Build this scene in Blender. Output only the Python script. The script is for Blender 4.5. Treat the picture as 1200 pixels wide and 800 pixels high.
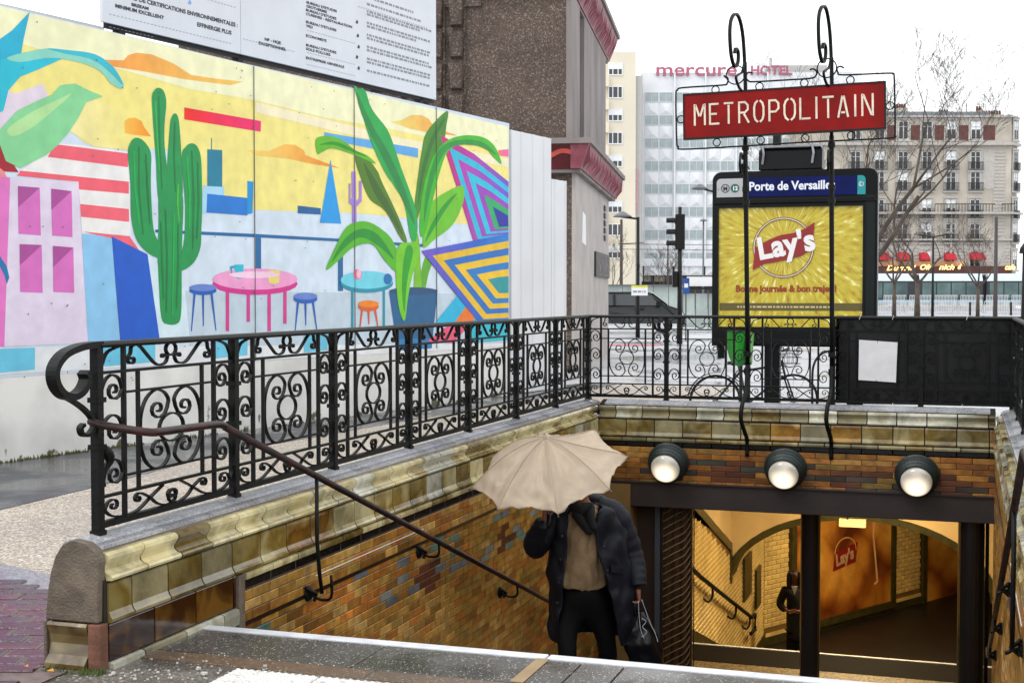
import bpy, bmesh, math, random
from mathutils import Vector, Matrix, noise
from mathutils.geometry import tessellate_polygon
random.seed(7)
for o in list(bpy.data.objects): bpy.data.objects.remove(o)
S = bpy.context.scene
COL = S.collection
PI = math.pi

# ------------------------------------------------------------------ camera
FPX, EYE = 1600.0, 1.7                      # focal length in pixels of a 1200 px wide frame, eye height
YAW, PITCH = math.atan(530/FPX), math.atan(55/FPX)
cd = bpy.data.cameras.new('camera'); cam = bpy.data.objects.new('camera', cd); COL.objects.link(cam)
cd.sensor_width = 36; cd.lens = 36*FPX/1200; cd.clip_end = 2000; cd.clip_start = .05
cam.location = (0, 0, EYE); cam.rotation_euler = (PI/2-PITCH, 0, YAW)
S.camera = cam
S.render.resolution_x, S.render.resolution_y = 1024, 682

# ------------------------------------------------------------------ overcast sky
W = bpy.data.worlds.new('World'); S.world = W; W.use_nodes = True
nt = W.node_tree; nt.nodes.clear()
N = nt.nodes.new; L = nt.links.new
out = N('ShaderNodeOutputWorld'); bg = N('ShaderNodeBackground'); sky = N('ShaderNodeTexSky')
sky.sky_type = 'NISHITA'; sky.sun_disc = False
SUN_EL, SUN_AZ = math.radians(52), math.radians(215)
sky.sun_elevation = SUN_EL; sky.sun_rotation = SUN_AZ; sky.dust_density = 4; sky.air_density = 1.5
hs = N('ShaderNodeHueSaturation'); hs.inputs['Saturation'].default_value = .12
mx = N('ShaderNodeMix'); mx.data_type = 'RGBA'; mx.inputs[0].default_value = .82
tc = N('ShaderNodeTexCoord'); nz = N('ShaderNodeTexNoise'); nz.inputs['Scale'].default_value = 2.2; nz.inputs['Detail'].default_value = 4
rp = N('ShaderNodeValToRGB'); rp.color_ramp.elements[0].color = (17.0, 17.6, 18.2, 1); rp.color_ramp.elements[1].color = (20.5, 20.6, 20.7, 1)
L(tc.outputs['Generated'], nz.inputs['Vector']); L(nz.outputs['Fac'], rp.inputs['Fac'])
L(sky.outputs[0], hs.inputs['Color']); L(hs.outputs[0], mx.inputs[6]); L(rp.outputs[0], mx.inputs[7])
L(mx.outputs[2], bg.inputs['Color']); bg.inputs['Strength'].default_value = .09
L(bg.outputs[0], out.inputs['Surface'])
sd = bpy.data.lights.new('sun', 'SUN'); sd.energy = .9; sd.angle = math.radians(25); sd.color = (1, .97, .93)
sun = bpy.data.objects.new('sun', sd); COL.objects.link(sun)
sun.rotation_euler = (PI/2-SUN_EL, 0, PI-SUN_AZ)
vs = S.view_settings; vs.view_transform = 'Standard'; vs.look = 'None'; vs.exposure = 0.18; vs.gamma = 1; vs.use_curve_mapping = False

# ------------------------------------------------------------------ measuring helpers (metric planes of the real surfaces)
def ray(px, py):
    x, y = (px-600)/FPX, -(py-400)/FPX
    f = math.cos(PITCH)+y*math.sin(PITCH); u = -math.sin(PITCH)+y*math.cos(PITCH)
    return Vector((x*math.cos(YAW)-f*math.sin(YAW), x*math.sin(YAW)+f*math.cos(YAW), u)), f
def onf(px, py, f):                          # point at horizontal distance f in front of the eye
    r, rf = ray(px, py); r = r*(f/rf); return Vector((r.x, r.y, r.z+EYE))
def onplane(px, py, A, d):                   # vertical plane through A with horizontal direction d
    r, _ = ray(px, py); det = -r.x*d[1]+d[0]*r.y
    t = (-A[0]*d[1]+d[0]*A[1])/det
    return Vector((r.x*t, r.y*t, EYE+r.z*t))
def onY(px, py, Y): return onplane(px, py, (0, Y), (1, 0))
RIGHT = Vector((math.cos(YAW), math.sin(YAW), 0)); FWD = Vector((-math.sin(YAW), math.cos(YAW), 0)); UP = Vector((0, 0, 1))

# ------------------------------------------------------------------ materials
def hx(h):
    h = h.lstrip('#'); r = []
    for i in (0, 2, 4):
        c = int(h[i:i+2], 16)/255; r.append(c/12.92 if c <= .04045 else ((c+.055)/1.055)**2.4)
    return (*r, 1)
def mat(name, col, rough=.6, metal=0, var=.15, vs_=3.0, bump=0, bs=40, col2=None, spec=.5, coat=0, rnd=0, emit=None, es=0, stretch=(1, 1, 1), thr=(.35, .65), detail=5):
    m = bpy.data.materials.new(name); m.use_nodes = True; t = m.node_tree; b = t.nodes['Principled BSDF']
    c = hx(col) if isinstance(col, str) else (*col, 1)
    b.inputs['Roughness'].default_value = rough; b.inputs['Metallic'].default_value = metal
    b.inputs['Specular IOR Level'].default_value = spec
    if coat: b.inputs['Coat Weight'].default_value = coat; b.inputs['Coat Roughness'].default_value = .08
    co = t.nodes.new('ShaderNodeTexCoord'); mp = t.nodes.new('ShaderNodeMapping'); t.links.new(co.outputs['Object'], mp.inputs[0])
    mp.inputs['Scale'].default_value = stretch
    oi = t.nodes.new('ShaderNodeObjectInfo')
    if rnd:
        ml = t.nodes.new('ShaderNodeMath'); ml.operation = 'MULTIPLY'; ml.inputs[1].default_value = 37.0
        t.links.new(oi.outputs['Random'], ml.inputs[0]); t.links.new(ml.outputs[0], mp.inputs['Location'])
    if var or col2:
        n = t.nodes.new('ShaderNodeTexNoise'); n.inputs['Scale'].default_value = vs_; n.inputs['Detail'].default_value = detail
        t.links.new(mp.outputs[0], n.inputs['Vector'])
        r = t.nodes.new('ShaderNodeValToRGB'); r.color_ramp.elements[0].position = thr[0]; r.color_ramp.elements[1].position = thr[1]
        c2 = (hx(col2) if col2 else tuple(min(1, x*(1+var)) for x in c[:3])+(1,)); c1 = c if col2 else tuple(x*(1-var) for x in c[:3])+(1,)
        r.color_ramp.elements[0].color = c1; r.color_ramp.elements[1].color = c2
        t.links.new(n.outputs['Fac'], r.inputs['Fac'])
        last = r.outputs[0]
        if rnd:
            h = t.nodes.new('ShaderNodeHueSaturation'); mr = t.nodes.new('ShaderNodeMapRange')
            mr.inputs[3].default_value = 1-rnd; mr.inputs[4].default_value = 1+rnd
            t.links.new(oi.outputs['Random'], mr.inputs[0]); t.links.new(mr.outputs[0], h.inputs['Value']); t.links.new(last, h.inputs['Color']); last = h.outputs[0]
        t.links.new(last, b.inputs['Base Color'])
    else: b.inputs['Base Color'].default_value = c
    if bump:
        n2 = t.nodes.new('ShaderNodeTexNoise'); n2.inputs['Scale'].default_value = bs; n2.inputs['Detail'].default_value = 3
        t.links.new(mp.outputs[0], n2.inputs['Vector'])
        bp = t.nodes.new('ShaderNodeBump'); bp.inputs['Strength'].default_value = bump; bp.inputs['Distance'].default_value = .01
        t.links.new(n2.outputs['Fac'], bp.inputs['Height']); t.links.new(bp.outputs[0], b.inputs['Normal'])
    if emit:
        b.inputs['Emission Color'].default_value = hx(emit); b.inputs['Emission Strength'].default_value = es
    return m
def grime(m, scale=1.2, lo=.65, hi=1.1, detail=8, stretch=(1, 1, 1), a=.35, b=.65):
    # dirt and weathering that runs on from one piece to the next
    t = m.node_tree; p = t.nodes['Principled BSDF']; g = t.nodes.new('ShaderNodeNewGeometry'); mp = t.nodes.new('ShaderNodeMapping'); mp.inputs['Scale'].default_value = stretch
    n = t.nodes.new('ShaderNodeTexNoise'); n.inputs['Scale'].default_value = scale; n.inputs['Detail'].default_value = detail; n.inputs['Roughness'].default_value = .65
    t.links.new(g.outputs['Position'], mp.inputs[0]); t.links.new(mp.outputs[0], n.inputs['Vector'])
    r = t.nodes.new('ShaderNodeMapRange'); r.inputs[1].default_value = a; r.inputs[2].default_value = b; r.inputs[3].default_value = lo; r.inputs[4].default_value = hi; t.links.new(n.outputs['Fac'], r.inputs[0])
    h = t.nodes.new('ShaderNodeHueSaturation'); t.links.new(r.outputs[0], h.inputs['Value'])
    if p.inputs['Base Color'].links: t.links.new(p.inputs['Base Color'].links[0].from_socket, h.inputs['Color'])
    else: h.inputs['Color'].default_value = p.inputs['Base Color'].default_value
    t.links.new(h.outputs[0], p.inputs['Base Color']); return m
def speckle(name, base, specks, scale, rough=.7, bump=.3, big=None, wet=None):   # aggregate: voronoi grains
    m = mat(name, base, rough, var=0); t = m.node_tree; b = t.nodes['Principled BSDF']
    co = t.nodes.new('ShaderNodeTexCoord'); v = t.nodes.new('ShaderNodeTexVoronoi'); v.inputs['Scale'].default_value = scale
    t.links.new(co.outputs['Object'], v.inputs['Vector'])
    r = t.nodes.new('ShaderNodeValToRGB'); r.color_ramp.interpolation = 'CONSTANT'
    while len(r.color_ramp.elements) < len(specks): r.color_ramp.elements.new(.5)
    for i, (p, c) in enumerate(specks): r.color_ramp.elements[i].position = p; r.color_ramp.elements[i].color = hx(c)
    sp = t.nodes.new('ShaderNodeSeparateColor'); t.links.new(v.outputs['Color'], sp.inputs[0]); t.links.new(sp.outputs[0], r.inputs['Fac'])
    n = t.nodes.new('ShaderNodeTexNoise'); n.inputs['Scale'].default_value = (big or (1.2, 0))[0]; n.inputs['Detail'].default_value = 6
    t.links.new(co.outputs['Object'], n.inputs['Vector'])
    mr = t.nodes.new('ShaderNodeMapRange'); a = (big or (1, .12))[1]
    mr.inputs[1].default_value = .3; mr.inputs[2].default_value = .7; mr.inputs[3].default_value = 1-a; mr.inputs[4].default_value = 1+a
    t.links.new(n.outputs['Fac'], mr.inputs[0])
    h = t.nodes.new('ShaderNodeHueSaturation'); t.links.new(mr.outputs[0], h.inputs['Value']); t.links.new(r.outputs[0], h.inputs['Color']); t.links.new(h.outputs[0], b.inputs['Base Color'])
    if wet:
        w = t.nodes.new('ShaderNodeMapRange'); w.inputs[1].default_value = .42; w.inputs[2].default_value = .58; w.inputs[3].default_value = wet[0]; w.inputs[4].default_value = wet[1]
        t.links.new(n.outputs['Fac'], w.inputs[0]); t.links.new(w.outputs[0], b.inputs['Roughness'])
    bp = t.nodes.new('ShaderNodeBump'); bp.inputs['Strength'].default_value = bump; bp.inputs['Distance'].default_value = .004
    t.links.new(v.outputs['Distance'], bp.inputs['Height']); t.links.new(bp.outputs[0], b.inputs['Normal'])
    return m
iron = mat('painted_iron', '#060808', .5, var=.5, vs_=14, bump=.25, bs=60, spec=.22)
rust = mat('worn_rail', '#120b0a', .42, var=.3, vs_=9, col2='#3a1712', bump=.2, spec=.35, thr=(.4, .7))
black = mat('black', '#090a0c', .5, var=.2, spec=.3)
darkgreen = mat('dark_green_paint', '#12191a', .35, var=.2)
white = mat('white_paint', '#dfe0e2', .5, var=.04)
glass = mat('dark_glass', '#1a2226', .08, var=.2, vs_=.6, spec=.8)
grout = mat('dark_grout', '#3a2e22', .8, var=.3, vs_=20)

# ------------------------------------------------------------------ mesh builder
ROOTM = {}
class MB:
    def __init__(s): s.v = []; s.f = []; s.m = []; s.mi = 0
    def add(s, vs, fs, M=None):
        o = len(s.v); s.v += [tuple(M @ Vector(v)) if M else tuple(v) for v in vs]
        s.f += [tuple(i+o for i in f) for f in fs]; s.m += [s.mi]*len(fs); return s
    def box(s, x0, x1, y0, y1, z0, z1, M=None):
        return s.add([(x, y, z) for z in (z0, z1) for y in (y0, y1) for x in (x0, x1)], [(0, 2, 3, 1), (4, 5, 7, 6), (0, 1, 5, 4), (2, 6, 7, 3), (0, 4, 6, 2), (1, 3, 7, 5)], M)
    def prism(s, poly, a0, a1, ax='y', M=None):          # closed profile swept along an axis
        n = len(poly)
        def P(p, a): return (a, p[0], p[1]) if ax == 'x' else (p[0], a, p[1]) if ax == 'y' else (p[0], p[1], a)
        vs = [P(p, a0) for p in poly]+[P(p, a1) for p in poly]
        fs = [(i, (i+1) % n, (i+1) % n+n, i+n) for i in range(n)]
        tris = tessellate_polygon([[Vector((p[0], p[1], 0)) for p in poly]])
        fs += [tuple(t) for t in tris]+[tuple(i+n for i in reversed(t)) for t in tris]
        return s.add(vs, fs, M)
    def tube(s, pts, r, n=8, M=None, caps=True):
        pts = [Vector(p) for p in pts]; k = len(pts); rr = r if isinstance(r, (list, tuple)) else [r]*k
        vs = []; fs = []; ref = None
        for i, p in enumerate(pts):
            d = (pts[min(i+1, k-1)]-pts[max(i-1, 0)]).normalized()
            if ref is None: ref = Vector((0, 0, 1)) if abs(d.z) < .9 else Vector((1, 0, 0))
            a = d.cross(ref).normalized(); b = a.cross(d).normalized(); ref = b
            for j in range(n):
                t = 2*PI*j/n; vs.append(p+(a*math.cos(t)+b*math.sin(t))*rr[i])
        for i in range(k-1):
            for j in range(n): fs.append((i*n+j, i*n+(j+1) % n, (i+1)*n+(j+1) % n, (i+1)*n+j))
        if caps: fs += [tuple(reversed(range(n))), tuple(range((k-1)*n, k*n))]
        return s.add(vs, fs, M)
    def ribbon(s, pts, t, d, M=None, y=0, taper=None):               # flat bar bent in the xz plane
        k = len(pts); vs = []; fs = []
        for i, p in enumerate(pts):
            a = pts[max(i-1, 0)]; b = pts[min(i+1, k-1)]; dx, dz = b[0]-a[0], b[1]-a[1]; l = math.hypot(dx, dz) or 1
            nx, nz_ = -dz/l, dx/l; h = t/2*(taper[i] if taper else 1)
            vs += [(p[0]+nx*h, y-d/2, p[1]+nz_*h), (p[0]-nx*h, y-d/2, p[1]-nz_*h), (p[0]-nx*h, y+d/2, p[1]-nz_*h), (p[0]+nx*h, y+d/2, p[1]+nz_*h)]
        for i in range(k-1):
            o = i*4
            for j in range(4): fs.append((o+j, o+(j+1) % 4, o+4+(j+1) % 4, o+4+j))
        fs += [(3, 2, 1, 0), (k*4-4, k*4-3, k*4-2, k*4-1)]
        return s.add(vs, fs, M)
    def lathe(s, prof, n=24, M=None, a0=0, a1=2*PI):                # (r, z) profile
        vs = []; fs = []; k = len(prof); full = abs(a1-a0-2*PI) < 1e-6; nn = n if full else n+1
        for j in range(nn):
            a = a0+(a1-a0)*j/n
            for r, z in prof: vs.append((r*math.cos(a), r*math.sin(a), z))
        for j in range(n):
            for i in range(k-1):
                q = (j+1) % nn; fs.append((j*k+i, q*k+i, q*k+i+1, j*k+i+1))
        return s.add(vs, fs, M)
    def grid(s, P, nu, nv, closed=False):
        vs = [P(i, j) for i in range(nu) for j in range(nv)]; fs = []
        for i in range(nu-(0 if closed else 1)):
            for j in range(nv-1):
                q = (i+1) % nu; fs.append((i*nv+j, q*nv+j, q*nv+j+1, i*nv+j+1))
        return s.add(vs, fs)
    def poly(s, pts, M=None):
        pts = [Vector(p) for p in pts]
        tris = tessellate_polygon([pts]); return s.add(pts, [tuple(t) for t in tris], M)
    def mesh(s, name, mats):
        me = bpy.data.meshes.new(name); me.from_pydata(s.v, [], s.f); me.update()
        for m in (mats if isinstance(mats, (list, tuple)) else [mats]): me.materials.append(m)
        if any(s.m): me.polygons.foreach_set('material_index', s.m)
        return me
    def build(s, name, mats, parent=None, smooth=False, fix=True, local=False, bevel=0):
        if parent is not None and not local and parent.name in ROOTM:
            I = ROOTM[parent.name].inverted(); s.v = [tuple(I @ Vector(v)) for v in s.v]
        me = s.mesh(name, mats)
        if fix:
            bm = bmesh.new(); bm.from_mesh(me); bmesh.ops.recalc_face_normals(bm, faces=bm.faces); bm.to_mesh(me); bm.free()
        if smooth: me.shade_smooth()
        o = bpy.data.objects.new(name, me); COL.objects.link(o)
        if parent is not None:
            o.parent = parent
            if parent.name in ROOTM: ROOTM[o.name] = ROOTM[parent.name]
        if bevel:
            b = o.modifiers.new('bevel', 'BEVEL'); b.width = bevel; b.segments = 2; b.limit_method = 'ANGLE'
        return o
def tag(o, label, cat=None, group=None, kind=None):
    if label: o['label'] = label
    if cat: o['category'] = cat
    if group: o['group'] = group
    if kind: o['kind'] = kind
    return o
def thing(name, loc, label, cat, rz=0, group=None, kind=None):
    o = bpy.data.objects.new(name, None); COL.objects.link(o); o.location = loc; o.rotation_euler = (0, 0, rz); o.empty_display_size = .1
    ROOTM[o.name] = Matrix.Translation(Vector(loc)) @ Matrix.Rotation(rz, 4, 'Z')
    return tag(o, label, cat, group, kind)
def put(me, name, parent, loc=(0, 0, 0), rz=0, rx=0, ry=0, sc=None, world=False):        # shared mesh, placed in the parent's frame
    o = bpy.data.objects.new(name, me); COL.objects.link(o)
    if parent is not None:
        o.parent = parent
        if world and parent.name in ROOTM:
            o.matrix_local = ROOTM[parent.name].inverted() @ (Matrix.Translation(Vector(loc)) @ Matrix.Rotation(rz, 4, 'Z')); return o
    o.location = loc; o.rotation_euler = (rx, ry, rz)
    if sc: o.scale = sc
    return o
def copy_tree(o, parent=None):
    c = o.copy(); COL.objects.link(c)
    if parent is not None: c.parent = parent
    for ch in [x for x in o.children]: copy_tree(ch, c)
    return c
def frame(origin, X, Y, Z=None):
    X = Vector(X).normalized(); Y = Vector(Y).normalized(); Z = Vector(Z) if Z else X.cross(Y)
    M = Matrix.Identity(4)
    for i in range(3): M[i][0] = X[i]; M[i][1] = Y[i]; M[i][2] = Z[i]; M[i][3] = origin[i]
    return M
def text(mb, s, h, M, bold=0, shear=0, align='LEFT', space=1, ext=0, wid=1):      # lettering with the built-in font; h = cap height
    c = bpy.data.curves.new('t', 'FONT'); c.body = s; c.size = h/.73; c.align_x = align; c.offset = bold; c.shear = shear; c.space_character = space
    c.resolution_u = 3; c.extrude = ext
    o = bpy.data.objects.new('t', c); COL.objects.link(o); bpy.context.view_layer.update()
    me = o.to_mesh(); mb.add([(v.co.x*wid, v.co.y, v.co.z) for v in me.vertices], [tuple(p.vertices) for p in me.polygons], M)
    o.to_mesh_clear(); bpy.data.objects.remove(o); bpy.data.curves.remove(c)
def crom(pts, k=5, closed=False):
    n = len(pts); out_ = []
    for i in range(n if closed else n-1):
        g = lambda j: pts[j % n] if closed else pts[max(0, min(n-1, j))]
        p0, p1, p2, p3 = g(i-1), g(i), g(i+1), g(i+2)
        for s_ in range(k):
            t = s_/k
            out_.append(tuple(.5*((2*b)+(-a+c)*t+(2*a-5*b+4*c-d)*t*t+(-a+3*b-3*c+d)*t**3) for a, b, c, d in zip(p0, p1, p2, p3)))
    if not closed: out_.append(tuple(pts[-1]))
    return out_
# ------------------------------------------------------------------ THE SETTING: pavements round the stairwell
XL, XR, Y0, YH = -3.657, .30, 6.05, 13.95        # faces of the stairwell walls, first nosing, head wall
SL = .37                                         # slope of the stairs
m_street = speckle('wet_pale_asphalt', '#a5a5a6', [(0, '#9c9da0'), (.4, '#a8a9ac'), (.8, '#b5b5b8')], 22, .3, .06, big=(.35, .12), wet=(.12, .5))
m_gravel = speckle('exposed_aggregate', '#9a8d7c', [(0, '#857c72'), (.2, '#a3988b'), (.5, '#b9afa2'), (.75, '#948477'), (.9, '#d3cabe')], 70, .6, .5, big=(.9, .1), wet=(.4, .75))
m_tar = speckle('wet_dark_asphalt', '#3b3c3f', [(0, '#333437'), (.5, '#3e3f43'), (.93, '#55565a')], 90, .2, .25, big=(1.1, .2), wet=(.05, .42))
m_cement = speckle('dirty_cement', '#6d6861', [(0, '#4a4641'), (.35, '#5b5650'), (.7, '#6b665f'), (.96, '#a5a099')], 110, .4, .4, big=(3.0, .5), wet=(.06, .55))
m_granite = speckle('speckled_granite', '#4a4743', [(0, '#2b2926'), (.35, '#3b3834'), (.7, '#4a4640'), (.965, '#b5b0a6')], 190, .25, .1, big=(2.2, .25), wet=(.12, .45))
m_brownstone = speckle('brown_stone_strip', '#5c4531', [(0, '#4a3829'), (.4, '#5c4733'), (.8, '#6d5741'), (.97, '#a9977c')], 150, .35, .2, big=(2, .2))
m_nosing = mat('white_nosing', '#c9cbd0', .4, var=.12, vs_=9, bump=.1)
m_joint = mat('sandy_joint', '#6a5c59', .7, var=.25, vs_=14, bump=.4)

def sheet(name, quads, z, m, kind='structure', parent=None):
    b = MB()
    for q in quads: b.poly([(x, y, z) for x, y in q])
    o = b.build(name, m, parent); o['kind'] = kind
    bm = bmesh.new(); bm.from_mesh(o.data); bmesh.ops.recalc_face_normals(bm, faces=bm.faces)
    if bm.faces and bm.faces[0].normal.z < 0: bmesh.ops.reverse_faces(bm, faces=bm.faces)
    bm.to_mesh(o.data); bm.free(); return o
HX0, HX1, HY1 = -3.8, .44, 14.08                  # hole in the ground, its rim hidden under the parapet
sheet('street', [[(-400, -60), (HX0, -60), (HX0, 900), (-400, 900)], [(HX1, -60), (500, -60), (500, 900), (HX1, 900)],
                 [(HX0, HY1), (HX1, HY1), (HX1, 900), (HX0, 900)], [(HX0, -60), (HX1, -60), (HX1, 5.44), (HX0, 5.44)]], 0, m_street)
# strip of dark asphalt along the hoarding, its edge slightly wandering
ed = [(-6.95, 2), (-7.1, 6), (-7.2, 8.9), (-7.25, 10.1), (-7.38, 11.5), (-7.5, 13), (-7.1, 17), (-6.6, 21), (-6.2, 25)]
sheet('asphalt_footpath', [ed+[(-7.0, 25), (-11.2, 2)]], .008, m_tar)
sheet('gravel_pavement', [[(-6.95, 6.2), (-7.1, 6.5)]+ed[2:]+[(-3.9, 25), (-3.9, 14.5), (-3.9, 6.6), (-4.6, 6.65), (-5.7, 7.05)]], .004, m_gravel)
m_pale = speckle('worn_pale_cement', '#8e8d8c', [(0, '#76767a'), (.4, '#88888a'), (.8, '#98989b')], 50, .35, .2, big=(1.4, .16), wet=(.1, .45))
sheet('cement_verge', [[(-9, 5.2), (-5.7, 5.9), (-3.9, 5.9), (-3.9, 6.64), (-4.6, 6.69), (-5.7, 7.09), (-7.1, 7.6)]], .008, m_pale)
# herringbone-like field of dark red paving bricks, each laid on the bed
bed = sheet('brick_paving', [[(-9, 1), (-3.8, 1), (-3.8, 5.12), (-3.92, 5.4), (-3.92, 6.3), (-4.8, 6.45), (-6.4, 6.9), (-9, 7.2)]], .012, m_joint)
bmats = [mat('paving_brick_%d' % i, c, .16, var=.4, vs_=7, bump=.18, bs=30, rnd=.25, spec=.6) for i, c in enumerate(('#40191b', '#4a2122', '#301618', '#532926', '#391e1f'))]
def slab_mesh(name, lx, ly, lz, m, ch=.006):
    b = MB(); x, y = lx/2, ly/2; c = ch
    vs = [(-x, -y, -lz), (x, -y, -lz), (x, y, -lz), (-x, y, -lz), (-x, -y, -c), (x, -y, -c), (x, y, -c), (-x, y, -c), (-x+c, -y+c, 0), (x-c, -y+c, 0), (x-c, y-c, 0), (-x+c, y-c, 0)]
    b.add(vs, [(3, 2, 1, 0), (8, 9, 10, 11)]+[(i, (i+1) % 4, (i+1) % 4+4, i+4) for i in range(4)]+[(i+4, (i+1) % 4+4, (i+1) % 4+8, i+8) for i in range(4)])
    return b.mesh(name, m)
for m in bmats: grime(m, 2.0, .6, 1.25)
bl, bw = .245, .132
pm = [slab_mesh('paving_brick', bl-.018, bw-.018, .03, m) for m in bmats]
ang = math.radians(18); ca, sa = math.cos(ang), math.sin(ang); cnt = 0; late = MB()
cand = []
for r in range(-40, 60):
    for c in range(-24, 24):
        u, v = (c+(r % 2)*.5)*bl, r*bw; x, y = -5+u*ca-v*sa, 5.2+u*sa+v*ca
        if not (-8.6 < x < -3.93 and 2.2 < y < 6.35+max(0, (-4.2-x))*.25): continue
        if x > -3.98 and y > 5.1: continue
        cand.append((math.hypot(x, y), x, y))
cand = sorted(cand)
for d, x, y in [q for q in cand if abs((math.atan2(q[1], q[2])+YAW)) < .42][:300]:
    put(random.choice(pm), 'brick', bed, (x, y, .0195+random.uniform(-.002, .002)), rz=ang, rx=random.uniform(-.012, .012))
# threshold of the stairs: cement, tactile plates, brown stone, granite, white nosing
sheet('cement_threshold', [[(HX0, 5.44), (HX1, 5.44), (HX1, 5.6), (HX0, 5.6)], [(-3.8, 1), (1.6, 1), (1.6, 5.44), (-3.8, 5.44)]], .006, m_cement)
th = thing('stair_threshold', (-1.7, 5.8, 0), 'wet granite top step with white edge across the head of the metro stairs', 'step')
random.seed(3)
x = XL
for w_ in (1.03, .98, .2, 1.0, .75):
    b = MB(); b.box(x+.003, min(x+w_, XR)-.003, 5.60, 6.0, -.16, .012); b.build('granite_slab', m_granite, th, bevel=.004)
    x += w_
for x0, x1 in ((XL, -2.5), (-2.49, -1.2), (-1.19, XR)):
    MB().box(x0, x1-.004, 5.455, 5.595, -.1, .011).build('brown_stone_strip', m_brownstone, th, bevel=.003)
for x0, x1 in ((XL+.02, -1.83), (-1.82, XR)):
    MB().box(x0, x1, 6.004, 6.075, -.045, .018).build('white_nosing', m_nosing, th, bevel=.004)
MB().box(-1.865, -1.805, 5.60, 6.0, .013, .0165).build('cement_patch', mat('ochre_patch', '#8d7552', .6, var=.2), th)
tp = thing('tactile_paving', (-2.4, 5.2, 0), 'white studded tactile plates set in the cement before the top step', 'tactile paving')
m_tact = mat('white_tactile', '#d3d2cf', .5, var=.2, vs_=16, col2='#8f8a82', thr=(.52, .74), bump=.3)
tb = slab_mesh('plate', .41, .41, .02, m_tact)
stud = MB().lathe([(0, .0055), (.008, .005), (.0125, 0)], 8).mesh('stud', m_tact)
for i in range(5):
    for j in range(2):
        p = put(tb, 'tactile_plate', tp, (-.5+.42*i, .01-.42*j, .0135))
        if j == 0 and i < 1:
            for a in range(12):
                for c in range(12): put(stud, 'stud', p, (-.187+.034*a, -.187+.034*c, 0))
        else:
            s_ = MB()
            for a in range(12):
                for c in range(12): s_.lathe([(0, .0055), (.008, .005), (.0125, 0)], 6, Matrix.Translation((-.187+.034*a, -.187+.034*c, 0)))
            so = s_.build('studs', m_tact, p, local=True, fix=False); so['kind'] = 'stuff'
# crumbs of loose cement and a few fallen leaves by the parapet foot
b = MB()
for i in range(90):
    x, y, r = random.uniform(-3.6, -2.9), random.uniform(5.0, 5.5), random.uniform(.001, .006)*random.choice((1, 1, 1.6))
    b.box(-r, r, -r*.7, r*.7, 0, r, Matrix.Translation((x, y, .012)) @ Matrix.Rotation(random.uniform(0, 6), 4, 'Z'))
tag(b.build('cement_crumbs', mat('crumbs', '#b5b2ac', .8)), 'loose crumbs of pale cement beside the tiled parapet foot', 'rubble', kind='stuff')
b = MB()
for i in range(160):
    x = random.uniform(-3.72, -3.62) if i % 3 else random.uniform(-3.92, -3.7); y = 5.16+random.uniform(-.05, .02) if i % 3 else 5.13+random.uniform(-.03, .03); h = random.uniform(.008, .028)
    b.add([(x-.004, y, .01), (x+.004, y, .01), (x+random.uniform(-.015, .015), y+random.uniform(-.015, .015), .012+h)], [(0, 1, 2)])
tag(b.build('moss', mat('moss', '#3c4a20', .9, var=.5)), 'small weeds and moss at the foot of the parapet end', 'moss', kind='stuff')
lf = mat('dead_leaf', '#b9821f', .6)
for (x, y, r), lab in zip(((-3.83, 5.05, .02), (-3.98, 5.08, .012)), ('larger yellow dead leaf lying at the foot of the parapet end', 'tiny orange leaf lying on the red paving bricks')):
    b = MB(); b.poly([(x-r, y, .034), (x, y-r*.6, .037), (x+r*1.1, y, .034), (x+r*.2, y+r*.8, .043)])
    tag(b.build('dead_leaf', lf), lab, 'leaf')

# ------------------------------------------------------------------ steps going down
m_step = speckle('stair_stone', '#4b443b', [(0, '#3d362e'), (.4, '#4f473c'), (.8, '#62584a')], 70, .5, .2, big=(2, .2))
st = thing('metro_stairs', (-1.7, 6.1, 0), 'worn stone flight going down from the granite top step', 'stairs')
y, z = 6.08, -.13; k = 0
while y < 13.0:
    MB().box(XL, XR, y, y+.352, z-.25, z).build('step', m_step, st); y += .3514; z -= .13; k += 1
ZL = z+.13                                         # landing level
YL = y
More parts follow.
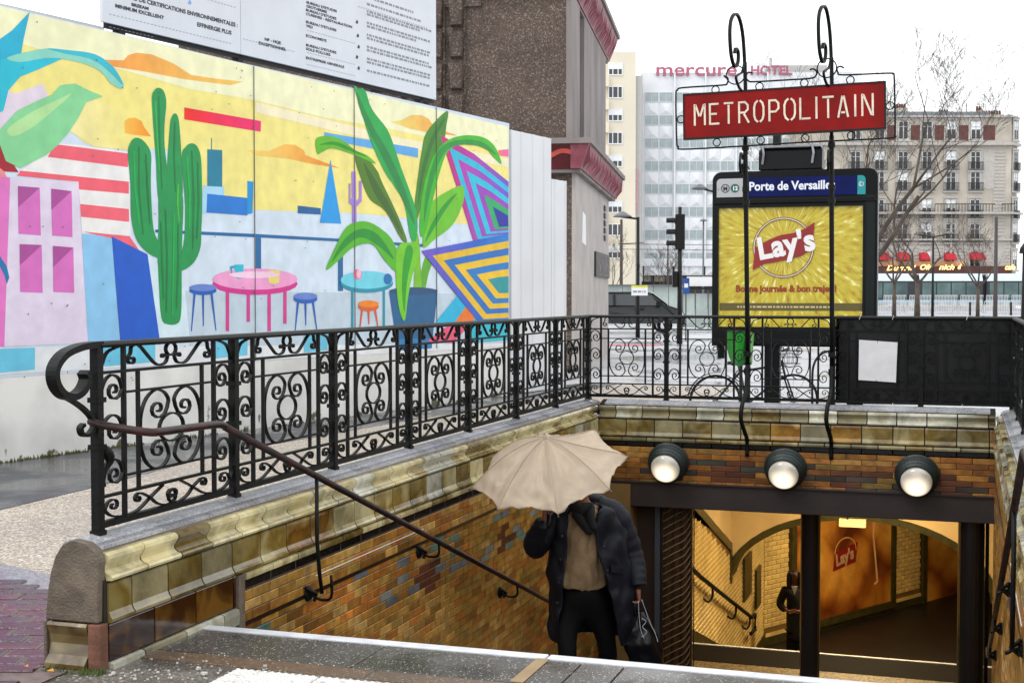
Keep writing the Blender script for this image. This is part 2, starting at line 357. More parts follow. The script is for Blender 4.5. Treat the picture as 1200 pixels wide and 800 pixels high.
# ------------------------------------------------------------------ parapets with glazed tiles
def glaze(name, a, b_, c_=None, rough=.2):
    m = mat(name, a, rough, var=0, spec=.6, coat=.3, rnd=.0); t = m.node_tree; b = t.nodes['Principled BSDF']
    oi = t.nodes.new('ShaderNodeObjectInfo'); co = t.nodes.new('ShaderNodeTexCoord'); mp = t.nodes.new('ShaderNodeMapping')
    ml = t.nodes.new('ShaderNodeMath'); ml.operation = 'MULTIPLY'; ml.inputs[1].default_value = 91
    t.links.new(oi.outputs['Random'], ml.inputs[0]); t.links.new(ml.outputs[0], mp.inputs['Location']); t.links.new(co.outputs['Object'], mp.inputs[0])
    n = t.nodes.new('ShaderNodeTexNoise'); n.inputs['Scale'].default_value = 3.6; n.inputs['Detail'].default_value = 2.5; n.inputs['Distortion'].default_value = .5
    t.links.new(mp.outputs[0], n.inputs['Vector'])
    r = t.nodes.new('ShaderNodeValToRGB'); e = r.color_ramp.elements; e[0].position = .36; e[0].color = hx(a); e[1].position = .68; e[1].color = hx(b_)
    if c_: q = e.new(.52); q.color = hx(c_)
    t.links.new(n.outputs['Fac'], r.inputs['Fac'])
    mr = t.nodes.new('ShaderNodeMapRange'); mr.inputs[3].default_value = .8; mr.inputs[4].default_value = 1.15; t.links.new(oi.outputs['Random'], mr.inputs[0])
    h = t.nodes.new('ShaderNodeHueSaturation'); t.links.new(mr.outputs[0], h.inputs['Value']); t.links.new(r.outputs[0], h.inputs['Color']); t.links.new(h.outputs[0], b.inputs['Base Color'])
    n2 = t.nodes.new('ShaderNodeTexNoise'); n2.inputs['Scale'].default_value = 11; t.links.new(mp.outputs[0], n2.inputs['Vector'])
    bp = t.nodes.new('ShaderNodeBump'); bp.inputs['Strength'].default_value = .25; bp.inputs['Distance'].default_value = .01; t.links.new(n2.outputs['Fac'], bp.inputs['Height']); t.links.new(bp.outputs[0], b.inputs['Normal'])
    rr = t.nodes.new('ShaderNodeMapRange'); rr.inputs[3].default_value = .05; rr.inputs[4].default_value = .28; t.links.new(n2.outputs['Fac'], rr.inputs[0]); t.links.new(rr.outputs[0], b.inputs['Roughness'])
    return m
g_cream = glaze('glaze_cream', '#c2b27c', '#8c7434', '#cfc598'); g_white = glaze('glaze_grey_white', '#adab95', '#948b66', '#c3c2b2')
g_olive = glaze('glaze_olive', '#85794c', '#a0946a', '#6f5a24'); g_orange = glaze('glaze_orange', '#94702c', '#b39a5e', '#704a18')
g_brown = glaze('glaze_brown', '#1c0a03', '#6b4a1c', '#2a1005'); g_cove = glaze('glaze_cove', '#4a3818', '#b7ae8c', '#8f8458'); g_stone = glaze('glaze_grey', '#777158', '#918a6c', '#857c5c')
for m in (g_cream, g_white, g_olive, g_orange, g_stone): grime(m, 3.2, .5, 1.08, a=.36, b=.56)
g_black = mat('black_tile', '#0d0d0e', .25, var=.4, vs_=5, spec=.6)
m_coping = speckle('coping_stone', '#a0a1a5', [(0, '#93949a'), (.4, '#a5a6ab'), (.8, '#b6b7bb')], 120, .3, .12, big=(3, .18), wet=(.2, .5))
m_pier = mat('brown_grey_stone', '#584d42', .5, var=.16, vs_=12, bump=.5, bs=90, col2='#716455')
grime(m_coping, 2, .8, 1.05); grime(m_pier, 4, .75, 1.1)
m_body = mat('parapet_body', '#1f1a12', .9, var=.2, vs_=6, bump=.3)
P1 = [(.06, .53), (.02, .532), (.003, .522), (0, .505), (.012, .486), (.026, .468), (.026, .452), (.008, .437), (-.014, .43), (-.018, .42), (-.014, .408)]
P2 = [(.012, .396), (.002, .39), (0, .375), (0, .265), (-.008, .245), (-.018, .234), (-.018, .222), (-.008, .215)]
P3 = [(-.004, .208), (-.016, .204), (-.018, .19), (-.016, .172), (0, .168)]
P5 = [(.004, .21), (0, .203), (0, .046), (.004, .042)]
P6 = [(-.004, .036), (-.02, .03), (-.024, .004), (-.02, -.05)]
PB = [(0, .163), (0, .12)]
def tile_mesh(name, prof, ln, m, back=.07):
    b = MB(); h = (ln-.011)/2; pr = prof+[(back, prof[-1][1]), (back, prof[0][1])]
    b.prism(pr, -h, h, 'x'); me = b.mesh(name, m); return me
_cache = {}
def tmesh(name, prof, ln, m):
    k = (name, round(ln, 3), m.name)
    if k not in _cache: _cache[k] = tile_mesh(name, prof, ln, m)
    return _cache[k]
def lay(parent, name, prof, F, u0, u1, ln, mats, off=0):
    u = u0-off
    while u < u1-.02:
        a, b = max(u, u0), min(u+ln, u1)
        if b-a > .03:
            o = put(tmesh(name, prof, b-a, random.choices([q[0] for q in mats], [q[1] for q in mats])[0]), name, parent)
            o.matrix_local = ROOTM[parent.name].inverted() @ F @ Matrix.Translation(((a+b)/2, 0, 0))
        u += ln
mix1 = [(g_cream, 7), (g_white, 1.5), (g_orange, .7), (g_olive, 1.2)]
mix2 = [(g_white, 2.5), (g_olive, 4), (g_stone, 1.5), (g_cream, 3), (g_orange, .5)]
mixH1 = [(g_stone, 6), (g_white, 3), (g_orange, 1), (g_olive, 1)]; mixH2 = [(g_olive, 5), (g_stone, 4), (g_orange, 1)]
BR = [mat('brick_glaze_%d' % i, c, .3, var=.3, vs_=14, rnd=.28, spec=.5, bump=.15, bs=30) for i, c in enumerate(
    ('#a87c36', '#b58b48', '#ab6a2c', '#855a24', '#937435', '#a06f2e', '#bd9656'))]
BLUE = [mat('brick_blue_%d' % i, c, .3, var=.25, vs_=14, rnd=.2) for i, c in enumerate(('#5f6a74', '#557a70', '#7d8280'))]
DARKB = mat('brick_dark', '#20120c', .3, var=.3, rnd=.2); REDB = mat('brick_red_brown', '#55241a', .35, var=.3, rnd=.3)
ALLB = BR+BLUE+[DARKB, REDB]
for m in ALLB: grime(m, 1.1, .6, 1.18, stretch=(1, 1, .7))
BH, BLN = .0565, .2
def brick_pick(u, z, medal):
    for mu, mz in medal:
        if abs(u-mu) < .2 and abs(z-mz) < .1 and random.random() < .6: return len(ALLB)-1
        if abs(u-mu) < .8 and abs(z-mz) < .12 and random.random() < .3: return len(BR)+random.randrange(3)
    if -.2 < z < -.07 and random.random() < .13: return len(BR)+random.randrange(3)
    if z > -.03: return random.choice((0, 1, 1, 6, 5, 2))
    return random.choices(range(7), (5, 3, 3, 2.2, 3, 3, 1))[0]
def brick_wall(parent, F, u0, u1, floor, medal, near, ln=BLN):
    rows = []; z = .11; rk = 0
    while z > (floor(u1) if u1 > 0 and floor(u1) < floor(u0) else min(floor(u0), floor(u1)))-.3:
        rk += 1; off = (rk % 2)*ln/2; u = u0-off
        while u < u1-.01:
            a, b = max(u, u0), min(u+ln, u1); zc = z-BH/2
            if b-a > .03 and zc > floor((a+b)/2)-.12: rows.append((near((a+b)/2, zc), a, b, zc, z))
            u += ln
        z -= BH
    rows = sorted([r for r in rows if r], key=lambda r: r[0])
    rest = MB(); I = ROOTM[parent.name].inverted()
    for n_, (d, a, b, zc, z) in enumerate(rows):
        mi = brick_pick((a+b)/2, zc, medal); h = BH/2-.002; w2 = (b-a)/2-.002; pr = random.uniform(.0, .0025)
        if n_ < 296:
            k = ('brk', round(b-a, 3), mi)
            if k not in _cache:
                q = MB(); q.add([(-w2, .02, -h), (w2, .02, -h), (w2, .02, h), (-w2, .02, h), (-w2, -.001, -h), (w2, -.001, -h), (w2, -.001, h), (-w2, -.001, h), (-w2+.003, -.004, -h+.003), (w2-.003, -.004, -h+.003), (w2-.003, -.004, h-.003), (-w2+.003, -.004, h-.003)],
                    [(8, 9, 10, 11)]+[(i, (i+1) % 4, (i+1) % 4+4, i+4) for i in range(4)]+[(i+4, (i+1) % 4+4, (i+1) % 4+8, i+8) for i in range(4)]); _cache[k] = q.mesh('brick', ALLB[mi])
            o = put(_cache[k], 'brick', parent); o.matrix_local = I @ F @ Matrix.Translation(((a+b)/2, -pr, zc))
        else:
            rest.mi = mi; rest.box(-w2, w2, -.003-pr, .01, -h, h, F @ Matrix.Translation(((a+b)/2, 0, zc)))
    if rest.v: rest.build('brickwork', ALLB, parent, fix=False)['kind'] = 'stuff'
def wallprof():                                   # cross-section of the parapet body: (d behind the face, z)
    return [(.008, -.02), (.008, .20), (.01, .40), (.05, .52), (.06, .548), (.075, .556), (.2, .585), (.262, .56), (.285, .48), (.295, .25), (.30, 0), (.30, -.3), (.008, -.3)]
FL = frame((XL, 0, 0), (0, 1, 0), (-1, 0, 0), (0, 0, 1))          # local x along +Y, local -y towards the stairs
FR = frame((XR, 0, 0), (0, -1, 0), (1, 0, 0), (0, 0, 1))
FH = frame((0, YH, 0), (1, 0, 0), (0, 1, 0), (0, 0, 1))
PE0, PE1 = 5.22, 6.38                             # the solid pier at the open end
def parapet(side, F, label, sgn, near):
    root = thing('stairwell_wall', (XL-.15 if side == 'L' else XR+.15, 9.5, 0), label, 'wall')
    U = (lambda a, b: (a, b)) if sgn > 0 else (lambda a, b: (-b, -a))
    a, b = U(PE0+.0, 14.25)
    body = MB(); body.prism([(.05, -.3), (.05, .52), (.062, .548), (.075, .556), (.15, .575), (.2, .565), (.235, .51), (.26, .44), (.278, .35), (.287, .25), (.29, 0), (.29, -.3)], a, b, 'x', F); body.build('parapet', m_pier, root)
    MB().prism([(.008, -.02), (.008, .2), (.01, .4), (.049, .52), (.049, -.02)], a+.01*sgn*0, b, 'x', F).build('mortar_bed', m_body, root)
    cp = [(.056, .54), (.056, .556), (.10, .563), (.12, .572), (.19, .588), (.225, .575), (.235, .545), (.1, .53)]
    u = PE0+.01
    while u < 14.2:
        a, b = U(u, min(u+1.25, 14.12)); c = MB(); c.prism(cp, a+.002, b-.002, 'x', F)
        c.build('coping_stone', m_coping, root); u += 1.25
    for dd in (.07, .082, .094):                  # long drips cut in the coping
        a, b = U(PE0+.02, 14.1); MB().box(a, b, dd, dd+.0018, .54, .5572+(dd-.056)*.16 if dd < .1 else .5655, F).build('coping_groove', mat('groove', '#2e2f31', .7), root)
    a, b = U(PE0+.02, YH); lay(root, 'moulded_tile', P1, F, a, b, .295, mix1)
    lay(root, 'glazed_tile', P2, F, a, b, .305, mix2, .12)
    a, b = U(PE1+.08, YH); lay(root, 'strip_tile', P3, F, a, b, .3, [(g_cream, 4), (g_stone, 2), (g_olive, 2)]); lay(root, 'black_tile', PB, F, a, b, .3, [(g_black, 1)])
    a, b = U(PE0+.02, PE1); lay(root, 'brown_tile', P5, F, a, b, .37, [(g_brown, 1)]); lay(root, 'base_tile', P6, F, a, b+.0, .36, [(g_stone, 1), (g_white, 1)], .1)
    a, b = U(PE1, PE1+.065); MB().box(a, b, -.018, .02, -.1, .208, F).build('stone_frame', m_pier, root, bevel=.004)
    # wall of small bricks below
    n = 14; a_, b_ = PE1+.065, 14.25; w = MB()
    w.prism([(y, .16) for y in (a_, b_)]+[(b_, ZL-.3), (YL, ZL-.3), (a_, -.6)], 0, .1, 'x', Matrix.Identity(4))
    w.v = [tuple(F @ Vector(((v[1] if sgn > 0 else -v[1]), v[0]+.0, v[2]))) for v in w.v]
    w.build('wall_backing', grout, root)
    a, b = U(a_, YH)
    fl = (lambda u: -SL*(abs(u)-6.05)-.05)
    brick_wall(root, F, a, b, fl, [(sgn*9.1, -.33), (sgn*10.9, -.33), (sgn*12.6, -.33)], near)
    a, b = U(a_, YH); MB().box(a, b, -.009, .01, -.078, -.054, F).build('dark_border', DARKB, root); a, b = U(7.3, 9.0); MB().tube([tuple(F @ Vector((a, -.009, .028))), tuple(F @ Vector((b, -.009, .030)))], .003, 5).build('white_cable', white, root)
    # lower fittings: end face of the pier
    ce = MB(); pr = [(x, z) for x, z in ((.02, .225), (.012, .5), (.025, .55), (.07, .582), (.15, .596), (.2, .575), (.24, .52), (.268, .44), (.285, .35), (.295, .25), (.298, .225))]
    a, b = U(PE0-.035, PE0+.02); ce.prism(pr, a, b, 'x', F); ce.build('end_stone', m_pier, root, bevel=.006)
    cv = [(PE0-.035, .218), (PE0-.045, .205), (PE0-.025, .16), (PE0-.02, .12), (PE0-.03, .07), (PE0-.06, .035), (PE0-.062, .012), (PE0, .012), (PE0, .218)]
    t_ = MB(); vs = []
    t_.prism([(c[0], c[1]) for c in cv], .075, .285, 'y', Matrix.Identity(4))
    t_.v = [tuple(F @ Vector((sgn*v[0], v[1], v[2]))) for v in t_.v]; t_.build('cove_tile', g_cove, root)
    a, b = U(PE0-.042, PE0+.02); MB().box(a, b, .0, .068, .0, .22, F).build('clay_block', mat('clay_block', '#6a4433', .7, var=.3, vs_=10, bump=.5), root, bevel=.006)
    a, b = U(PE0-.04, PE0+.02); MB().box(a, b, .288, .305, .0, .222, F).build('end_stone', m_pier, root, bevel=.005)
    a, b = U(PE0-.07, PE0+.02); MB().box(a, b, -.01, .31, -.1, .012, F).build('pier_foot', m_cement, root, bevel=.006)
    return root
random.seed(11)
wl = parapet('L', FL, 'left stairwell wall of glazed tiles and ochre bricks below the long railing', 1, lambda u, z: (u-6.2)+abs(z)*.4)
wr = parapet('R', FR, 'right stairwell wall of glazed tiles, cut by the right edge of the photo', -1, lambda u, z: abs(abs(u)-10))
# head wall
hw = thing('head_wall', (-1.68, 14.1, 0), 'end wall over the passage, carrying the round lamps and the steel beam', 'wall')
MB().prism(wallprof(), XL, XR, 'x', FH).build('parapet', m_body, hw); MB().box(XL, XR, YH+.286, YH+.302, -.05, .5).build('outer_face', m_pier, hw)
MB().box(XL, XR, YH+.008, 14.25, -.28, .16).build('wall_backing', grout, hw)
u = XL+.05
while u < XR-.05:
    MB().prism([(.056, .54), (.056, .556), (.10, .563), (.12, .572), (.19, .588), (.225, .575), (.235, .545), (.1, .53)], u+.002, min(u+.84, XR-.05), 'x', FH).build('coping_stone', m_coping, hw); u += .84
lay(hw, 'moulded_tile', P1, FH, XL, XR, .285, mixH1, .1); lay(hw, 'glazed_tile', P2, FH, XL, XR, .30, mixH2); lay(hw, 'strip_tile', P3, FH, XL, XR, .26, [(g_cream, 1), (g_stone, 3), (g_olive, 2)])
lay(hw, 'black_tile', PB, FH, XL, XR, .3, [(g_black, 1)])
HEADB = [mat('head_brick_%d' % i, c, .35, var=.35, vs_=9, rnd=.3) for i, c in enumerate(('#8d5c24', '#9a6a2c', '#83501e', '#6b4220', '#7a5f2a', '#8a5a26', '#a0763a'))]+[mat('head_blue_%d' % i, c, .35, var=.3, rnd=.3) for i, c in enumerate(('#3d362f', '#3c3f38', '#463a34'))]+[DARKB, mat('head_red_brown', '#55301c', .35, var=.3, rnd=.3)]
for m in HEADB[:-2]: grime(m, 2.0, .6, 1.1)
KEEP = ALLB; ALLB = HEADB; _cache = {k: v for k, v in _cache.items() if k[0] != 'brk'}
brick_wall(hw, FH, XL, XR, lambda u: -.17, [(-2.3, -.12), (-1.0, -.14), (-.2, -.16)], lambda u, z: abs(u+1.7), .3)
ALLB = KEEP
m_beam = mat('brown_beam_paint', '#2a2220', .5, var=.2, vs_=3, bump=.1)
MB().box(XL, XR+.02, YH-.03, YH+.35, -.515, -.262).build('steel_beam', m_beam, hw, bevel=.008)
MB().box(XL, XR+.02, YH-.055, YH+.35, -.262, -.25).build('beam_flange', m_beam, hw)
# right of the head wall the small return of the parapet pipe seen in the corner
# ------------------------------------------------------------------ wrought-iron railings
def curl(cx, cz, R, a0, turns, sgn, n=14, r_end=.22):     # spiral from the outside in
    return [(cx+R*(1-(1-r_end)*(i/n)**.8)*math.cos(a0+sgn*turns*2*PI*i/n), cz+R*(1-(1-r_end)*(i/n)**.8)*math.sin(a0+sgn*turns*2*PI*i/n)) for i in range(n+1)]
TB, DB = .009, .019
KX = 1.0
class OB(MB):
    def ribbon(s, pts, t, d, *a, **k): return MB.ribbon(s, [(p[0]*KX, p[1]) for p in pts], t, d, *a, **k)
def orn(name, fn):
    b = OB(); fn(b); return b.mesh(name, iron)
def railing_kit(Wb, Wtrue=None):
    K = {}; s = .17*Wb; q = .265*Wb; cx = Wb/2; cz = 1.028; a = .222*Wb; h = .197
    def oval(b, sx):
        c1 = curl(cx+sx*.44*a, cz+.56*h, .33*a if Wb < 1 else .30*a, PI if sx > 0 else 0, 1.35, 1*(-1 if sx > 0 else 1)*-1)
        # sx=-1: left half; spiral touches the axis on its inner side
        top = [(cx+sx*p[0]*a, cz+p[1]*h) for p in ((.12, .60), (.10, .74), (.25, .93), (.52, 1.0), (.8, .82), (.97, .45), (1.0, 0), (.97, -.45), (.8, -.82), (.52, -1.0), (.25, -.93), (.10, -.74), (.12, -.60))]
        sp = curl(cx+sx*.44*a, cz+.52*h, .30*a, PI if sx > 0 else 0, 1.3, 1 if sx > 0 else -1)
        sp2 = [(x, 2*cz-z) for x, z in sp]
        pts = [p for p in reversed(sp)]+crom(top, 3)[1:-1]+sp2
        b.ribbon(pts, TB, DB)
    K['oval_scroll'] = [orn('oval_scroll', lambda b: oval(b, -1)), orn('oval_scroll', lambda b: oval(b, 1))]
    def ring(b):
        r1, r2 = .40*a, .36*h; b.ribbon([(cx+r1*math.cos(t*PI/10), cz+r2*math.sin(t*PI/10)) for t in range(21)], TB, DB)
    K['ring'] = orn('ring', ring)
    def side(zb, hh, mirror):
        def f(b):
            X = (lambda x: x) if not mirror else (lambda x: Wb-x)
            pts = crom([(.012, zb), (.02, zb+.45*hh), (.3*s, zb+.85*hh), (.55*s, zb+hh), (.82*s, zb+.86*hh), (.93*s, zb+.55*hh)], 3)
            sp = curl(.62*s, zb+.5*hh, .31*s, 0, 1.25, -1, 12)
            sp = [(x, zb+.5*hh+(z-zb-.5*hh)*min(1.2, hh*.42/(.31*s))) for x, z in sp]
            b.ribbon([(X(x), z) for x, z in pts[:-1]+sp], TB, DB)
        return orn('side_scroll', f)
    K['side'] = [side(zb, .145, m) for zb in (1.175, .985, .775) for m in (False, True)]
    def low(m):
        def f(b):
            X = (lambda x: x) if not m else (lambda x: Wb-x)
            b.ribbon([(X(x), z) for x, z in crom([(.014, .745), (.02, .71), (.45*s, .655), (.95*s, .637)], 4)], TB, DB)
            b.ribbon([(X(x), z) for x, z in crom([(.2*s, .675), (.35*s, .72)], 3)+curl(.56*s, .70, .035, PI*.8, 1.1, -1, 10)], TB*.8, DB)
        return f
    K['low_scroll'] = [orn('lower_scroll', low(m)) for m in (False, True)]
    def low2(m):
        def f(b):
            X = (lambda x: x) if not m else (lambda x: Wb-x)
            e = s+.02; c = cx-.0
            pts = list(reversed(curl(e+.12*Wb*.55, .705, .024, PI/2, 1.1, 1, 10)))+crom([(e+.07*Wb, .735), (e+.14*Wb, .70), (e+.2*Wb, .655), (cx-.03*Wb, .637), (cx+.02*Wb, .655)], 3)[1:]+curl(cx-.01*Wb, .685, .036, -.6, 1.1, 1, 12)
            b.ribbon([(X(x), z) for x, z in pts], TB, DB)
            b.ribbon([(X(x), z) for x, z in crom([(e, .637), (e+.07*Wb, .65), (e+.16*Wb, .70), (e+.24*Wb, .742)], 3)], TB, DB)
        return f
    K['low_s'] = [orn('s_scroll', low2(m)) for m in (False, True)]
    def top(m):
        def f(b):
            X = (lambda x: x) if not m else (lambda x: Wb-x)
            b.ribbon([(X(x), z) for x, z in crom([(.016, 1.345), (.03, 1.38), (.4*s, 1.43), (.95*s, 1.458)], 4)], TB, DB)
            e = s+.012
            pts = list(reversed(curl(e+.035*Wb/.85+.0, 1.385, .03, PI/2+.3, 1.15, 1, 10)))+crom([(e+.03, 1.417), (e+.035, 1.45), (e+.09*Wb, 1.452), (e+.15*Wb, 1.40), (e+.21*Wb, 1.352), (cx-.045*Wb, 1.355), (cx-.02, 1.39)], 3)[1:]+curl(cx-.05, 1.39, .016, 0, .8, 1, 6)
            b.ribbon([(X(x), z) for x, z in pts], TB, DB)
        return f
    K['top'] = [orn('frieze_scroll', top(m)) for m in (False, True)]
    K['eye'] = orn('frieze_ring', lambda b: b.ribbon([(cx+.032*math.cos(t*PI/8), 1.425+.032*math.sin(t*PI/8)) for t in range(17)], TB, DB))
    if Wtrue: s *= KX; q *= KX; Wb = Wtrue
    def bar(z0, z1, w_): return MB().box(-w_/2, w_/2, -w_/2, w_/2, z0, z1).mesh('baluster', iron)
    K['bar'] = (bar(.62, 1.46, .02), bar(.75, 1.33, .017))
    def rail(x0, x1, z, t, d): return MB().box(x0, x1, -d/2, d/2, z-t/2, z+t/2).mesh('cross_rail', iron)
    K['rails'] = [rail(.02, Wb-.02, .622, .03, .034), rail(.02, Wb-.02, .752, .014, .022), rail(s, Wb-s, .832, .011, .018), rail(s, Wb-s, 1.232, .011, .018), rail(.02, Wb-.02, 1.334, .014, .022)]
    K['s'], K['q'] = s, q; return K
post = MB(); post.box(-.022, .022, -.022, .022, .54, 1.46)
for zc in (1.21, .99): post.box(-.031, .031, -.031, .031, zc-.012, zc+.012)
post.box(-.028, .028, -.028, .028, .57, .60)
post_me = post.mesh('post', iron)
def railing(name, loc, rz, Wb, n, label, K, loop=False):
    r = thing(name, loc, label, 'railing', rz)
    for i in range(n+1): put(post_me, 'post', r, (i*Wb, 0, 0))
    for i in range(n):
        x = i*Wb; P_ = lambda me, nm, dx=0: put(me, nm, r, (x+dx, 0, 0))
        for m in K['oval_scroll']: P_(m, 'oval_scroll')
        P_(K['ring'], 'ring'); P_(K['eye'], 'frieze_ring')
        for m in K['side']: P_(m, 'side_scroll')
        for m in K['low_scroll']: P_(m, 'lower_scroll')
        for m in K['low_s']: P_(m, 's_scroll')
        for m in K['top']: P_(m, 'frieze_scroll')
        for dx in (K['s'], Wb-K['s']): P_(K['bar'][0], 'baluster', dx)
        for dx in (K['q'], Wb-K['q']): P_(K['bar'][1], 'baluster', dx)
        for m in K['rails']: P_(m, 'cross_rail')
    b = MB(); prof = [(-.028, 1.452), (.028, 1.452), (.031, 1.465), (.022, 1.478), (0, 1.483), (-.022, 1.478), (-.031, 1.465)]
    b.prism(prof, 0 if loop else -.03, n*Wb+.03, 'x'); b.build('top_rail', iron, r, local=True)
    if loop:
        m = MB(); m.ribbon(crom([(.02, 1.467), (-.06, 1.466), (-.15, 1.457), (-.25, 1.43), (-.315, 1.375), (-.315, 1.31), (-.265, 1.257), (-.19, 1.238), (-.12, 1.262), (-.085, 1.31), (-.10, 1.345)], 4), .03, .056)
        m.build('end_volute', iron, r, local=True)
        m = MB(); m.ribbon(crom([(-.27, 1.25), (-.2, 1.225), (-.11, 1.18), (-.045, 1.13), (-.03, 1.085), (-.07, 1.055), (-.115, 1.06), (-.13, 1.09), (-.105, 1.105)], 4), .016, .03); m.build('end_scroll', iron, r, local=True)
        m = MB(); m.tube(crom([(.025, -.0, 1.0), (.055, -.01, .965), (.075, -.015, .92), (.05, -.01, .875), (.035, 0, .835), (.045, -.01, .80)], 3), [.008, .012, .02, .026, .028, .026, .022, .016, .012, .01, .012, .016, .016, .012, .008, .006][:16], 8); m.build('hand_grip', iron, r, local=True, smooth=True)
    return r
WL, WB = 1.2535, .857
KX = WL/WB; KL = railing_kit(WB, WL); KX = 1.0; KB = railing_kit(WB)
railing('iron_railing', (-3.83, 5.415, 0), PI/2, WL, 7, 'long black wrought-iron railing on the left parapet, ending in a volute', KL, True)
railing('iron_railing', (-3.83+.0, 14.15, 0), 0, WB, 5, 'short black wrought-iron railing across the head wall, behind the sign poles', KB)
rr = railing('iron_railing', (.47, 5.415, 0), PI/2, WL, 7, 'black wrought-iron railing on the right parapet at the photo edge', KL, True)
# black sheet and paper notice on the head railing
m_sheet = mat('black_sheet', '#08090d', .38, var=.5, vs_=2.5, bump=.3, bs=5, spec=.3)
bs_ = thing('black_sheet', (-.35, 14.1, .58), 'black sheet covering the right half of the head railing', 'panel')
b = MB()
def sh(i, j):
    x = -1.235+i*(1.775/40); z = .60+j*(.885/20); rel = 0
    ux = ((x+3.83) % WB)/WB
    e = ((ux-.5)/.24)**2+((z-1.03)/.21)**2
    rel += .006*math.exp(-((e-1)*4)**2)+.006*math.exp(-((ux-.17)*40)**2)+.006*math.exp(-((ux-.83)*40)**2)+.009*math.exp(-(min(ux, 1-ux)*36)**2)
    rel += .004*math.exp(-((z-1.33)*60)**2)+.004*math.exp(-((z-.76)*60)**2)
    return (x, 14.182-.006*math.sin(x*9+z*4), z)
b.grid(sh, 41, 21); o = b.build('sheet', m_sheet, bs_, smooth=True); sm = o.modifiers.new('solid', 'SOLIDIFY'); sm.thickness = .003
for x, z in ((-1.0, 1.47), (-.68, 1.47), (.02, 1.47), (-.68, .6), (-.02, .6), (.46, 1.1)):
    MB().tube([(x, 14.115, z-.02), (x+.012, 14.11, z+.02)], .0025, 6).build('cable_tie', white, bs_)
pn = thing('paper_notice', (-.81, 14.09, .84), 'blank white paper notice taped on the black sheet', 'notice')
b = MB(); p = [(-1.0, 1.246), (-.627, 1.225), (-.64, .825), (-1.003, .843)]
b.add([(x, 14.098-.012*(i == 1), z) for i, (x, z) in enumerate(p)]+[(x, 14.1-.012*(i == 1), z) for i, (x, z) in enumerate(p)], [(0, 1, 2, 3), (7, 6, 5, 4), (0, 4, 5, 1), (1, 5, 6, 2), (2, 6, 7, 3), (3, 7, 4, 0)]); b.build('sheet_of_paper', mat('paper', '#cfcfd2', .5, var=.05, vs_=9), pn)
for x, z in ((-.82, 1.235), (-.83, .838)): MB().tube([(x, 14.094, z-.02), (x, 14.094, z+.01)], .003, 6).build('staple', black, pn)

# ------------------------------------------------------------------ handrails on the stairs
def handrail(sx, label):
    wx, hxx = (XL, -3.5) if sx > 0 else (XR, .24)
    r = thing('handrail', (hxx, 6, 0), label, 'handrail')
    pz = lambda y: 1.037-SL*(y-6.0)
    pts = [(wx-sx*.17, 5.36, 1.115), (wx-sx*.06, 5.33, 1.10), (hxx-.03*sx, 5.36, 1.075), (hxx, 5.45, 1.07), (hxx, 5.7, 1.065), (hxx, 5.94, 1.058), (hxx, 6.01, 1.04)]
    r_ = MB().tube(crom(pts, 4), .019, 10); r_.build('rail_end', rust, r, smooth=True)
    MB().tube([(hxx, 6.0, 1.042), (hxx, 13.2, pz(13.2)), (hxx, 13.5, pz(13.2))], .019, 10).build('rail', rust, r, smooth=True)
    MB().tube([(hxx, 7.02, pz(7.02)), (hxx, 7.02, .3), (hxx, 7.05, .1), (hxx+.0, 7.08, -.02)], .012, 8).build('support_pole', iron, r, smooth=True)
    for y, zb in ((7.2, -.058), (8.92, -.12), (10.7, -.78), (12.4, -1.41)):
        k = MB(); k.lathe([(0, .03), (.03, .028), (.045, .015), (.05, 0), (0, 0)], 14, frame((wx, y, zb), (0, 1, 0), (0, 0, 1), (sx, 0, 0)))
        k.tube(crom([(wx+sx*.02, y, zb), (wx+sx*.09, y, zb-.03), (hxx, y, zb-.01), (hxx, y, min(pz(y), zb+.12))], 4), .009, 8)
        k.tube([(wx+sx*.02, y-.06, zb+.05), (wx+sx*.06, y, zb), (wx+sx*.02, y+.06, zb-.05)], .012, 8)
        k.build('wall_bracket', iron, r, smooth=True)
    return r
handrail(1, 'iron handrail running down the left brick wall beside the climbing man')
handrail(-1, 'iron handrail on the right stairwell wall near the photo edge')

# ------------------------------------------------------------------ round lamps
m_globe = mat('lamp_glass', '#a9a7a0', .12, var=.25, vs_=7, emit='#ffedcf', es=.55, coat=.5, bump=.3, bs=9)
t = m_globe.node_tree; co = t.nodes.new('ShaderNodeTexCoord'); vd = t.nodes.new('ShaderNodeVectorMath'); vd.operation = 'DISTANCE'; vd.inputs[1].default_value = (.0, -.25, -.125)   # the bulb sits low behind the lens
t.links.new(co.outputs['Object'], vd.inputs[0]); mr = t.nodes.new('ShaderNodeMapRange'); mr.interpolation_type = 'SMOOTHSTEP'; mr.inputs[1].default_value = .03; mr.inputs[2].default_value = .17; mr.inputs[3].default_value = 1.5; mr.inputs[4].default_value = .12
t.links.new(vd.outputs['Value'], mr.inputs[0]); t.links.new(mr.outputs[0], t.nodes['Principled BSDF'].inputs['Emission Strength'])
m_lampgreen = mat('lamp_housing', '#1a2625', .45, var=.3, vs_=8)
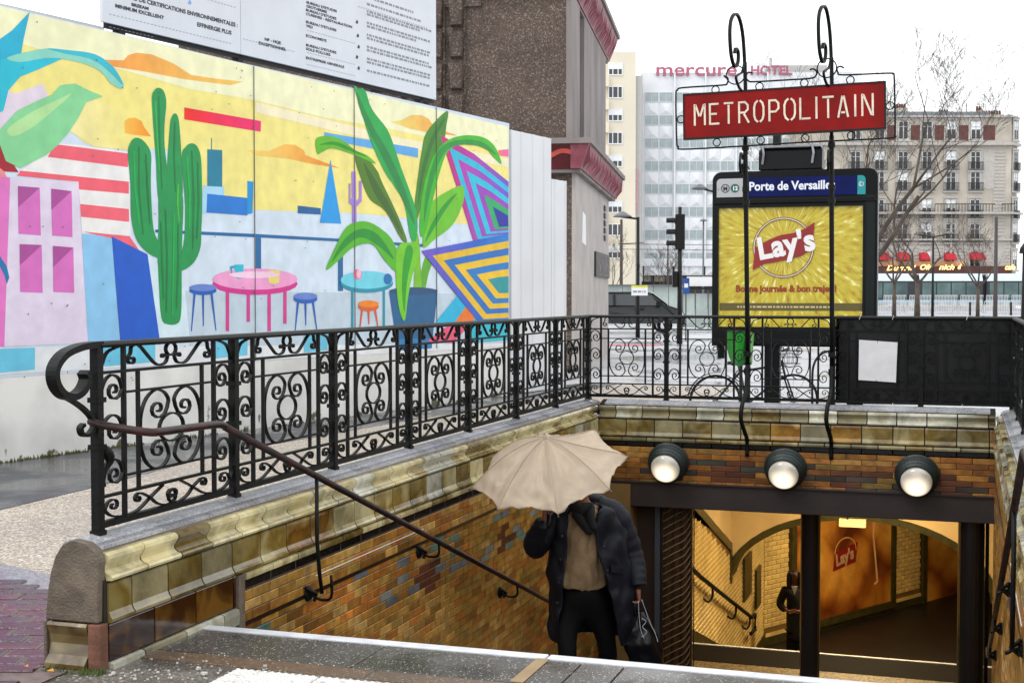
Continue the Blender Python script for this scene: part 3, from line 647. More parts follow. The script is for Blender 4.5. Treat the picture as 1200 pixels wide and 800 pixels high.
def round_lamp():
    r = thing('wall_lamp', (-2.9, YH, -.03), 'round bulkhead lamp nearest the umbrella, on the brick band', 'lamp', group='lamps on the head wall')
    M = frame((0, 0, 0), (1, 0, 0), Vector((0, -.28, .96)), Vector((0, -.96, -.28)))
    pr = [(0, 0), (.21, 0), (.215, .03), (.205, .045), (.207, .075), (.19, .085), (.193, .115), (.175, .13), (.178, .155), (.16, .17), (.162, .2), (.152, .205), (.148, .19)]
    MB().lathe(pr, 32, M).build('housing', m_lampgreen, r, local=True, smooth=False)
    for k in range(3):
        MB().lathe([(.196-.016*k, .06+.04*k), (.203-.016*k, .066+.04*k), (.196-.016*k, .072+.04*k)], 32, M).build('rib', m_lampgreen, r, local=True)
    MB().lathe([(.15, .195), (.146, .215), (.125, .24), (.08, .258), (.035, .265), (0.0005, .266)], 28, M).build('glass', m_globe, r, local=True, smooth=True)
    for a in (.6, 2.2, 3.9, 5.4):
        MB().tube([tuple(M @ Vector((.19*math.cos(a), .19*math.sin(a), .0))), tuple(M @ Vector((.16*math.cos(a), .16*math.sin(a), .17)))], .008, 6).build('clip', m_lampgreen, r, local=True)
    MB().tube([(-.0, .0, -.19), (.0, -.06, -.215)], .014, 8).build('cable_gland', m_lampgreen, r, local=True)
    return r
lamp = round_lamp()
for x, z, lb in ((-1.7, -.045, 'middle one of the three round bulkhead lamps, below the sign poles'), (-.425, -.06, 'round bulkhead lamp under the black sheet and paper notice')):
    c = copy_tree(lamp); c.location = (x, YH, z); c['label'] = lb

# ------------------------------------------------------------------ METROPOLITAIN sign on its two poles
ms = thing('metro_sign', (-1.7, 13.95, .55), 'red board lettered METROPOLITAIN held by two tall iron poles with wire scrollwork', 'sign')
m_red = mat('sign_red', '#7d0907', .55, var=.22, vs_=3, bump=.05, spec=.18); m_letter = mat('sign_letters', '#d8ccb8', .4, var=.15, vs_=10, emit='#d8ccb8', es=0)
SY = 13.62
tl, tr, bl_, br_ = [onY(*p, SY) for p in ((802, 112), (1037, 97), (803, 163), (1037, 150))]
ex = (tr-tl+br_-bl_).normalized(); wS = ((tr-tl).length+(br_-bl_).length)/2; ez = Vector((-ex.z, 0, ex.x)); hS = ((tl-bl_).length+(tr-br_).length)/2
SM = frame((tl+tr+bl_+br_)/4, ex, ez, (0, -1, 0))           # x right, y up, z towards the street
SM = frame((tl+tr+bl_+br_)/4, ex, ez, Vector(ex).cross(ez))
sf = lambda u, v: (u-.5)*wS
MB().box(-wS/2, wS/2, -hS/2, hS/2, -.03, .03, SM).build('board', m_red, ms)
fr = MB(); t = .012
for x0, x1, y0, y1 in ((-wS/2-t, wS/2+t, hS/2-.004, hS/2+t), (-wS/2-t, wS/2+t, -hS/2-t, -hS/2+.004), (-wS/2-t, -wS/2+.004, -hS/2+.004, hS/2-.004), (wS/2-.004, wS/2+t, -hS/2+.004, hS/2-.004)): fr.box(x0, x1, y0, y1, -.036, .036, SM)
fr.build('board_frame', black, ms)
GL = {'M': [[(0, 0), (0, 1)], [(.08, .97), (.46, .42)], [(.54, .42), (.92, .97)], [(1, 1), (1, 0)]],
      'E': [[(0, 0), (0, 1)], [(.12, .96), (.95, .96)], [(.12, .5), (.75, .5)], [(.12, .04), (1, .04)]],
      'T': [[(0, .96), (1, .96)], [(.5, .88), (.5, 0)]],
      'R': [[(0, 0), (0, 1)], [(.14, .96), (.6, .96), (.9, .82), (.9, .62), (.6, .48), (.14, .48)], [(.5, .42), (1, 0)]],
      'O': [[(.36, .985), (.12, .88), (0, .7), (0, .3), (.12, .12), (.36, .015)], [(.64, .985), (.88, .88), (1, .7), (1, .3), (.88, .12), (.64, .015)]],
      'P': [[(0, 0), (0, 1)], [(.14, .96), (.65, .96), (.95, .82), (.95, .58), (.65, .44), (.14, .44)]],
      'L': [[(0, 0), (0, 1)], [(.14, .04), (1, .04)]], 'I': [[(.5, 0), (.5, 1)]],
      'A': [[(0, 0), (.44, .97)], [(.56, .97), (1, 0)], [(.3, .22), (.7, .22)]],
      'N': [[(0, 0), (0, 1)], [(.1, .97), (.9, .03)], [(1, 1), (1, 0)]]}
for ch, a, b_ in zip('METROPOLITAIN', (133, 207, 275, 348, 420, 492, 563, 637, 702, 740, 812, 880, 922), (190, 260, 328, 402, 472, 545, 620, 692, 730, 800, 865, 908, 977)):
    g = MB(); x0, x1 = (a-85)/942*wS-wS/2, (b_-85)/942*wS-wS/2; H0, H1 = -hS*.22, hS*.27
    for st_ in GL[ch]:
        pts = [(x0+.008+(x1-x0-.016)*p[0], H0+(H1-H0)*p[1]) for p in st_]
        for i in range(len(pts)-1):
            (xa, za), (xb, zb) = pts[i], pts[i+1]; dx, dz = xb-xa, zb-za; l = math.hypot(dx, dz); nx, nz_ = -dz/l*.0095, dx/l*.0095; e = .004/l if len(pts) > 2 else 0
            xa -= dx*e; za -= dz*e; xb += dx*e; zb += dz*e
            g.add([(xa+nx, za+nz_, 0), (xb+nx, zb+nz_, 0), (xb-nx, zb-nz_, 0), (xa-nx, za-nz_, 0), (xa+nx, za+nz_, .004), (xb+nx, zb+nz_, .004), (xb-nx, zb-nz_, .004), (xa-nx, za-nz_, .004)],
                  [(3, 2, 1, 0), (4, 5, 6, 7), (0, 1, 5, 4), (1, 2, 6, 5), (2, 3, 7, 6), (3, 0, 4, 7)], SM @ Matrix.Translation((0, 0, .0305+.0003*i)))
    g.build('letter', m_letter, ms)
Q = lambda px, py: onY(px, py, SY)
def wire(name, pts, r=.0085, k=4): return MB().tube(crom([tuple(Q(*p)) for p in pts], k), r, 8).build(name, iron, ms, smooth=True)
wire('wire_frame', [(852, 92), (849, 97), (853, 96), (853, 92), (850, 88), (845, 89)][:1]+[(848, 89), (853, 92), (852, 98), (846, 100), (800, 103), (794, 106), (792, 112), (793, 165), (795, 172), (800, 175), (860, 172), (940, 167), (1040, 162), (1048, 158), (1049, 150), (1048, 92), (1046, 87), (1040, 86), (988, 88), (982, 85), (981, 80), (985, 78), (989, 80)], .0085)
wire('wire_frame', [(882, 86), (877, 85), (874, 90), (877, 95), (884, 96), (920, 94), (950, 92), (956, 89), (957, 84), (953, 81), (949, 82)], .0085)
for (px, py), r in (((862, 88), 11), ((969, 80), 11)):
    c = Q(px, py); R_ = r*SY/1600*.98; MB().tube([(c.x+R_*math.cos(t*PI/12), SY, c.z+R_*math.sin(t*PI/12)) for t in range(25)], .007, 6).build('wire_ring', iron, ms, smooth=True)
for px, py in ((838.5, 105.5), (890, 101.5), (942.5, 97.5), (996.5, 94), (840, 167), (891.5, 164.5), (943.5, 162), (997.5, 159), (798, 140), (1043, 124)):
    c = Q(px, py); R_ = .037; MB().tube([(c.x+R_*math.cos(t*PI/8), SY, c.z+R_*math.sin(t*PI/8)) for t in range(17)], .006, 6).build('wire_ring', iron, ms, smooth=True)
for xb, s_ in ((-2.09, 1), (-1.25, 1)):
    top = 4.43 if xb < -2 else 4.45
    pl = MB(); pl.tube([(xb, 13.93, .98), (xb, 13.90, 1.5), (xb-.0, 13.72, 3.0), (xb-.0, 13.70, 3.25)], .024, 10)
    pl.tube([(xb, 13.70, 3.25), (xb, 13.70, 3.75), (xb, 13.66, 4.0)], .018, 10); pl.build('pole', iron, ms, smooth=True)
    MB().tube(crom([(xb, 13.93, 1.0), (xb, 13.9, .85), (xb, 13.86, .72), (xb-.02, 13.74, .6), (xb-.03, 13.72, .45), (xb, 13.8, .3), (xb, 13.93, .22), (xb, 13.945, .05)], 4), .022, 8).build('foot_scroll', iron, ms, smooth=True)
    for z in (.93, 1.1, 2.62, 2.75, 3.16): MB().tube([(xb, 13.93-(z-1)*.1, z-.025), (xb, 13.93-(z-1)*.1, z+.025)], .036, 10).build('collar', iron, ms)
    # crook with inner scroll at the top of each pole
    cr = MB(); cr.ribbon(crom([(13.70, 3.7), (13.66, 4.05), (13.60, 4.28), (13.50, top-.02), (13.38, top), (13.27, top-.08), (13.24, top-.22), (13.28, 4.02), (13.38, 3.92), (13.47, 3.97), (13.48, 4.07), (13.41, 4.1), (13.38, 4.05)], 4), .02, .03)
    cr.ribbon(crom([(13.66, 4.0), (13.6, 3.9), (13.5, 3.86), (13.42, 3.82), (13.5, 3.74), (13.62, 3.7)], 4), .014, .022)
    cr.v = [(xb+v[1]-.2*(13.70-v[0]), 13.7+(v[0]-13.7)*.9, v[2]) for v in cr.v]; cr.build('crook', iron, ms)
    sc = MB(); sc.ribbon(crom([(13.76, 3.05), (13.62, 3.1), (13.56, 3.0), (13.62, 2.9), (13.7, 2.93), (13.68, 3.0)], 4), .014, .022)
    sc.ribbon(crom([(13.8, 2.75), (13.9, 2.9), (13.98, 2.86), (13.95, 2.76), (13.88, 2.78)], 4), .014, .022)
    sc.v = [(xb+v[1]+(-.03 if xb < -2 else -.02), v[0], v[2]) for v in sc.v]; sc.build('pole_scroll', iron, ms)
# ------------------------------------------------------------------ painted hoarding
HA = (-9.1995, 11.3796); hd_ = math.atan(880/FPX)-YAW; HD = (math.sin(hd_), math.cos(hd_)); HN = (HD[1], -HD[0])   # HN faces the stairs
def HP(px, py, off=0):
    p = onplane(px, py, (HA[0]+HN[0]*off, HA[1]+HN[1]*off), HD); return p
HF = frame((HA[0], HA[1], 0), (HD[0], HD[1], 0), (-HN[0], -HN[1], 0), (0, 0, 1))       # local x along, -y towards the viewer
def hu(px, py=300): p = HP(px, py); return (p.x-HA[0])*HD[0]+(p.y-HA[1])*HD[1]
hb = thing('hoarding', (HA[0]+HD[0]*5, HA[1]+HD[1]*5, 0), 'tall white site hoarding painted with a cactus, plant and cafe tables mural', 'hoarding')
m_hwhite = mat('hoarding_white', '#c9d3df', .45, var=.06, vs_=1.5)
m_plinth = mat('whitewashed_concrete', '#d6d5d1', .75, var=.14, vs_=1.8, bump=.3, bs=8, detail=8)
t = m_plinth.node_tree; b = t.nodes['Principled BSDF']           # chips and moss stains near the foot
co = t.nodes.new('ShaderNodeTexCoord'); sx = t.nodes.new('ShaderNodeSeparateXYZ'); t.links.new(co.outputs['Object'], sx.inputs[0])
n_ = t.nodes.new('ShaderNodeTexNoise'); n_.inputs['Scale'].default_value = 4.5; n_.inputs['Detail'].default_value = 8; t.links.new(co.outputs['Object'], n_.inputs['Vector'])
mr = t.nodes.new('ShaderNodeMapRange'); mr.inputs[1].default_value = 0; mr.inputs[2].default_value = .55; mr.inputs[2].default_value = .3; mr.inputs[3].default_value = .12; mr.inputs[4].default_value = -.14; t.links.new(sx.outputs['Z'], mr.inputs[0])
ad = t.nodes.new('ShaderNodeMath'); t.links.new(n_.outputs['Fac'], ad.inputs[0]); t.links.new(mr.outputs[0], ad.inputs[1])
rp_ = t.nodes.new('ShaderNodeValToRGB'); rp_.color_ramp.elements[0].position = .62; rp_.color_ramp.elements[0].color = (0, 0, 0, 1); rp_.color_ramp.elements[1].position = .67; rp_.color_ramp.elements[1].color = (1, 1, 1, 1)
t.links.new(ad.outputs[0], rp_.inputs['Fac']); mxn = t.nodes.new('ShaderNodeMix'); mxn.data_type = 'RGBA'
src = b.inputs['Base Color'].links[0].from_socket; t.links.new(rp_.outputs[0], mxn.inputs[0]); t.links.new(src, mxn.inputs[6]); mxn.inputs[7].default_value = hx('#55533c'); t.links.new(mxn.outputs[2], b.inputs['Base Color'])
ZT = 4.56; seams = [-9.5, -6.6, -3.9, -1.2, .9, hu(298), hu(415), hu(511), hu(597)]
MB().box(-9.5, hu(597)+.02, -.0, .35, -.1, .86, HF).build('concrete_base', m_plinth, hb)
for a, b_ in zip(seams, seams[1:]): MB().box(a+.006, b_-.006, 0, .05, .862, ZT, HF).build('hoarding_panel', m_hwhite, hb)
# paint: flat shapes of colour on the panels
mm = bpy.data.materials.new('mural_paint'); mm.use_nodes = True; t = mm.node_tree; b = t.nodes['Principled BSDF']
at = t.nodes.new('ShaderNodeAttribute'); at.attribute_name = 'paint'; co = t.nodes.new('ShaderNodeTexCoord')
n_ = t.nodes.new('ShaderNodeTexNoise'); n_.inputs['Scale'].default_value = 5; n_.inputs['Detail'].default_value = 7; t.links.new(co.outputs['Object'], n_.inputs['Vector'])
mr = t.nodes.new('ShaderNodeMapRange'); mr.inputs[1].default_value = .3; mr.inputs[2].default_value = .7; mr.inputs[3].default_value = .9; mr.inputs[4].default_value = 1.08; t.links.new(n_.outputs['Fac'], mr.inputs[0])
h = t.nodes.new('ShaderNodeHueSaturation'); t.links.new(mr.outputs[0], h.inputs['Value']); h.inputs['Saturation'].default_value = 1.2; t.links.new(at.outputs['Color'], h.inputs['Color']); t.links.new(h.outputs[0], b.inputs['Base Color']); b.inputs['Roughness'].default_value = .5
I_H = ROOTM[hb.name].inverted()
def paint(name, shapes):
    """shapes: (layer, colour or [colours], px outline, smooth)"""
    vs, fs, cs = [], [], []
    for k_, s_ in enumerate(shapes):
        ly, c, pts = s_[0], s_[1], s_[2]
        if len(s_) > 3 and s_[3]: pts = crom(pts, 4, True)
        P = [HP(x, y, .002+.0009*ly+.00014*k_) for x, y in pts]; o = len(vs); vs += [tuple(I_H @ p) for p in P]
        fl = [Vector(((p.x-HA[0])*HD[0]+(p.y-HA[1])*HD[1], p.z, 0)) for p in P]
        fs += [tuple(i+o for i in t_) for t_ in tessellate_polygon([fl])]
        if isinstance(c, str): cs += [hx(c)]*len(P)
        else:                                      # two colours, first at the left end of the shape, second at the right
            x0, x1 = min(p[0] for p in pts), max(p[0] for p in pts)
            for p in pts:
                k = (p[0]-x0)/(x1-x0); cs.append(tuple(a*(1-k)+b_*k for a, b_ in zip(hx(c[0]), hx(c[1]))))
    me = bpy.data.meshes.new(name); me.from_pydata(vs, [], fs); at_ = me.color_attributes.new('paint', 'FLOAT_COLOR', 'POINT')
    for i, c in enumerate(cs): at_.data[i].color = c
    me.materials.append(mm); o = bpy.data.objects.new(name, me); COL.objects.link(o); o.parent = hb; return o
Lf = -14
TOPL = [(Lf, 2), (297.5, 75.2), (414.5, 103.6), (510.5, 127), (596, 147.8)]
paint('painted_sky', [(0, '#d3dfeb', [(Lf, 3), (596, 148.5), (596, 404), (Lf, 440)]),
    (1, '#ece19a', [(Lf, 4), (596, 149), (596, 268), (420, 250), (300, 246), (238, 243), (200, 176), (100, 168), (85, 155), (0, 140), (Lf, 138)]),
    (2, '#ecebc8', [(Lf, 4), (596, 149), (596, 178), (500, 160), (450, 150), (380, 138), (300, 118), (220, 104), (150, 84), (60, 62), (Lf, 40)]),
    (2, ['#f0e6b4', '#ece19a'], [(60, 140), (100, 112), (150, 132), (150, 176), (110, 172)]),
    (1, '#dfd3df', [(Lf, 96), (18, 110), (50, 98), (60, 120), (20, 150), (Lf, 160)]),
    (2, '#efe7c9', [(300, 120), (470, 162), (596, 186), (596, 196), (470, 172), (300, 132)])])
for c_ in [(3, ['#ef9e72', '#ecc97e'], [(78, 68), (118, 70), (145, 71), (150, 65), (160, 62), (178, 64), (202, 74), (224, 88), (250, 92), (285, 96), (270, 100), (216, 93), (169, 84), (118, 76)]),
    (3, ['#efc077', '#efa066'], [(146, 142), (150, 139), (158, 138), (166, 142), (169, 149), (177, 160), (158, 158), (146, 156)]),
    (3, ['#ecd58a', '#ea9460'], [(290, 176), (315, 177), (334, 169), (346, 170), (356, 176), (358, 182), (398, 197), (365, 192), (338, 186), (300, 182)]),
    (3, ['#e9da8a', '#ef9c6c'], [(458, 143), (470, 141), (482, 135), (494, 135), (502, 139), (510, 150), (536, 159), (510, 157), (480, 151)]),
    (3, ['#ee8d8a', '#e880b8'], [(584, 176), (596, 175), (596, 184), (583, 182)])]: paint('painted_cloud', [c_])
paint('painted_striped_wall', [(3, '#e9e8e6', [(50, 180), (58, 168), (95, 170), (151, 178), (153, 276), (96, 273), (92, 214), (20, 204)]),
    (4, '#ea828c', [(64, 169), (150, 180), (150, 196), (56, 184)]), (4, '#ea828c', [(24, 200), (151, 213), (151, 227), (92, 222), (92, 213), (20, 206)]),
    (4, '#ec858f', [(94, 239), (151, 245), (151.5, 260), (95, 254)]), (4, '#ec858f', [(96, 271), (152, 277), (163, 293), (130, 279)])])
win = []
for q in ([(21, 218), (46.6, 220), (48, 276), (21.6, 274)], [(60, 221), (84, 224), (85, 278), (61, 276)], [(23, 286), (49, 287), (50, 343), (23.6, 342)], [(62, 288), (86, 290), (87, 343), (62.5, 342)]):
    win += [(6, '#d384bf', q), (7, '#a86098', [q[0], q[1], (q[0][0]+.3, q[0][1]+25)])]
paint('painted_pink_house', [(4, ['#d983bc', '#e08fc8'], [(Lf, 206), (12, 208), (5, 406), (Lf, 407)]), (5, '#ddd3e4', [(12, 208), (92, 214), (103, 402), (5, 406)]),
    (4, '#a01f2c', [(Lf, 150), (0, 169), (22, 202), (5, 201), (Lf, 190)]), (5, '#e39aa0', [(Lf, 186), (5, 201), (8, 208), (Lf, 207)]),
    (6, '#3277a6', [(Lf, 296), (0, 300), (8, 312), (11, 325), (8, 333), (5, 322), (0, 312), (Lf, 306)])]+win)
paint('painted_blue_walls', [(4, '#9dc8e8', [(96, 274), (131, 277), (140, 399), (103, 402)]), (5, '#0b57c4', [(131, 277), (173, 298), (187, 396), (141, 399)]),
    (4, '#d5e6ee', [(173, 298), (217, 342), (222, 394), (187, 396)])])
paint('painted_leaf', [(4, '#45aecb', [(Lf, 50), (0, 46), (14, 36), (35, 14), (28, 45), (25, 62), (10, 72), (Lf, 78)]),
    (5, '#55bdd0', [(Lf, 74), (10, 68), (40, 60), (62, 62), (80, 66), (62, 74), (44, 82), (24, 90), (10, 106), (4, 130), (Lf, 138)]),
    (6, '#93cfc0', [(8, 68), (36, 60), (62, 57), (92, 62), (118, 68), (132, 78), (145, 98), (142, 104), (130, 98), (118, 84), (96, 74), (60, 68), (24, 73)], True),
    (7, '#5fb9c9', [(55, 57), (80, 59), (112, 64), (134, 80), (144, 100), (130, 86), (108, 70), (76, 63)], True),
    (6, '#92cf9e', [(Lf, 160), (0, 152), (20, 130), (42, 119), (61, 111), (71, 100), (88, 98), (104, 106), (121, 113), (101, 120), (92, 138), (81, 155), (66, 172), (54, 182), (24, 197), (7, 189), (0, 170), (Lf, 166)]),
    (7, '#b5dba4', [(10, 150), (40, 130), (70, 116), (84, 110), (60, 132), (34, 152), (14, 160)], True)])
paint('painted_red_bar', [(4, ['#ea6a66', '#ea4f80'], [(216, 126), (306, 142), (305.5, 154.5), (216, 140)])])
for c_ in [(4, '#277b96', [(243, 175), (260.5, 176), (260.5, 219), (243, 218)]),
    (4, '#277b96', [(247.5, 162), (248.5, 162), (248.5, 176), (247.5, 176)]), (3, '#b0d5ea', [(238, 217), (263, 219), (263, 232), (244, 230), (243, 250), (236, 250)]),
    (5, '#0d74cb', [(243, 227), (290, 232), (290, 252.5), (242, 249)]), (5, '#3b93d0', [(290, 212), (297, 213), (296, 250), (290, 251)]), (5, '#0c5a93', [(349, 241), (376, 244), (376, 251.5), (349, 250)]),
    (6, '#1b96dd', [(387.5, 187), (400, 262), (375, 261)]), (4, '#7aaede', [(380, 155), (490, 174), (490, 185), (380, 163)])]: paint('painted_building', [c_])
paint('painted_terrace', [(2, '#c0ced9', [(216, 341), (300, 342), (480, 343), (596, 345), (596, 402), (222, 408)]),
    (3, '#20659c', [(182, 269), (297, 274), (395, 279.5), (495, 286), (495, 289.5), (395, 283), (297, 278), (182, 272.5)]),
    (3, '#20659c', [(299, 277), (306, 277.5), (306, 318), (299, 318)]), (3, '#1b6196', [(396, 281), (402, 281.5), (402, 341), (396, 341)])])
cg = '#25904f'
paint('painted_cactus', [(6, cg, [(178, 115), (181, 106), (186, 103), (192, 107), (195, 120), (193, 145), (193, 170), (196, 200), (195, 228), (187, 236), (184, 215), (183, 190), (180, 150)], True),
    (6, cg, [(199, 150), (201, 138), (205, 133), (209, 138), (211, 155), (213, 190), (214, 230), (206, 240), (198, 232), (196, 200)], True),
    (6, cg, [(187, 225), (200, 222), (214, 228), (214, 270), (213, 300), (213, 345), (212, 370), (208, 379), (197, 380), (189, 372), (186, 330), (185, 300), (186, 260)], True),
    (6, cg, [(150, 185), (151, 172), (156, 163), (163, 162), (171, 168), (177, 180), (177, 200), (177, 222), (180, 268), (188, 288), (187, 302), (172, 295), (160, 280), (154, 255), (153, 215)], True),
    (6, cg, [(213, 185), (218, 172), (225, 168), (232, 173), (236, 190), (237, 240), (236, 270), (235, 290), (227, 308), (212, 317), (212, 300), (216, 280), (217, 240)], True)]+
    [(7, c, [(x0-.8, y0), (x0+.9, y0+1), (x1+1.2, (y0+y1)/2), (x2+.7, y1), (x2-.7, y1), (x1-.8, (y0+y1)/2)]) for c, x0, y0, x1, x2, y1 in
     [('#15743a', 186, 112, 187, 190, 222), ('#4fae63', 182, 118, 184, 187, 200), ('#15743a', 205, 142, 204, 206, 225), ('#67b558', 209, 215, 208, 210, 260), ('#15743a', 163, 172, 163, 168, 275), ('#45aa5f', 157, 176, 158, 163, 262),
      ('#15743a', 225, 176, 227, 226, 292), ('#4cae60', 219, 182, 222, 222, 268), ('#15743a', 194, 245, 196, 195, 366), ('#43a75a', 204, 250, 203, 202, 370), ('#187a3f', 209, 262, 209, 207, 362), ('#187a3f', 189, 260, 190, 192, 350), ('#15743a', 171, 180, 173, 176, 262), ('#187a3f', 232, 190, 233, 231, 280)]])
def ell(cx, cy, rx, ry, n=20): return [(cx+rx*math.cos(2*PI*i/n), cy+ry*math.sin(2*PI*i/n)) for i in range(n)]
def stool(cx, cy, rx, c1, c2, foot, w_=1.4):
    sh = [(6, c2, ell(cx, cy+3.2, rx, 5.4)), (7, c1, ell(cx, cy, rx, 4.2))]
    for dx, fx, fy in ((-rx*.6, -rx*.85, foot), (0, .5, foot-6), (rx*.6, rx*.95, foot-1)): sh.append((5, c2, [(cx+dx-w_, cy+4), (cx+dx+w_, cy+4), (cx+fx+.5, fy), (cx+fx-.5, fy)]))
    return sh
paint('painted_cafe_table', [(7, '#e9abcf', ell(299, 327, 50, 12.5)), (6, '#cf5f97', ell(299, 332.5, 50, 13))]+[(5, '#cf6499', [(x-2, 336), (x+2, 336), (x+2, y), (x-2, y)]) for x, y in ((266.6, 388), (291, 377), (315.5, 388), (334, 379))]+
    [(8, '#4fbcd0', [(275, 310), (285.5, 310), (285, 325), (281, 327), (276, 325.5)]), (8, '#3a9cba', [(270, 312), (275.5, 311), (275.5, 313), (272, 314.5), (272.5, 321), (276, 322), (276, 324), (271, 322)]), (8, '#e6d88a', [(314, 317.5), (328, 316.5), (327, 331), (322, 333), (315, 331)]),
     (8, '#f0d0e2', ell(298, 322, 30, 4))]+stool(238, 337, 16, '#7b8fc9', '#3f66b5', 388)+stool(358, 347, 14, '#7b8fc9', '#3f66b5', 387)+
    [(7, '#88d0e0', ell(430, 328, 31, 10.5)), (6, '#2c8ea3', ell(430, 332, 31, 11))]+[(5, '#2c8ea3', [(x-1.3, 338), (x+1.3, 338), (x+1.3, y), (x-1.3, y)]) for x, y in ((413, 384), (450, 384))]+
    [(8, '#e88aa8', ell(419, 321.5, 5, 6)), (9, '#efc4d2', ell(420.5, 321, 2.6, 5)), (8, '#1f6fb0', ell(454.5, 327, 5, 6.5))]+stool(432, 356, 12, '#ea8a3c', '#d9602c', 386))
G = lambda l, c, pts: (l, c, pts, True)
paint('painted_potted_plant', [(7, '#155a88', [(456, 342), (513, 340), (507, 396), (464, 397)]), (8, '#0d4770', ell(484.5, 341, 28.5, 4.5)),
    G(6, '#7fb84e', [(482, 275), (490, 275), (493, 310), (494, 343), (485, 344), (486, 310)]), G(6, '#64a43e', [(499, 300), (506, 296), (510, 300), (503, 318), (497, 343), (494, 320)]),
    G(7, '#38a053', [(415, 102), (420, 104), (428, 106), (436, 128), (454, 152), (463, 175), (470, 196), (488, 248), (488, 280), (481, 278), (474, 240), (462, 218), (450, 200), (434, 164), (424, 132)]), G(8, '#237f3f', [(418, 108), (436, 146), (456, 180), (476, 226), (486, 262), (478, 248), (460, 208), (440, 168), (424, 134)]),
    G(6, '#52772f', [(416, 183), (430, 186), (442, 200), (448, 214), (466, 252), (477, 282), (470, 280), (452, 248), (434, 234), (424, 212)]), G(7, '#3c5f26', [(426, 190), (444, 218), (462, 250), (472, 276), (456, 252), (438, 224)]),
    G(8, '#68b043', [(371, 162), (390, 160), (404, 166), (416, 176), (430, 182), (440, 192), (414, 181), (390, 174), (378, 178), (372, 180)]), G(9, '#3d8b33', [(374, 170), (392, 166), (412, 174), (430, 184), (410, 177), (392, 170)]),
    G(6, '#4b8139', [(524, 130), (523, 148), (520, 166), (508, 188), (498, 224), (488, 260), (486, 240), (491, 200), (494, 180), (500, 155)]), G(7, '#356a2c', [(522, 138), (508, 168), (498, 200), (490, 240), (494, 200), (506, 160)]),
    G(8, '#55b044', [(520, 168), (542, 159), (566, 161), (580, 172), (588, 192), (578, 184), (568, 173), (545, 169), (526, 176), (516, 200), (506, 240), (498, 274), (492, 272), (494, 232), (504, 192)]), G(9, '#2f8c3c', [(514, 176), (540, 164), (566, 167), (582, 182), (560, 171), (530, 172), (514, 192), (502, 236), (497, 262), (500, 222)]),
    G(7, '#78bb50', [(538, 218), (544, 222), (542, 240), (530, 264), (510, 280), (496, 290), (498, 262), (504, 240), (518, 228)]), G(8, '#3e9440', [(536, 226), (522, 246), (506, 272), (498, 284), (506, 262), (520, 240)]),
    G(8, '#60b041', [(382, 316), (394, 288), (402, 272), (412, 262), (432, 260), (454, 274), (463, 288), (466, 304), (464, 318), (450, 304), (436, 286), (414, 290), (396, 306)]), G(9, '#2e8a38', [(388, 308), (404, 280), (424, 268), (444, 276), (462, 304), (446, 290), (424, 278), (406, 288)]),
    G(9, '#7bc24a', [(466, 290), (478, 284), (492, 290), (488, 308), (482, 328), (478, 350), (474, 376), (467, 358), (464, 320)]), G(10, '#429a3e', [(476, 290), (484, 294), (477, 330), (474, 366), (471, 330)]),
    (5, '#a98fce', [(412, 201), (417, 201), (418, 262), (413, 261)]), (5, '#a98fce', [(409, 215), (411, 215), (411, 232), (415, 236), (415, 242), (409, 238)]), (5, '#a98fce', [(421, 212), (424, 212), (424, 236), (416, 244), (416, 238), (421, 232)])])
def nest(tip, A, B, cols, C):                 # chevrons one inside the other, closing on C
    sh = []
    for i, c in enumerate(cols):
        k = i/len(cols); f_ = lambda p: (p[0]+(C[0]-p[0])*k, p[1]+(C[1]-p[1])*k)
        sh.append((7+i*.5, c, [f_(tip), f_(A), f_(B)] if len(A) == 2 else [f_(tip)]+[f_(a) for a in A]))
    return sh
star = []
for i, c in enumerate(['#c42f74', '#3fb6d2', '#b552a8', '#45bcd6', '#9a5bb4', '#3ea66a', '#3c3f9a']):
    k = i*.135; C = (592, 262); g = lambda p: (min(596, p[0]+(C[0]-p[0])*k), p[1]+(C[1]-p[1])*k)
    star.append((8+i, [c, '#7a6cc8'] if i in (0, 2) else c, [g((516, 158)), g((555, 180)), g((610, 213)), (596, g((600, 279))[1]), g((555, 283))]))
for i, c in enumerate(['#4a57b4', '#e0b93c', '#1f6cbb', '#e3bd42', '#2277bd', '#e8c04c', '#2a8f93']):
    k = i*.135; C = (590, 335); g = lambda p: (min(596, p[0]+(C[0]-p[0])*k), p[1]+(C[1]-p[1])*k)
    star.append((15+i, ['#7d6cc2', '#2f7cc6'] if i == 0 else c, [g((494, 294)), g((560, 281)), (596, g((600, 274))[1]), (596, g((600, 378))[1] if i else 379), g((563, 380))]))
star += [(7, '#4fb4d6', [(510, 378), (545, 335), (556, 345), (530, 382)]), (7, '#e88a5c', [(530, 382), (556, 345), (566, 360), (548, 385)]), (7, '#57b8c8', [(548, 386), (566, 358), (596, 378), (596, 398), (545, 402)]), (7, '#e0768c', [(500, 400), (530, 378), (548, 384), (530, 402)])]
paint('painted_star', star)
paint('painted_border', [(3, '#84c6de', [(Lf, 409), (41, 407), (41, 433), (Lf, 438)]), (2, '#dfe2e4', [(Lf, 408), (596, 402), (596, 404.5), (560, 408), (Lf, 439)]), (4, '#84c6de', [(113, 401), (182, 397), (182, 424), (113, 430)]),
    (4, '#84c6de', [(250, 395), (290, 393), (290, 416), (250, 420)]), (4, '#2d78b0', [(462, 392), (508, 390), (506, 408), (464, 411)]), (5, '#7fc0d6', [(356, 392), (384, 390), (384, 410), (356, 413)])])
for px in (298, 415, 511): MB().box(hu(px)-.0012, hu(px)+.0012, -.020, 0, .87, ZT-.01, HF).build('panel_seam', mat('seam_grey', '#7a7d80', .6), hb)
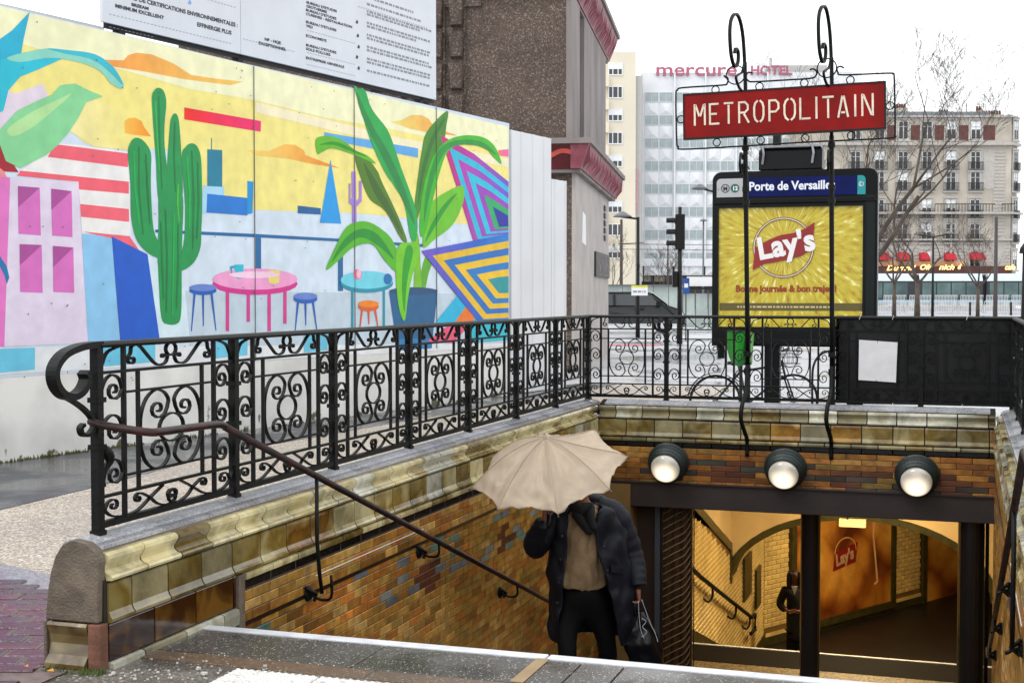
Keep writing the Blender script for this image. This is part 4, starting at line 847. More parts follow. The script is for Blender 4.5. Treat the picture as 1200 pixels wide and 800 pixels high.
# white metal sheeting that closes the hoarding, in two lower steps
m_sheetw = mat('white_sheeting', '#cfd1d4', .4, var=.05, vs_=.8)
def corrug(px0, px1, py, zb, thick=.0):
    a, b_ = hu(px0), hu(px1); zt = HP(px0+2, py).z; n = max(8, int((b_-a)/.02)); pr = []
    for i in range(n+1): u = a+(b_-a)*i/n; pr.append((u, -.01-.018*(1 if math.sin(u*2*PI/.42) > .82 else 0)-.004*math.sin(u*9)))
    pr += [(b_, .03), (a, .03)]; return MB().prism(pr, zb, zt, 'z', HF).build('metal_sheet', m_sheetw, hb)
corrug(597.5, 645, 152.5, .02); corrug(645.5, 662, 210, .02)
# steel post, and a scatter of screws over the panels
sc = MB(); random.seed(5)
for i in range(110):
    u, z = random.uniform(.2, 10.3), random.choice((.95, 1.6, 2.4, 3.2, 4.0, 4.45))+random.uniform(-.25, .25)*random.choice((.1, 1)); sc.lathe([(0, .003), (.008, .002), (.009, 0)], 6, frame(tuple(HF @ Vector((u, -.024, z))), (HD[0], HD[1], 0), (0, 0, 1), (HN[0], HN[1], 0)))
sc.build('screws', mat('screw', '#5b5f66', .5), hb)['kind'] = 'stuff'
b = MB()                                          # moss line along the wall foot
for i in range(220):
    u = random.gauss(1.0, .6) if i < 170 else random.uniform(-2, 6); p = HF @ Vector((u, -random.random()**2*.05-.002, 0)); hgt = random.uniform(.01, .05)
    b.add([(p.x-.01, p.y, .008), (p.x+.01, p.y+.01, .008), (p.x+random.uniform(-.02, .02), p.y, .01+hgt)], [(0, 1, 2)])
tag(b.build('moss', mat('yellow_moss', '#5a5628', .9, var=.4)), 'yellow green moss along the foot of the whitewashed hoarding base', 'moss', kind='stuff')

# ------------------------------------------------------------------ site notice board above the hoarding
OFFB = -.35
def BP(px, py): return onplane(px, py, (HA[0]-HN[0]*.35, HA[1]-HN[1]*.35), HD)
mchip = 0; bo = (HA[0]-HN[0]*.35, HA[1]-HN[1]*.35); bu = lambda p: (p.x-bo[0])*HD[0]+(p.y-bo[1])*HD[1]
BF = frame((bo[0], bo[1], 0), (HD[0], HD[1], 0), (-HN[0], -HN[1], 0), (0, 0, 1))
u0, u1 = bu(BP(120, 20)), bu(BP(511, 60)); zb = (BP(130, 27).z+BP(508, 117).z)/2; um = bu(BP(282, 30))
sg = thing('site_board', tuple(BF @ Vector(((u0+u1)/2, 0, 0))), 'big white building-site board of small French text above the mural', 'board')
mw = mat('board_white', '#cdd1d8', .4, var=.03)
for a, b_ in ((u0, um-.004), (um+.004, u1)): MB().box(a, b_, 0, .04, zb, 7.6, BF).build('board_panel', mw, sg)
for a in (u0+.3, um, u1-.4): MB().box(a, a+.1, .045, .15, 3.2, 7.5, BF).build('steel_post', black, sg)
MB().box(u0+.1, u1, .045, .09, zb-.05, zb+.02, BF).build('bottom_rail', black, sg)
MB().box(u0-.03, u0-.005, -.0, .06, zb+.45, 7.6, BF).build('edge_trim', black, sg)
ink = mat('ink', '#2c2f36', .6, var=0); grey = mat('grey_ink', '#84878f', .6, var=0); blueink = mat('blue_ink', '#7ea3cf', .6, var=0)
TM = frame((0, 0, 0), (HD[0], HD[1], 0), (0, 0, 1), (HN[0], HN[1], 0))
def btext(s, px, py, h, m=ink, al='LEFT', bold=.002, name='text_line', px1=None):
    p = BP(px, py); q = (bo[0]+HD[0]*bu(p)+HN[0]*.004, bo[1]+HD[1]*bu(p)+HN[1]*.004, p.z); g = MB(); M = TM.copy(); M.translation = q
    text(g, s, h*.68, Matrix.Identity(4), bold=bold, align=al); a_ = min(v[0] for v in g.v); w_ = max(v[0] for v in g.v)-a_; k_ = (bu(BP(px1, py))-bu(p))/w_ if px1 else 1
    g.v = [tuple(M @ Vector(((v[0]-a_)*k_, v[1], v[2]))) for v in g.v]; o_ = g.build(name, m, sg, fix=False); o_['kind'] = 'stuff'; return o_
btext('NIVEAU DE CERTIFICATIONS ENVIRONNEMENTALES :', 139, -4, .075, px1=278); btext('BREEAM', 154, 7.2, .055, px1=174); btext('MINIMUM EXCELLENT', 135, 8.8, .06, px1=192)
btext('EFFINERGIE PLUS', 231, 31, .075, px1=271); btext('NF - HQE', 310, 47.5, .055, px1=329); btext('EXCEPTIONNEL', 303, 52, .055, px1=335)
for s, px, py in (("BUREAU D'ETUDES", 359, 3), ('GEOTHERMIE', 359, 7.5), ("BUREAU D'ETUDES", 358.5, 12), ('CUISINES - RESTAURATION', 358.5, 16.5), ("BUREAU D'ETUDES", 358.5, 26), ('VRD', 358.5, 30.5), ('ECONOMISTE', 358.5, 42), ("BUREAU D'ETUDES", 358.5, 53), ('SOLS POLLUES', 358.5, 57.5), ('ENTREPRISE GENERALE', 358.5, 68)):
    btext(s, px, py+1.2, .052, bold=.0015, px1=px+2.3*len(s)+1)
random.seed(9)
for py in (-6, 2, 10.5, 14, 24, 28, 38, 42, 52, 56, 66, 70, 80):
    s = ' '.join('n'*random.randint(2, 8) for _ in range(random.randint(4, 8)))
    p0 = BP(430, py+4); g = MB(); u = bu(p0); z = p0.z
    for k in range(random.randint(14, 26)):       # unreadable small print as short grey dashes
        w_ = random.uniform(.02, .1); g.box(u, u+w_, -.004, -.002, z, z+.03, BF); u += w_+.03
        if u > u1-.2: break
    g.build('small_print', grey, sg)['kind'] = 'stuff'
for py, px0, px1 in ((5, 128, 270), (33, 128, 275), (46, 285, 345), (-2, 236, 275), (20, 128, 180), (8, 420, 500), (36, 360, 415), (62, 360, 415), (76, 360, 415)):
    pa = BP(px0, py+(12 if px0 < 200 else 0)); g = MB(); u = bu(pa); ue = bu(BP(px1, py))
    while u < ue: g.box(u, u+.03, -.004, -.002, pa.z, pa.z+.006, BF); u += .06
    g.build('dotted_rule', grey, sg)
for px, py in ((222, 3), (418, 26), (419, 42), (420, 55), (418, 67), (420, 80)):
    p = BP(px, py); u = bu(p); MB().prism([(u-.03, p.z-.02), (u+.02, p.z-.025), (u+.035, p.z+.01), (u, p.z+.03)], -.004, -.002, 'y', BF).build('small_logo', blueink if py < 10 else ink, sg)
# light grey cabin roof glimpsed left of the board
cb = thing('site_cabin', tuple(BF @ Vector((-1, 2, 0))), 'pale grey site cabin top showing between mural and board', 'cabin')
MB().box(-3, 3.2, 1.5, 4, 0, 5.0, BF).build('cabin_wall', mat('cabin_grey', '#a8abb0', .6), cb)
MB().box(-3.05, 3.25, 1.45, 4.05, 5.0, 5.08, BF).build('cabin_roof', white, cb)
cbl = MB(); cbl.tube([tuple(BF @ Vector((2.0, .6, 5.1))), tuple(BF @ Vector((2.6, .5, 5.35))), tuple(BF @ Vector((3.2, .3, 5.8)))], .012, 6); tag(cbl.build('cable', black), 'thin black cable rising behind the board at the top left', 'cable')

# ------------------------------------------------------------------ dark concrete pavilion with burgundy fascias
C0 = onf(671, 345, 30.0); pa = math.radians(9.4); PX = Vector((math.cos(pa), math.sin(pa), 0)); PY = Vector((-math.sin(pa), math.cos(pa), 0))
PF = frame((C0.x, C0.y, 0), PX, PY, (0, 0, 1))
pv = thing('concrete_pavilion', (C0.x, C0.y, 0), 'dark pebble-dash concrete building with burgundy fascias behind the hoarding', 'building')
m_agg = speckle('brown_pebble_dash', '#5a4c44', [(0, '#453a34'), (.3, '#51453d'), (.6, '#5e5047'), (.9, '#7d6f64')], 42, .85, .5, big=(1.0, .2))
m_lightc = mat('weathered_concrete', '#7d7673', .8, var=.22, vs_=1.2, bump=.5, bs=20, stretch=(1, 1, .35)); m_plast = mat('grey_pink_plaster', '#a8a19c', .8, var=.1, vs_=1.5, bump=.3, bs=30)
m_burg = mat('burgundy_tiles', '#5d1726', .45, var=.0, bump=.3, bs=6, col2='#8e4453', vs_=3.2, thr=(.3, .7)); m_burgd = mat('burgundy_gloss', '#570a12', .25, var=.25)
MB().box(-9, -.02, 0, 9, 0, 4.4, PF).build('lower_wall', m_agg, pv)
MB().box(-.02, .06, .0, 8.5, 0, 4.4, PF).build('side_wall', m_plast, pv)
MB().box(-.3, .46, -.02, .06, 0, 4.42, PF).build('corner_pier', m_plast, pv) if False else None
MB().box(-9, -.12, -.15, 9, 4.98, 8.3, PF).build('upper_wall', m_agg, pv)
for y0, y1 in ((-.16, 1.6), (2.6, 8.4)): MB().box(-.13, -.02, y0, y1, 4.98, 8.3, PF).build('side_pier', m_lightc, pv)
MB().box(-.6, -.119, 1.6, 2.6, 4.98, 8.3, PF).build('dark_recess', m_agg, pv)
MB().box(-9, -2.0+.0, -.22, -.15, 8.0, 8.3, PF).build('lintel', m_agg, pv)
# relief blocks, tapering, in a grid at the left
for i in range(5):
    for j in range(5):
        x, z = -2.55-i*.46, 5.35+j*.69-.25; b = MB()
        w0, w1, hh = .19, .13, .29; q0 = [(x-w0, -.17, z+hh), (x+w0, -.17, z+hh), (x+w1, -.17, z-hh), (x-w1, -.17, z-hh)]
        q1 = [(x-w0+.03, -.36, z+hh), (x+w0-.03, -.36, z+hh-.02), (x+w1-.02, -.27, z-hh+.04), (x-w1+.02, -.27, z-hh+.04)]
        b.add([tuple(PF @ Vector(p)) for p in q0+q1], [(4, 5, 6, 7), (0, 1, 5, 4), (1, 2, 6, 5), (2, 3, 7, 6), (3, 0, 4, 7), (3, 2, 1, 0)]); b.build('relief_block', m_agg, pv)
for i in range(6): MB().box(-2.83+.46-i*.46-.02, -2.83+.46-i*.46+.02, -.2, -.14, 4.98, 8.3, PF).build('relief_rib', m_agg, pv)
# fascias: flared bands with a slab above
def fascia(z0, z1, out0, out1, x1, yF, name='fascia'):
    # side band along +y, face leaning outwards
    b = MB(); b.prism([(x1, z0), (x1+out0, z0), (x1+out1, z1), (x1, z1)], yF-out1, 9.3, 'y', PF); b.build(name, m_burg, pv)
    b = MB(); b.prism([(yF, z0), (yF-out0, z0), (yF-out1, z1), (yF, z1)], -9, x1+.0, 'x', PF); b.build(name, m_burgd, pv)
    MB().box(-9, x1+out1+.06, yF-out1-.06, 9.36, z1, z1+.12, PF).build('slab', m_lightc, pv)
    MB().box(-9, x1+out0-.03, yF-out0+.03, 9.2, z0-.07, z0-.002, PF).build('soffit', m_lightc, pv)
fascia(4.42, 4.95, .22, .40, .0, -.05); fascia(8.32, 8.95, .18, .42, -.18, -.15)
# scallop relief on the side bands
random.seed(2)
for z0, z1, o0, o1, x1 in ((4.42, 4.95, .22, .40, .0), (8.32, 8.95, .18, .42, -.18)):
    y = -.2
    while y < 9.1:
        b = MB(); w_ = random.uniform(.16, .28); pts = []
        b.add([tuple(PF @ Vector(p)) for p in ((x1+o0+.004, y, z0+.02), (x1+o0+.004, y+w_, z0+.02), (x1+o1+.004, y+w_, z1-.02), (x1+o1+.004, y, z1-.02), (x1+(o0+o1)/2+random.uniform(.04, .09), y+w_/2, (z0+z1)/2+random.uniform(-.1, .12)))], [(0, 1, 4), (1, 2, 4), (2, 3, 4), (3, 0, 4)])
        b.build('scallop_tile', m_burg, pv); y += w_+.01
b = MB(); wv = [(-.9+.08*i, 4.66+.035*math.sin(i*.9)+.012*i) for i in range(13)]
b.ribbon(wv, .10, .02, PF, y=-.42); b.build('script_ornament', mat('red_script', '#a8372a', .4), pv)
pp = MB(); pp.add([tuple(PF @ Vector(p)) for p in ((.063, 1.4, 2.9), (.063, 2.3, 2.85), (.063, 2.2, 3.55), (.063, 1.5, 3.62))], [(0, 1, 2, 3)]); pp.build('torn_poster', white, pv)
b = MB()
for z0, z1 in ((2.15, 2.78),):
    b.box(.065, .11, 4.3, 8.3, z0, z1, PF)
b.build('grille_sign', mat('grille_dark', '#2b2b2d', .5, var=.2), pv)
for k in range(9): MB().box(.111, .12, 4.5+k*.4, 4.7+k*.4, 2.3+.1*(k % 2), 2.6-.06*(k % 3), PF).build('grille_slot', m_lightc, pv)
for z in (2.2, 2.7):
    for k in range(8): MB().box(.111, .12, 4.45+k*.46, 4.68+k*.46, z, z+.04, PF).build('grille_slot', m_lightc, pv)
for k in range(5): MB().box(.065, .1, 6.9, 7.3, 3.15+k*.2, 3.29+k*.2, PF).build('wall_letter', mat('wall_letter', '#4b4748', .6), pv)
# ------------------------------------------------------------------ advertising panel behind the head railing
AY = 17.0
ap = thing('advertising_panel', (-2.0, AY, 0), 'tall dark poster panel with blue metro header and yellow crisps poster', 'advertising panel')
m_frame = mat('panel_frame', '#07090b', .4, var=.2, spec=.2); m_frameg = mat('panel_frame_green', '#0a1413', .4, var=.2, spec=.25)
x0, x1, z0, z1 = -2.998, -1.0, 1.28, 3.22
def rrect(xa, xb, za, zb_, r, n=6, corners=(1, 1, 1, 1)):
    p = []
    for (cx, cz, a0, on) in ((xb-r, zb_-r, 0, corners[0]), (xa+r, zb_-r, 90, corners[1]), (xa+r, za+r, 180, corners[2]), (xb-r, za+r, 270, corners[3])):
        if on:
            for i in range(n+1): a = math.radians(a0+90*i/n); p.append((cx+r*math.cos(a), cz+r*math.sin(a)))
        else: p.append((cx+r*(1 if a0 in (0, 270) else -1), cz+r*(1 if a0 < 180 else -1)))
    return p
MB().prism(rrect(x0, x1, z0-.22, z1, .11, corners=(1, 1, 0, 0)), AY, AY+.22).build('casing', m_frame, ap, bevel=.01)
MB().box(x0+.03, x1-.03, AY-.03, AY+.0, z0-.2, z0-.005).build('lower_casing', m_frame, ap)
MB().box(x1-.15, x1-.03, AY-.02, AY-.002, z0, z1-.32).build('side_trim', m_frameg, ap)
MB().box(x0+.02, x1-.02, AY-.035, AY-.004, z1-.40, z1-.345).build('header_rail', m_frame, ap, bevel=.005)
MB().box(-2.35, -2.16, AY+.05, AY+.18, 0, z0-.2).build('leg', m_frame, ap); MB().box(-2.93, -2.85, AY+.05, AY+.16, .9, z0-.2).build('leg', m_frame, ap)
MB().box(-1.35, -1.16, AY+.05, AY+.18, 0, z0-.2).build('leg', m_frame, ap)
m_hgrey = mat('header_grey', '#a9abad', .35, var=.04); m_navy = mat('header_navy', '#051350', .5, var=.2, vs_=4, spec=.15); m_teal = mat('header_teal', '#178a8d', .35, var=.05)
yh = AY-.012; hz0, hz1 = 2.905, 3.135
hp = MB(); hp.prism(rrect(x0+.055, -2.62, hz0, hz1, .05, corners=(0, 1, 0, 0)), yh, AY-.001); hgr = hp.build('line_plate', m_hgrey, ap)
MB().box(-2.58, -1.245, yh, AY-.001, hz0, hz1).build('station_plate', m_navy, ap)
hp = MB(); hp.prism(rrect(-1.24, -1.145, hz0, hz1, .05, corners=(1, 0, 0, 0)), yh, AY-.001); hp.build('emblem_plate', m_teal, ap)
XZ = lambda x, y, z: frame((x, y, z), (1, 0, 0), (0, 0, 1), (0, -1, 0))
g = MB(); text(g, 'Porte de Versailles', .108, XZ(-2.545, yh-.002, 2.982), bold=.0042, wid=.925); g.build('station_name', mat('white_lettering', '#dfe4ee', .4, var=0, emit='#dfe4ee', es=0), ap, fix=False)
def disc(b, cx, cz, r0, r1, y, n=28):
    b.ribbon([(cx+(r0+r1)/2*math.cos(2*PI*i/n), cz+(r0+r1)/2*math.sin(2*PI*i/n)) for i in range(n+1)], r1-r0, .002, y=y)
def fdisc(b, cx, cz, r, y, n=28): b.prism([(cx+r*math.cos(2*PI*i/n), cz+r*math.sin(2*PI*i/n)) for i in range(n)], y, y+.002)
g = MB(); disc(g, -2.835, 3.015, .044, .053, yh-.003); text(g, 'M', .052, XZ(-2.863, yh-.004, 2.988), bold=.002); g.box(-2.93, -2.92, yh-.004, yh-.001, 3.0, 3.01); g.build('metro_mark', ink, ap, fix=False)
g = MB(); fdisc(g, -2.715, 3.015, .053, yh-.004); g.build('line_disc', mat('line_green', '#0d5b45', .4, var=.05), ap)
g = MB(); text(g, '12', .05, XZ(-2.748, yh-.006, 2.99), bold=.003); g.build('line_number', white, ap, fix=False)
g = MB(); disc(g, -1.195, 3.03, .024, .030, yh-.003); g.ribbon([(-1.19, 3.06), (-1.205, 3.04), (-1.198, 3.03), (-1.21, 3.0)], .007, .002, y=yh-.003); g.build('emblem', white, ap)
# the yellow poster: bursts of crisps round a roundel
mp_ = bpy.data.materials.new('yellow_poster'); mp_.use_nodes = True; t = mp_.node_tree; b = t.nodes['Principled BSDF']; b.inputs['Roughness'].default_value = .25
co = t.nodes.new('ShaderNodeTexCoord'); mpn = t.nodes.new('ShaderNodeMapping'); t.links.new(co.outputs['Object'], mpn.inputs[0]); sx = t.nodes.new('ShaderNodeSeparateXYZ')
mpn.inputs['Location'].default_value = (.11, 0, -2.32); t.links.new(mpn.outputs[0], sx.inputs[0])
at2 = t.nodes.new('ShaderNodeMath'); at2.operation = 'ARCTAN2'; t.links.new(sx.outputs['Z'], at2.inputs[0]); t.links.new(sx.outputs['X'], at2.inputs[1])
ln = t.nodes.new('ShaderNodeVectorMath'); ln.operation = 'LENGTH'; t.links.new(mpn.outputs[0], ln.inputs[0])
cmb = t.nodes.new('ShaderNodeCombineXYZ'); m1 = t.nodes.new('ShaderNodeMath'); m1.operation = 'MULTIPLY'; m1.inputs[1].default_value = 15; t.links.new(at2.outputs[0], m1.inputs[0])
m2 = t.nodes.new('ShaderNodeMath'); m2.operation = 'MULTIPLY'; m2.inputs[1].default_value = 6; t.links.new(ln.outputs['Value'], m2.inputs[0]); t.links.new(m1.outputs[0], cmb.inputs[0]); t.links.new(m2.outputs[0], cmb.inputs[1])
nn = t.nodes.new('ShaderNodeTexNoise'); nn.inputs['Scale'].default_value = 1.1; nn.inputs['Detail'].default_value = 4; t.links.new(cmb.outputs[0], nn.inputs['Vector'])
r = t.nodes.new('ShaderNodeValToRGB'); e = r.color_ramp.elements; e[0].position = .3; e[0].color = hx('#9a7414'); e[1].position = .7; e[1].color = hx('#f2ecb0')
for p_, c_ in ((.4, '#b59c24'), (.5, '#bcab30'), (.61, '#c6b840')): q = e.new(p_); q.color = hx(c_)
t.links.new(nn.outputs['Fac'], r.inputs['Fac']); t.links.new(r.outputs[0], b.inputs['Base Color'])
MB().box(x0+.085, x1-.17, AY-.010, AY-.002, z0+.02, 2.77).build('poster', mp_, ap)
fr = MB()
for a, b_, c, d in ((x0+.06, x1-.145, 2.77, 2.80), (x0+.06, x1-.145, z0-.005, z0+.02), (x0+.06, x0+.085, z0+.02, 2.77), (x1-.17, x1-.145, z0+.02, 2.77)): fr.box(a, b_, AY-.04, AY-.001, c, d)
fr.build('poster_frame', m_frame, ap)
yp = AY-.014; lc = (-2.118, 2.275); RR = .365
g = MB(); disc(g, *lc, .352, .372, yp); g.build('roundel_ring', mat('roundel_white', '#e3dccb', .4, var=0), ap)
g = MB(); disc(g, *lc, .366, .374, yp-.003); disc(g, *lc, .344, .353, yp-.003); g.build('roundel_line', mat('roundel_brown', '#6a3a1c', .4, var=0), ap)
g = MB(); rb = crom([(-2.50, 2.08), (-2.45, 2.02), (-2.28, 2.06), (-2.1, 2.07), (-1.9, 2.12), (-1.76, 2.24)], 5)+crom([(-1.735, 2.56), (-1.80, 2.50), (-1.95, 2.45), (-2.12, 2.43), (-2.3, 2.40), (-2.48, 2.30)], 5)
rb = [(-2.492, 2.00), (-2.36, 2.075), (-2.2, 2.10), (-2.05, 2.13), (-1.9, 2.17), (-1.76, 2.26), (-1.745, 2.58), (-1.86, 2.50), (-2.0, 2.45), (-2.15, 2.43), (-2.3, 2.37), (-2.46, 2.28)]
g.prism(rb, yp-.008, yp-.004); g.build('ribbon', mat('ribbon_red', '#8c1b20', .4, var=.08, vs_=3), ap)
rot = Matrix.Rotation(math.radians(10), 4, 'Z')
g = MB(); text(g, "Lay's", .27, Matrix.Identity(4), bold=.014, space=1.04); a_ = min(v[0] for v in g.v); k_ = .69/(max(v[0] for v in g.v)-a_); M_ = XZ(-2.40, yp-.012, 2.135) @ rot; g.v = [tuple(M_ @ Vector(((v[0]-a_)*k_, v[1], v[2]))) for v in g.v]; g.build('brand_lettering', mat('logo_white', '#e6e2e2', .4, var=0), ap, fix=False)
g = MB(); text(g, 'Bonne journée & bon trajet !', .082, XZ(-2.70, yp, 1.735), bold=.0055, wid=.93); g.build('slogan', mat('slogan_red', '#8e3a0e', .4, var=0), ap, fix=False)
MB().box(x0+.10, x1-.172, AY-.0115, AY-.0105, 1.50, 1.595).build('legal_strip', mat('legal_strip', '#5b5122', .4, var=.1), ap)
g = MB(); u = -2.68; random.seed(4)
while u < -1.55: w_ = random.uniform(.015, .06); g.box(u, u+w_, AY-.0135, AY-.0118, 1.538, 1.556); u += w_+.015
g.build('legal_print', mat('legal_print', '#c9c090', .5, var=0), ap)
# floodlight box on the top of the panel, and its mast
fl = thing('floodlight_box', (-2.0, AY+.1, 3.24), 'black box with two pale brackets standing on top of the poster panel', 'equipment box')
fx0, fx1 = -2.43, -1.66
b = MB(); b.prism([(AY+.0, 3.23), (AY+.02, 3.47), (AY+.10, 3.50), (AY+.3, 3.46), (AY+.3, 3.23)], fx0, fx1, 'x'); b.build('housing', m_frame, fl, bevel=.01)
MB().box(fx0+.02, fx1-.02, AY-.02, AY+.3, 3.50, 3.525).build('lid', mat('lid_grey', '#8b8e92', .5), fl)
for x in (fx0+.05, fx1-.12):
    MB().tube([(x, AY-.01, 3.30), (x+.02, AY-.04, 3.42), (x+.0, AY-.03, 3.53)], .014, 8).build('bracket', mat('bracket_grey', '#8f9296', .4), fl)
MB().tube([(x0+.46, AY-.01, 3.24), (x0+.41, AY-.03, 3.33), (x0+.44, AY-.02, 3.45), (x0+.40, AY, 3.5)], .008, 6).build('cable', black, fl)
mt = thing('mast', (-2.28, AY+1.2, 0), 'thick dark mast rising behind the panel, under the red board', 'mast')
MB().tube([(-2.36, AY+1.2, 0), (-2.36, AY+1.2, 3.95)], .055, 12).build('shaft', black, mt); MB().tube([(-2.36, AY+1.2, 2.9), (-2.36, AY+1.2, 3.0)], .075, 12).build('band', black, mt)

# ------------------------------------------------------------------ green litter bag on its ring
bn = thing('litter_bag', (-2.62, 16.2, 0), 'green translucent litter bag hanging from its iron ring', 'litter bin')
bc = onf(866, 400, 16.9); bx, by = bc.x, bc.y
m_bag = mat('green_bag', '#0f7a1c', .25, var=.3, vs_=6, bump=.5, bs=12, spec=.6); m_bag2 = mat('pale_green_bag', '#7dbb6a', .3, var=.15, vs_=6)
def bag(i, j):
    a = 2*PI*i/28; k = j/10; r_ = (.155*(1-k)**.35+.015)*(1+.07*math.sin(a*5+k*4)+.04*math.sin(a*11)); return (bx+r_*math.cos(a), by+r_*math.sin(a)*.9, 1.24-.43*k)
b = MB(); b.grid(bag, 28, 11, True); b.build('bag', m_bag, bn, smooth=True)
b = MB(); b.grid(lambda i, j: (bx+.02+(.17-.02*j/4)*math.cos(-.9+i*.1), by-.02+(.17-.02*j/4)*math.sin(-.9+i*.1), 1.235-.08*j), 14, 6); b.build('bag_fold', m_bag2, bn, smooth=True)
MB().tube([(bx+.165*math.cos(t*PI/10), by+.15*math.sin(t*PI/10), 1.245) for t in range(21)], .012, 8).build('ring', darkgreen, bn)
MB().tube([(bx+.0, by+.17, 0), (bx+.0, by+.17, 1.3)], .022, 8).build('post', darkgreen, bn); MB().tube([(bx, by+.17, 1.245), (bx, by+.14, 1.245)], .014, 6).build('arm', darkgreen, bn)

# ------------------------------------------------------------------ bicycle, seen from behind at an angle
bk = thing('bicycle', (-2.5, 16.3, 0), 'dark bicycle with basket parked behind the litter bag', 'bicycle')
BK = Matrix.Translation(onf(884, 470, 17.4)*1) ; o_ = onf(884, 470, 17.4); BK = Matrix.Translation((o_.x, o_.y, 0)) @ Matrix.Rotation(math.radians(28), 4, 'Z')
def wheel(cx, n_):
    r = MB(); r.tube([(cx+.33*math.cos(t*PI/16), 0, .34+.33*math.sin(t*PI/16)) for t in range(33)], .018, 6, BK); w = r.build(n_, black, bk)
    for k in range(12): MB().tube([(cx, 0, .34), (cx+.31*math.cos(k*PI/6), 0, .34+.31*math.sin(k*PI/6))], .002, 4, BK).build('spoke', mat('spoke', '#8f9296', .3, 1) if k == 0 else bpy.data.materials['spoke'], w, local=False)
    MB().tube([(cx, -.04, .34), (cx, .04, .34)], .03, 8, BK).build('hub', bpy.data.materials['spoke'], w)
wheel(-.52, 'rear_wheel'); wheel(.52, 'front_wheel')
m_bike = mat('bike_frame', '#15181b', .35, var=.1)
f_ = MB()
for p, q in (((-.52, 0, .34), (-.1, 0, .30)), ((-.1, 0, .30), (-.2, 0, .78)), ((-.2, 0, .72), (.36, 0, .80)), ((-.1, 0, .3), (.38, 0, .66)), ((-.52, 0, .34), (-.19, 0, .72)), ((.36, 0, .86), (.42, 0, .62))): f_.tube([p, q], .016, 8, BK)
f_.build('frame', m_bike, bk); MB().tube([(.42, -.05, .62), (.52, -.05, .34)], .012, 6, BK).tube([(.42, .05, .62), (.52, .05, .34)], .012, 6, BK).build('fork', m_bike, bk)
MB().tube(crom([(.28, -.28, 1.0), (.38, -.22, 1.02), (.36, 0, .98), (.38, .22, 1.02), (.28, .28, 1.0)], 4), .013, 8, BK).build('handlebar', m_bike, bk)
sd_ = MB(); sd_.grid(lambda i, j: (-.33+.26*i/8, (-.5+j/6)*(.17*(1-i/8)**.6+.03), .84+.012*math.cos((j/6-.5)*3)), 9, 7); so = sd_.add([], []).v; sd_.v = [tuple(BK @ Vector(v)) for v in sd_.v]; q = sd_.build('saddle', black, bk, smooth=True); md = q.modifiers.new('s', 'SOLIDIFY'); md.thickness = .04
MB().tube([(-.2, 0, .72), (-.22, 0, .83)], .013, 8, BK).build('seat_post', m_bike, bk)
ms_ = MB(); ms_.grid(lambda i, j: (-.52+.37*math.cos(.5+i*.22), (-.03+.06*j/2), .34+.37*math.sin(.5+i*.22)), 12, 3); ms_.v = [tuple(BK @ Vector(v)) for v in ms_.v]; q = ms_.build('mudguard', black, bk); q.modifiers.new('s', 'SOLIDIFY').thickness = .004
ck = MB(); ck.tube([(-.1+.09*math.cos(t*PI/8), .06, .3+.09*math.sin(t*PI/8)) for t in range(17)], .008, 5, BK); ck.tube([(-.1, .06, .3), (-.02, .1, .16)], .01, 5, BK); ck.tube([(-.1, -.06, .3), (-.18, -.1, .44)], .01, 5, BK); ck.build('crank', black, bk)
bsk = MB()
for z in (.82, .9, .98, 1.06): w_ = .14+.04*(z-.82)/.24; bsk.tube([(.45+w_*.8*cx, w_*cy, z) for cx, cy in ((-1, -1), (1, -1), (1, 1), (-1, 1), (-1, -1))], .004, 4, BK)
for i in range(12): a = 2*PI*i/12; bsk.tube([(.45+.11*math.cos(a), .13*math.sin(a), .82), (.45+.145*math.cos(a), .175*math.sin(a), 1.06)], .003, 4, BK)
bsk.build('basket', black, bk)
hp_ = thing('bike_hoop', (-1.35, 16.0, 0), 'thin dark curved hoop showing left of the black sheet', 'bike rack')
w0 = [onf(*p, 16.6) for p in ((952, 445), (953, 430), (958, 419), (968, 412), (985, 410), (998, 414))]
MB().tube(crom([(w0[0].x, w0[0].y, 0), (w0[0].x, w0[0].y, .4)]+[tuple(p) for p in w0], 3), .014, 8).build('hoop', black, hp_, smooth=True)
# ------------------------------------------------------------------ far side of the square
def CF(px, f, z=0):                                # frame facing the stairs: x right, y away, z up
    o = onf(px, 345, f); return frame((o.x, o.y, z), RIGHT, FWD, UP), o
def sc(f): return f/FPX
class Loc:                                         # helper: pixel -> local metres at distance f
    def __init__(s, px0, f): s.M, s.o = CF(px0, f); s.px0, s.f = px0, f
    def x(s, px): return (px-s.px0)*s.f/FPX*1.0
    def z(s, py): return EYE+(345-py)*s.f/FPX
m_hot = mat('hotel_panel', '#dadde1', .6, var=.05, vs_=.3); m_hot2 = mat('hotel_panel_light', '#dde0e4', .6, var=.03); m_hotglass = mat('hotel_glass', '#8a979b', .25, var=.35, vs_=.35, col2='#bcc7c7')
m_creamw = mat('cream_render', '#d5cdba', .75, var=.05, vs_=.2); m_crs = mat('pale_grey_panel', '#aaa9a6', .7, var=.04)  # cream render, and plain pale grey for stair tower and hotel roof parts
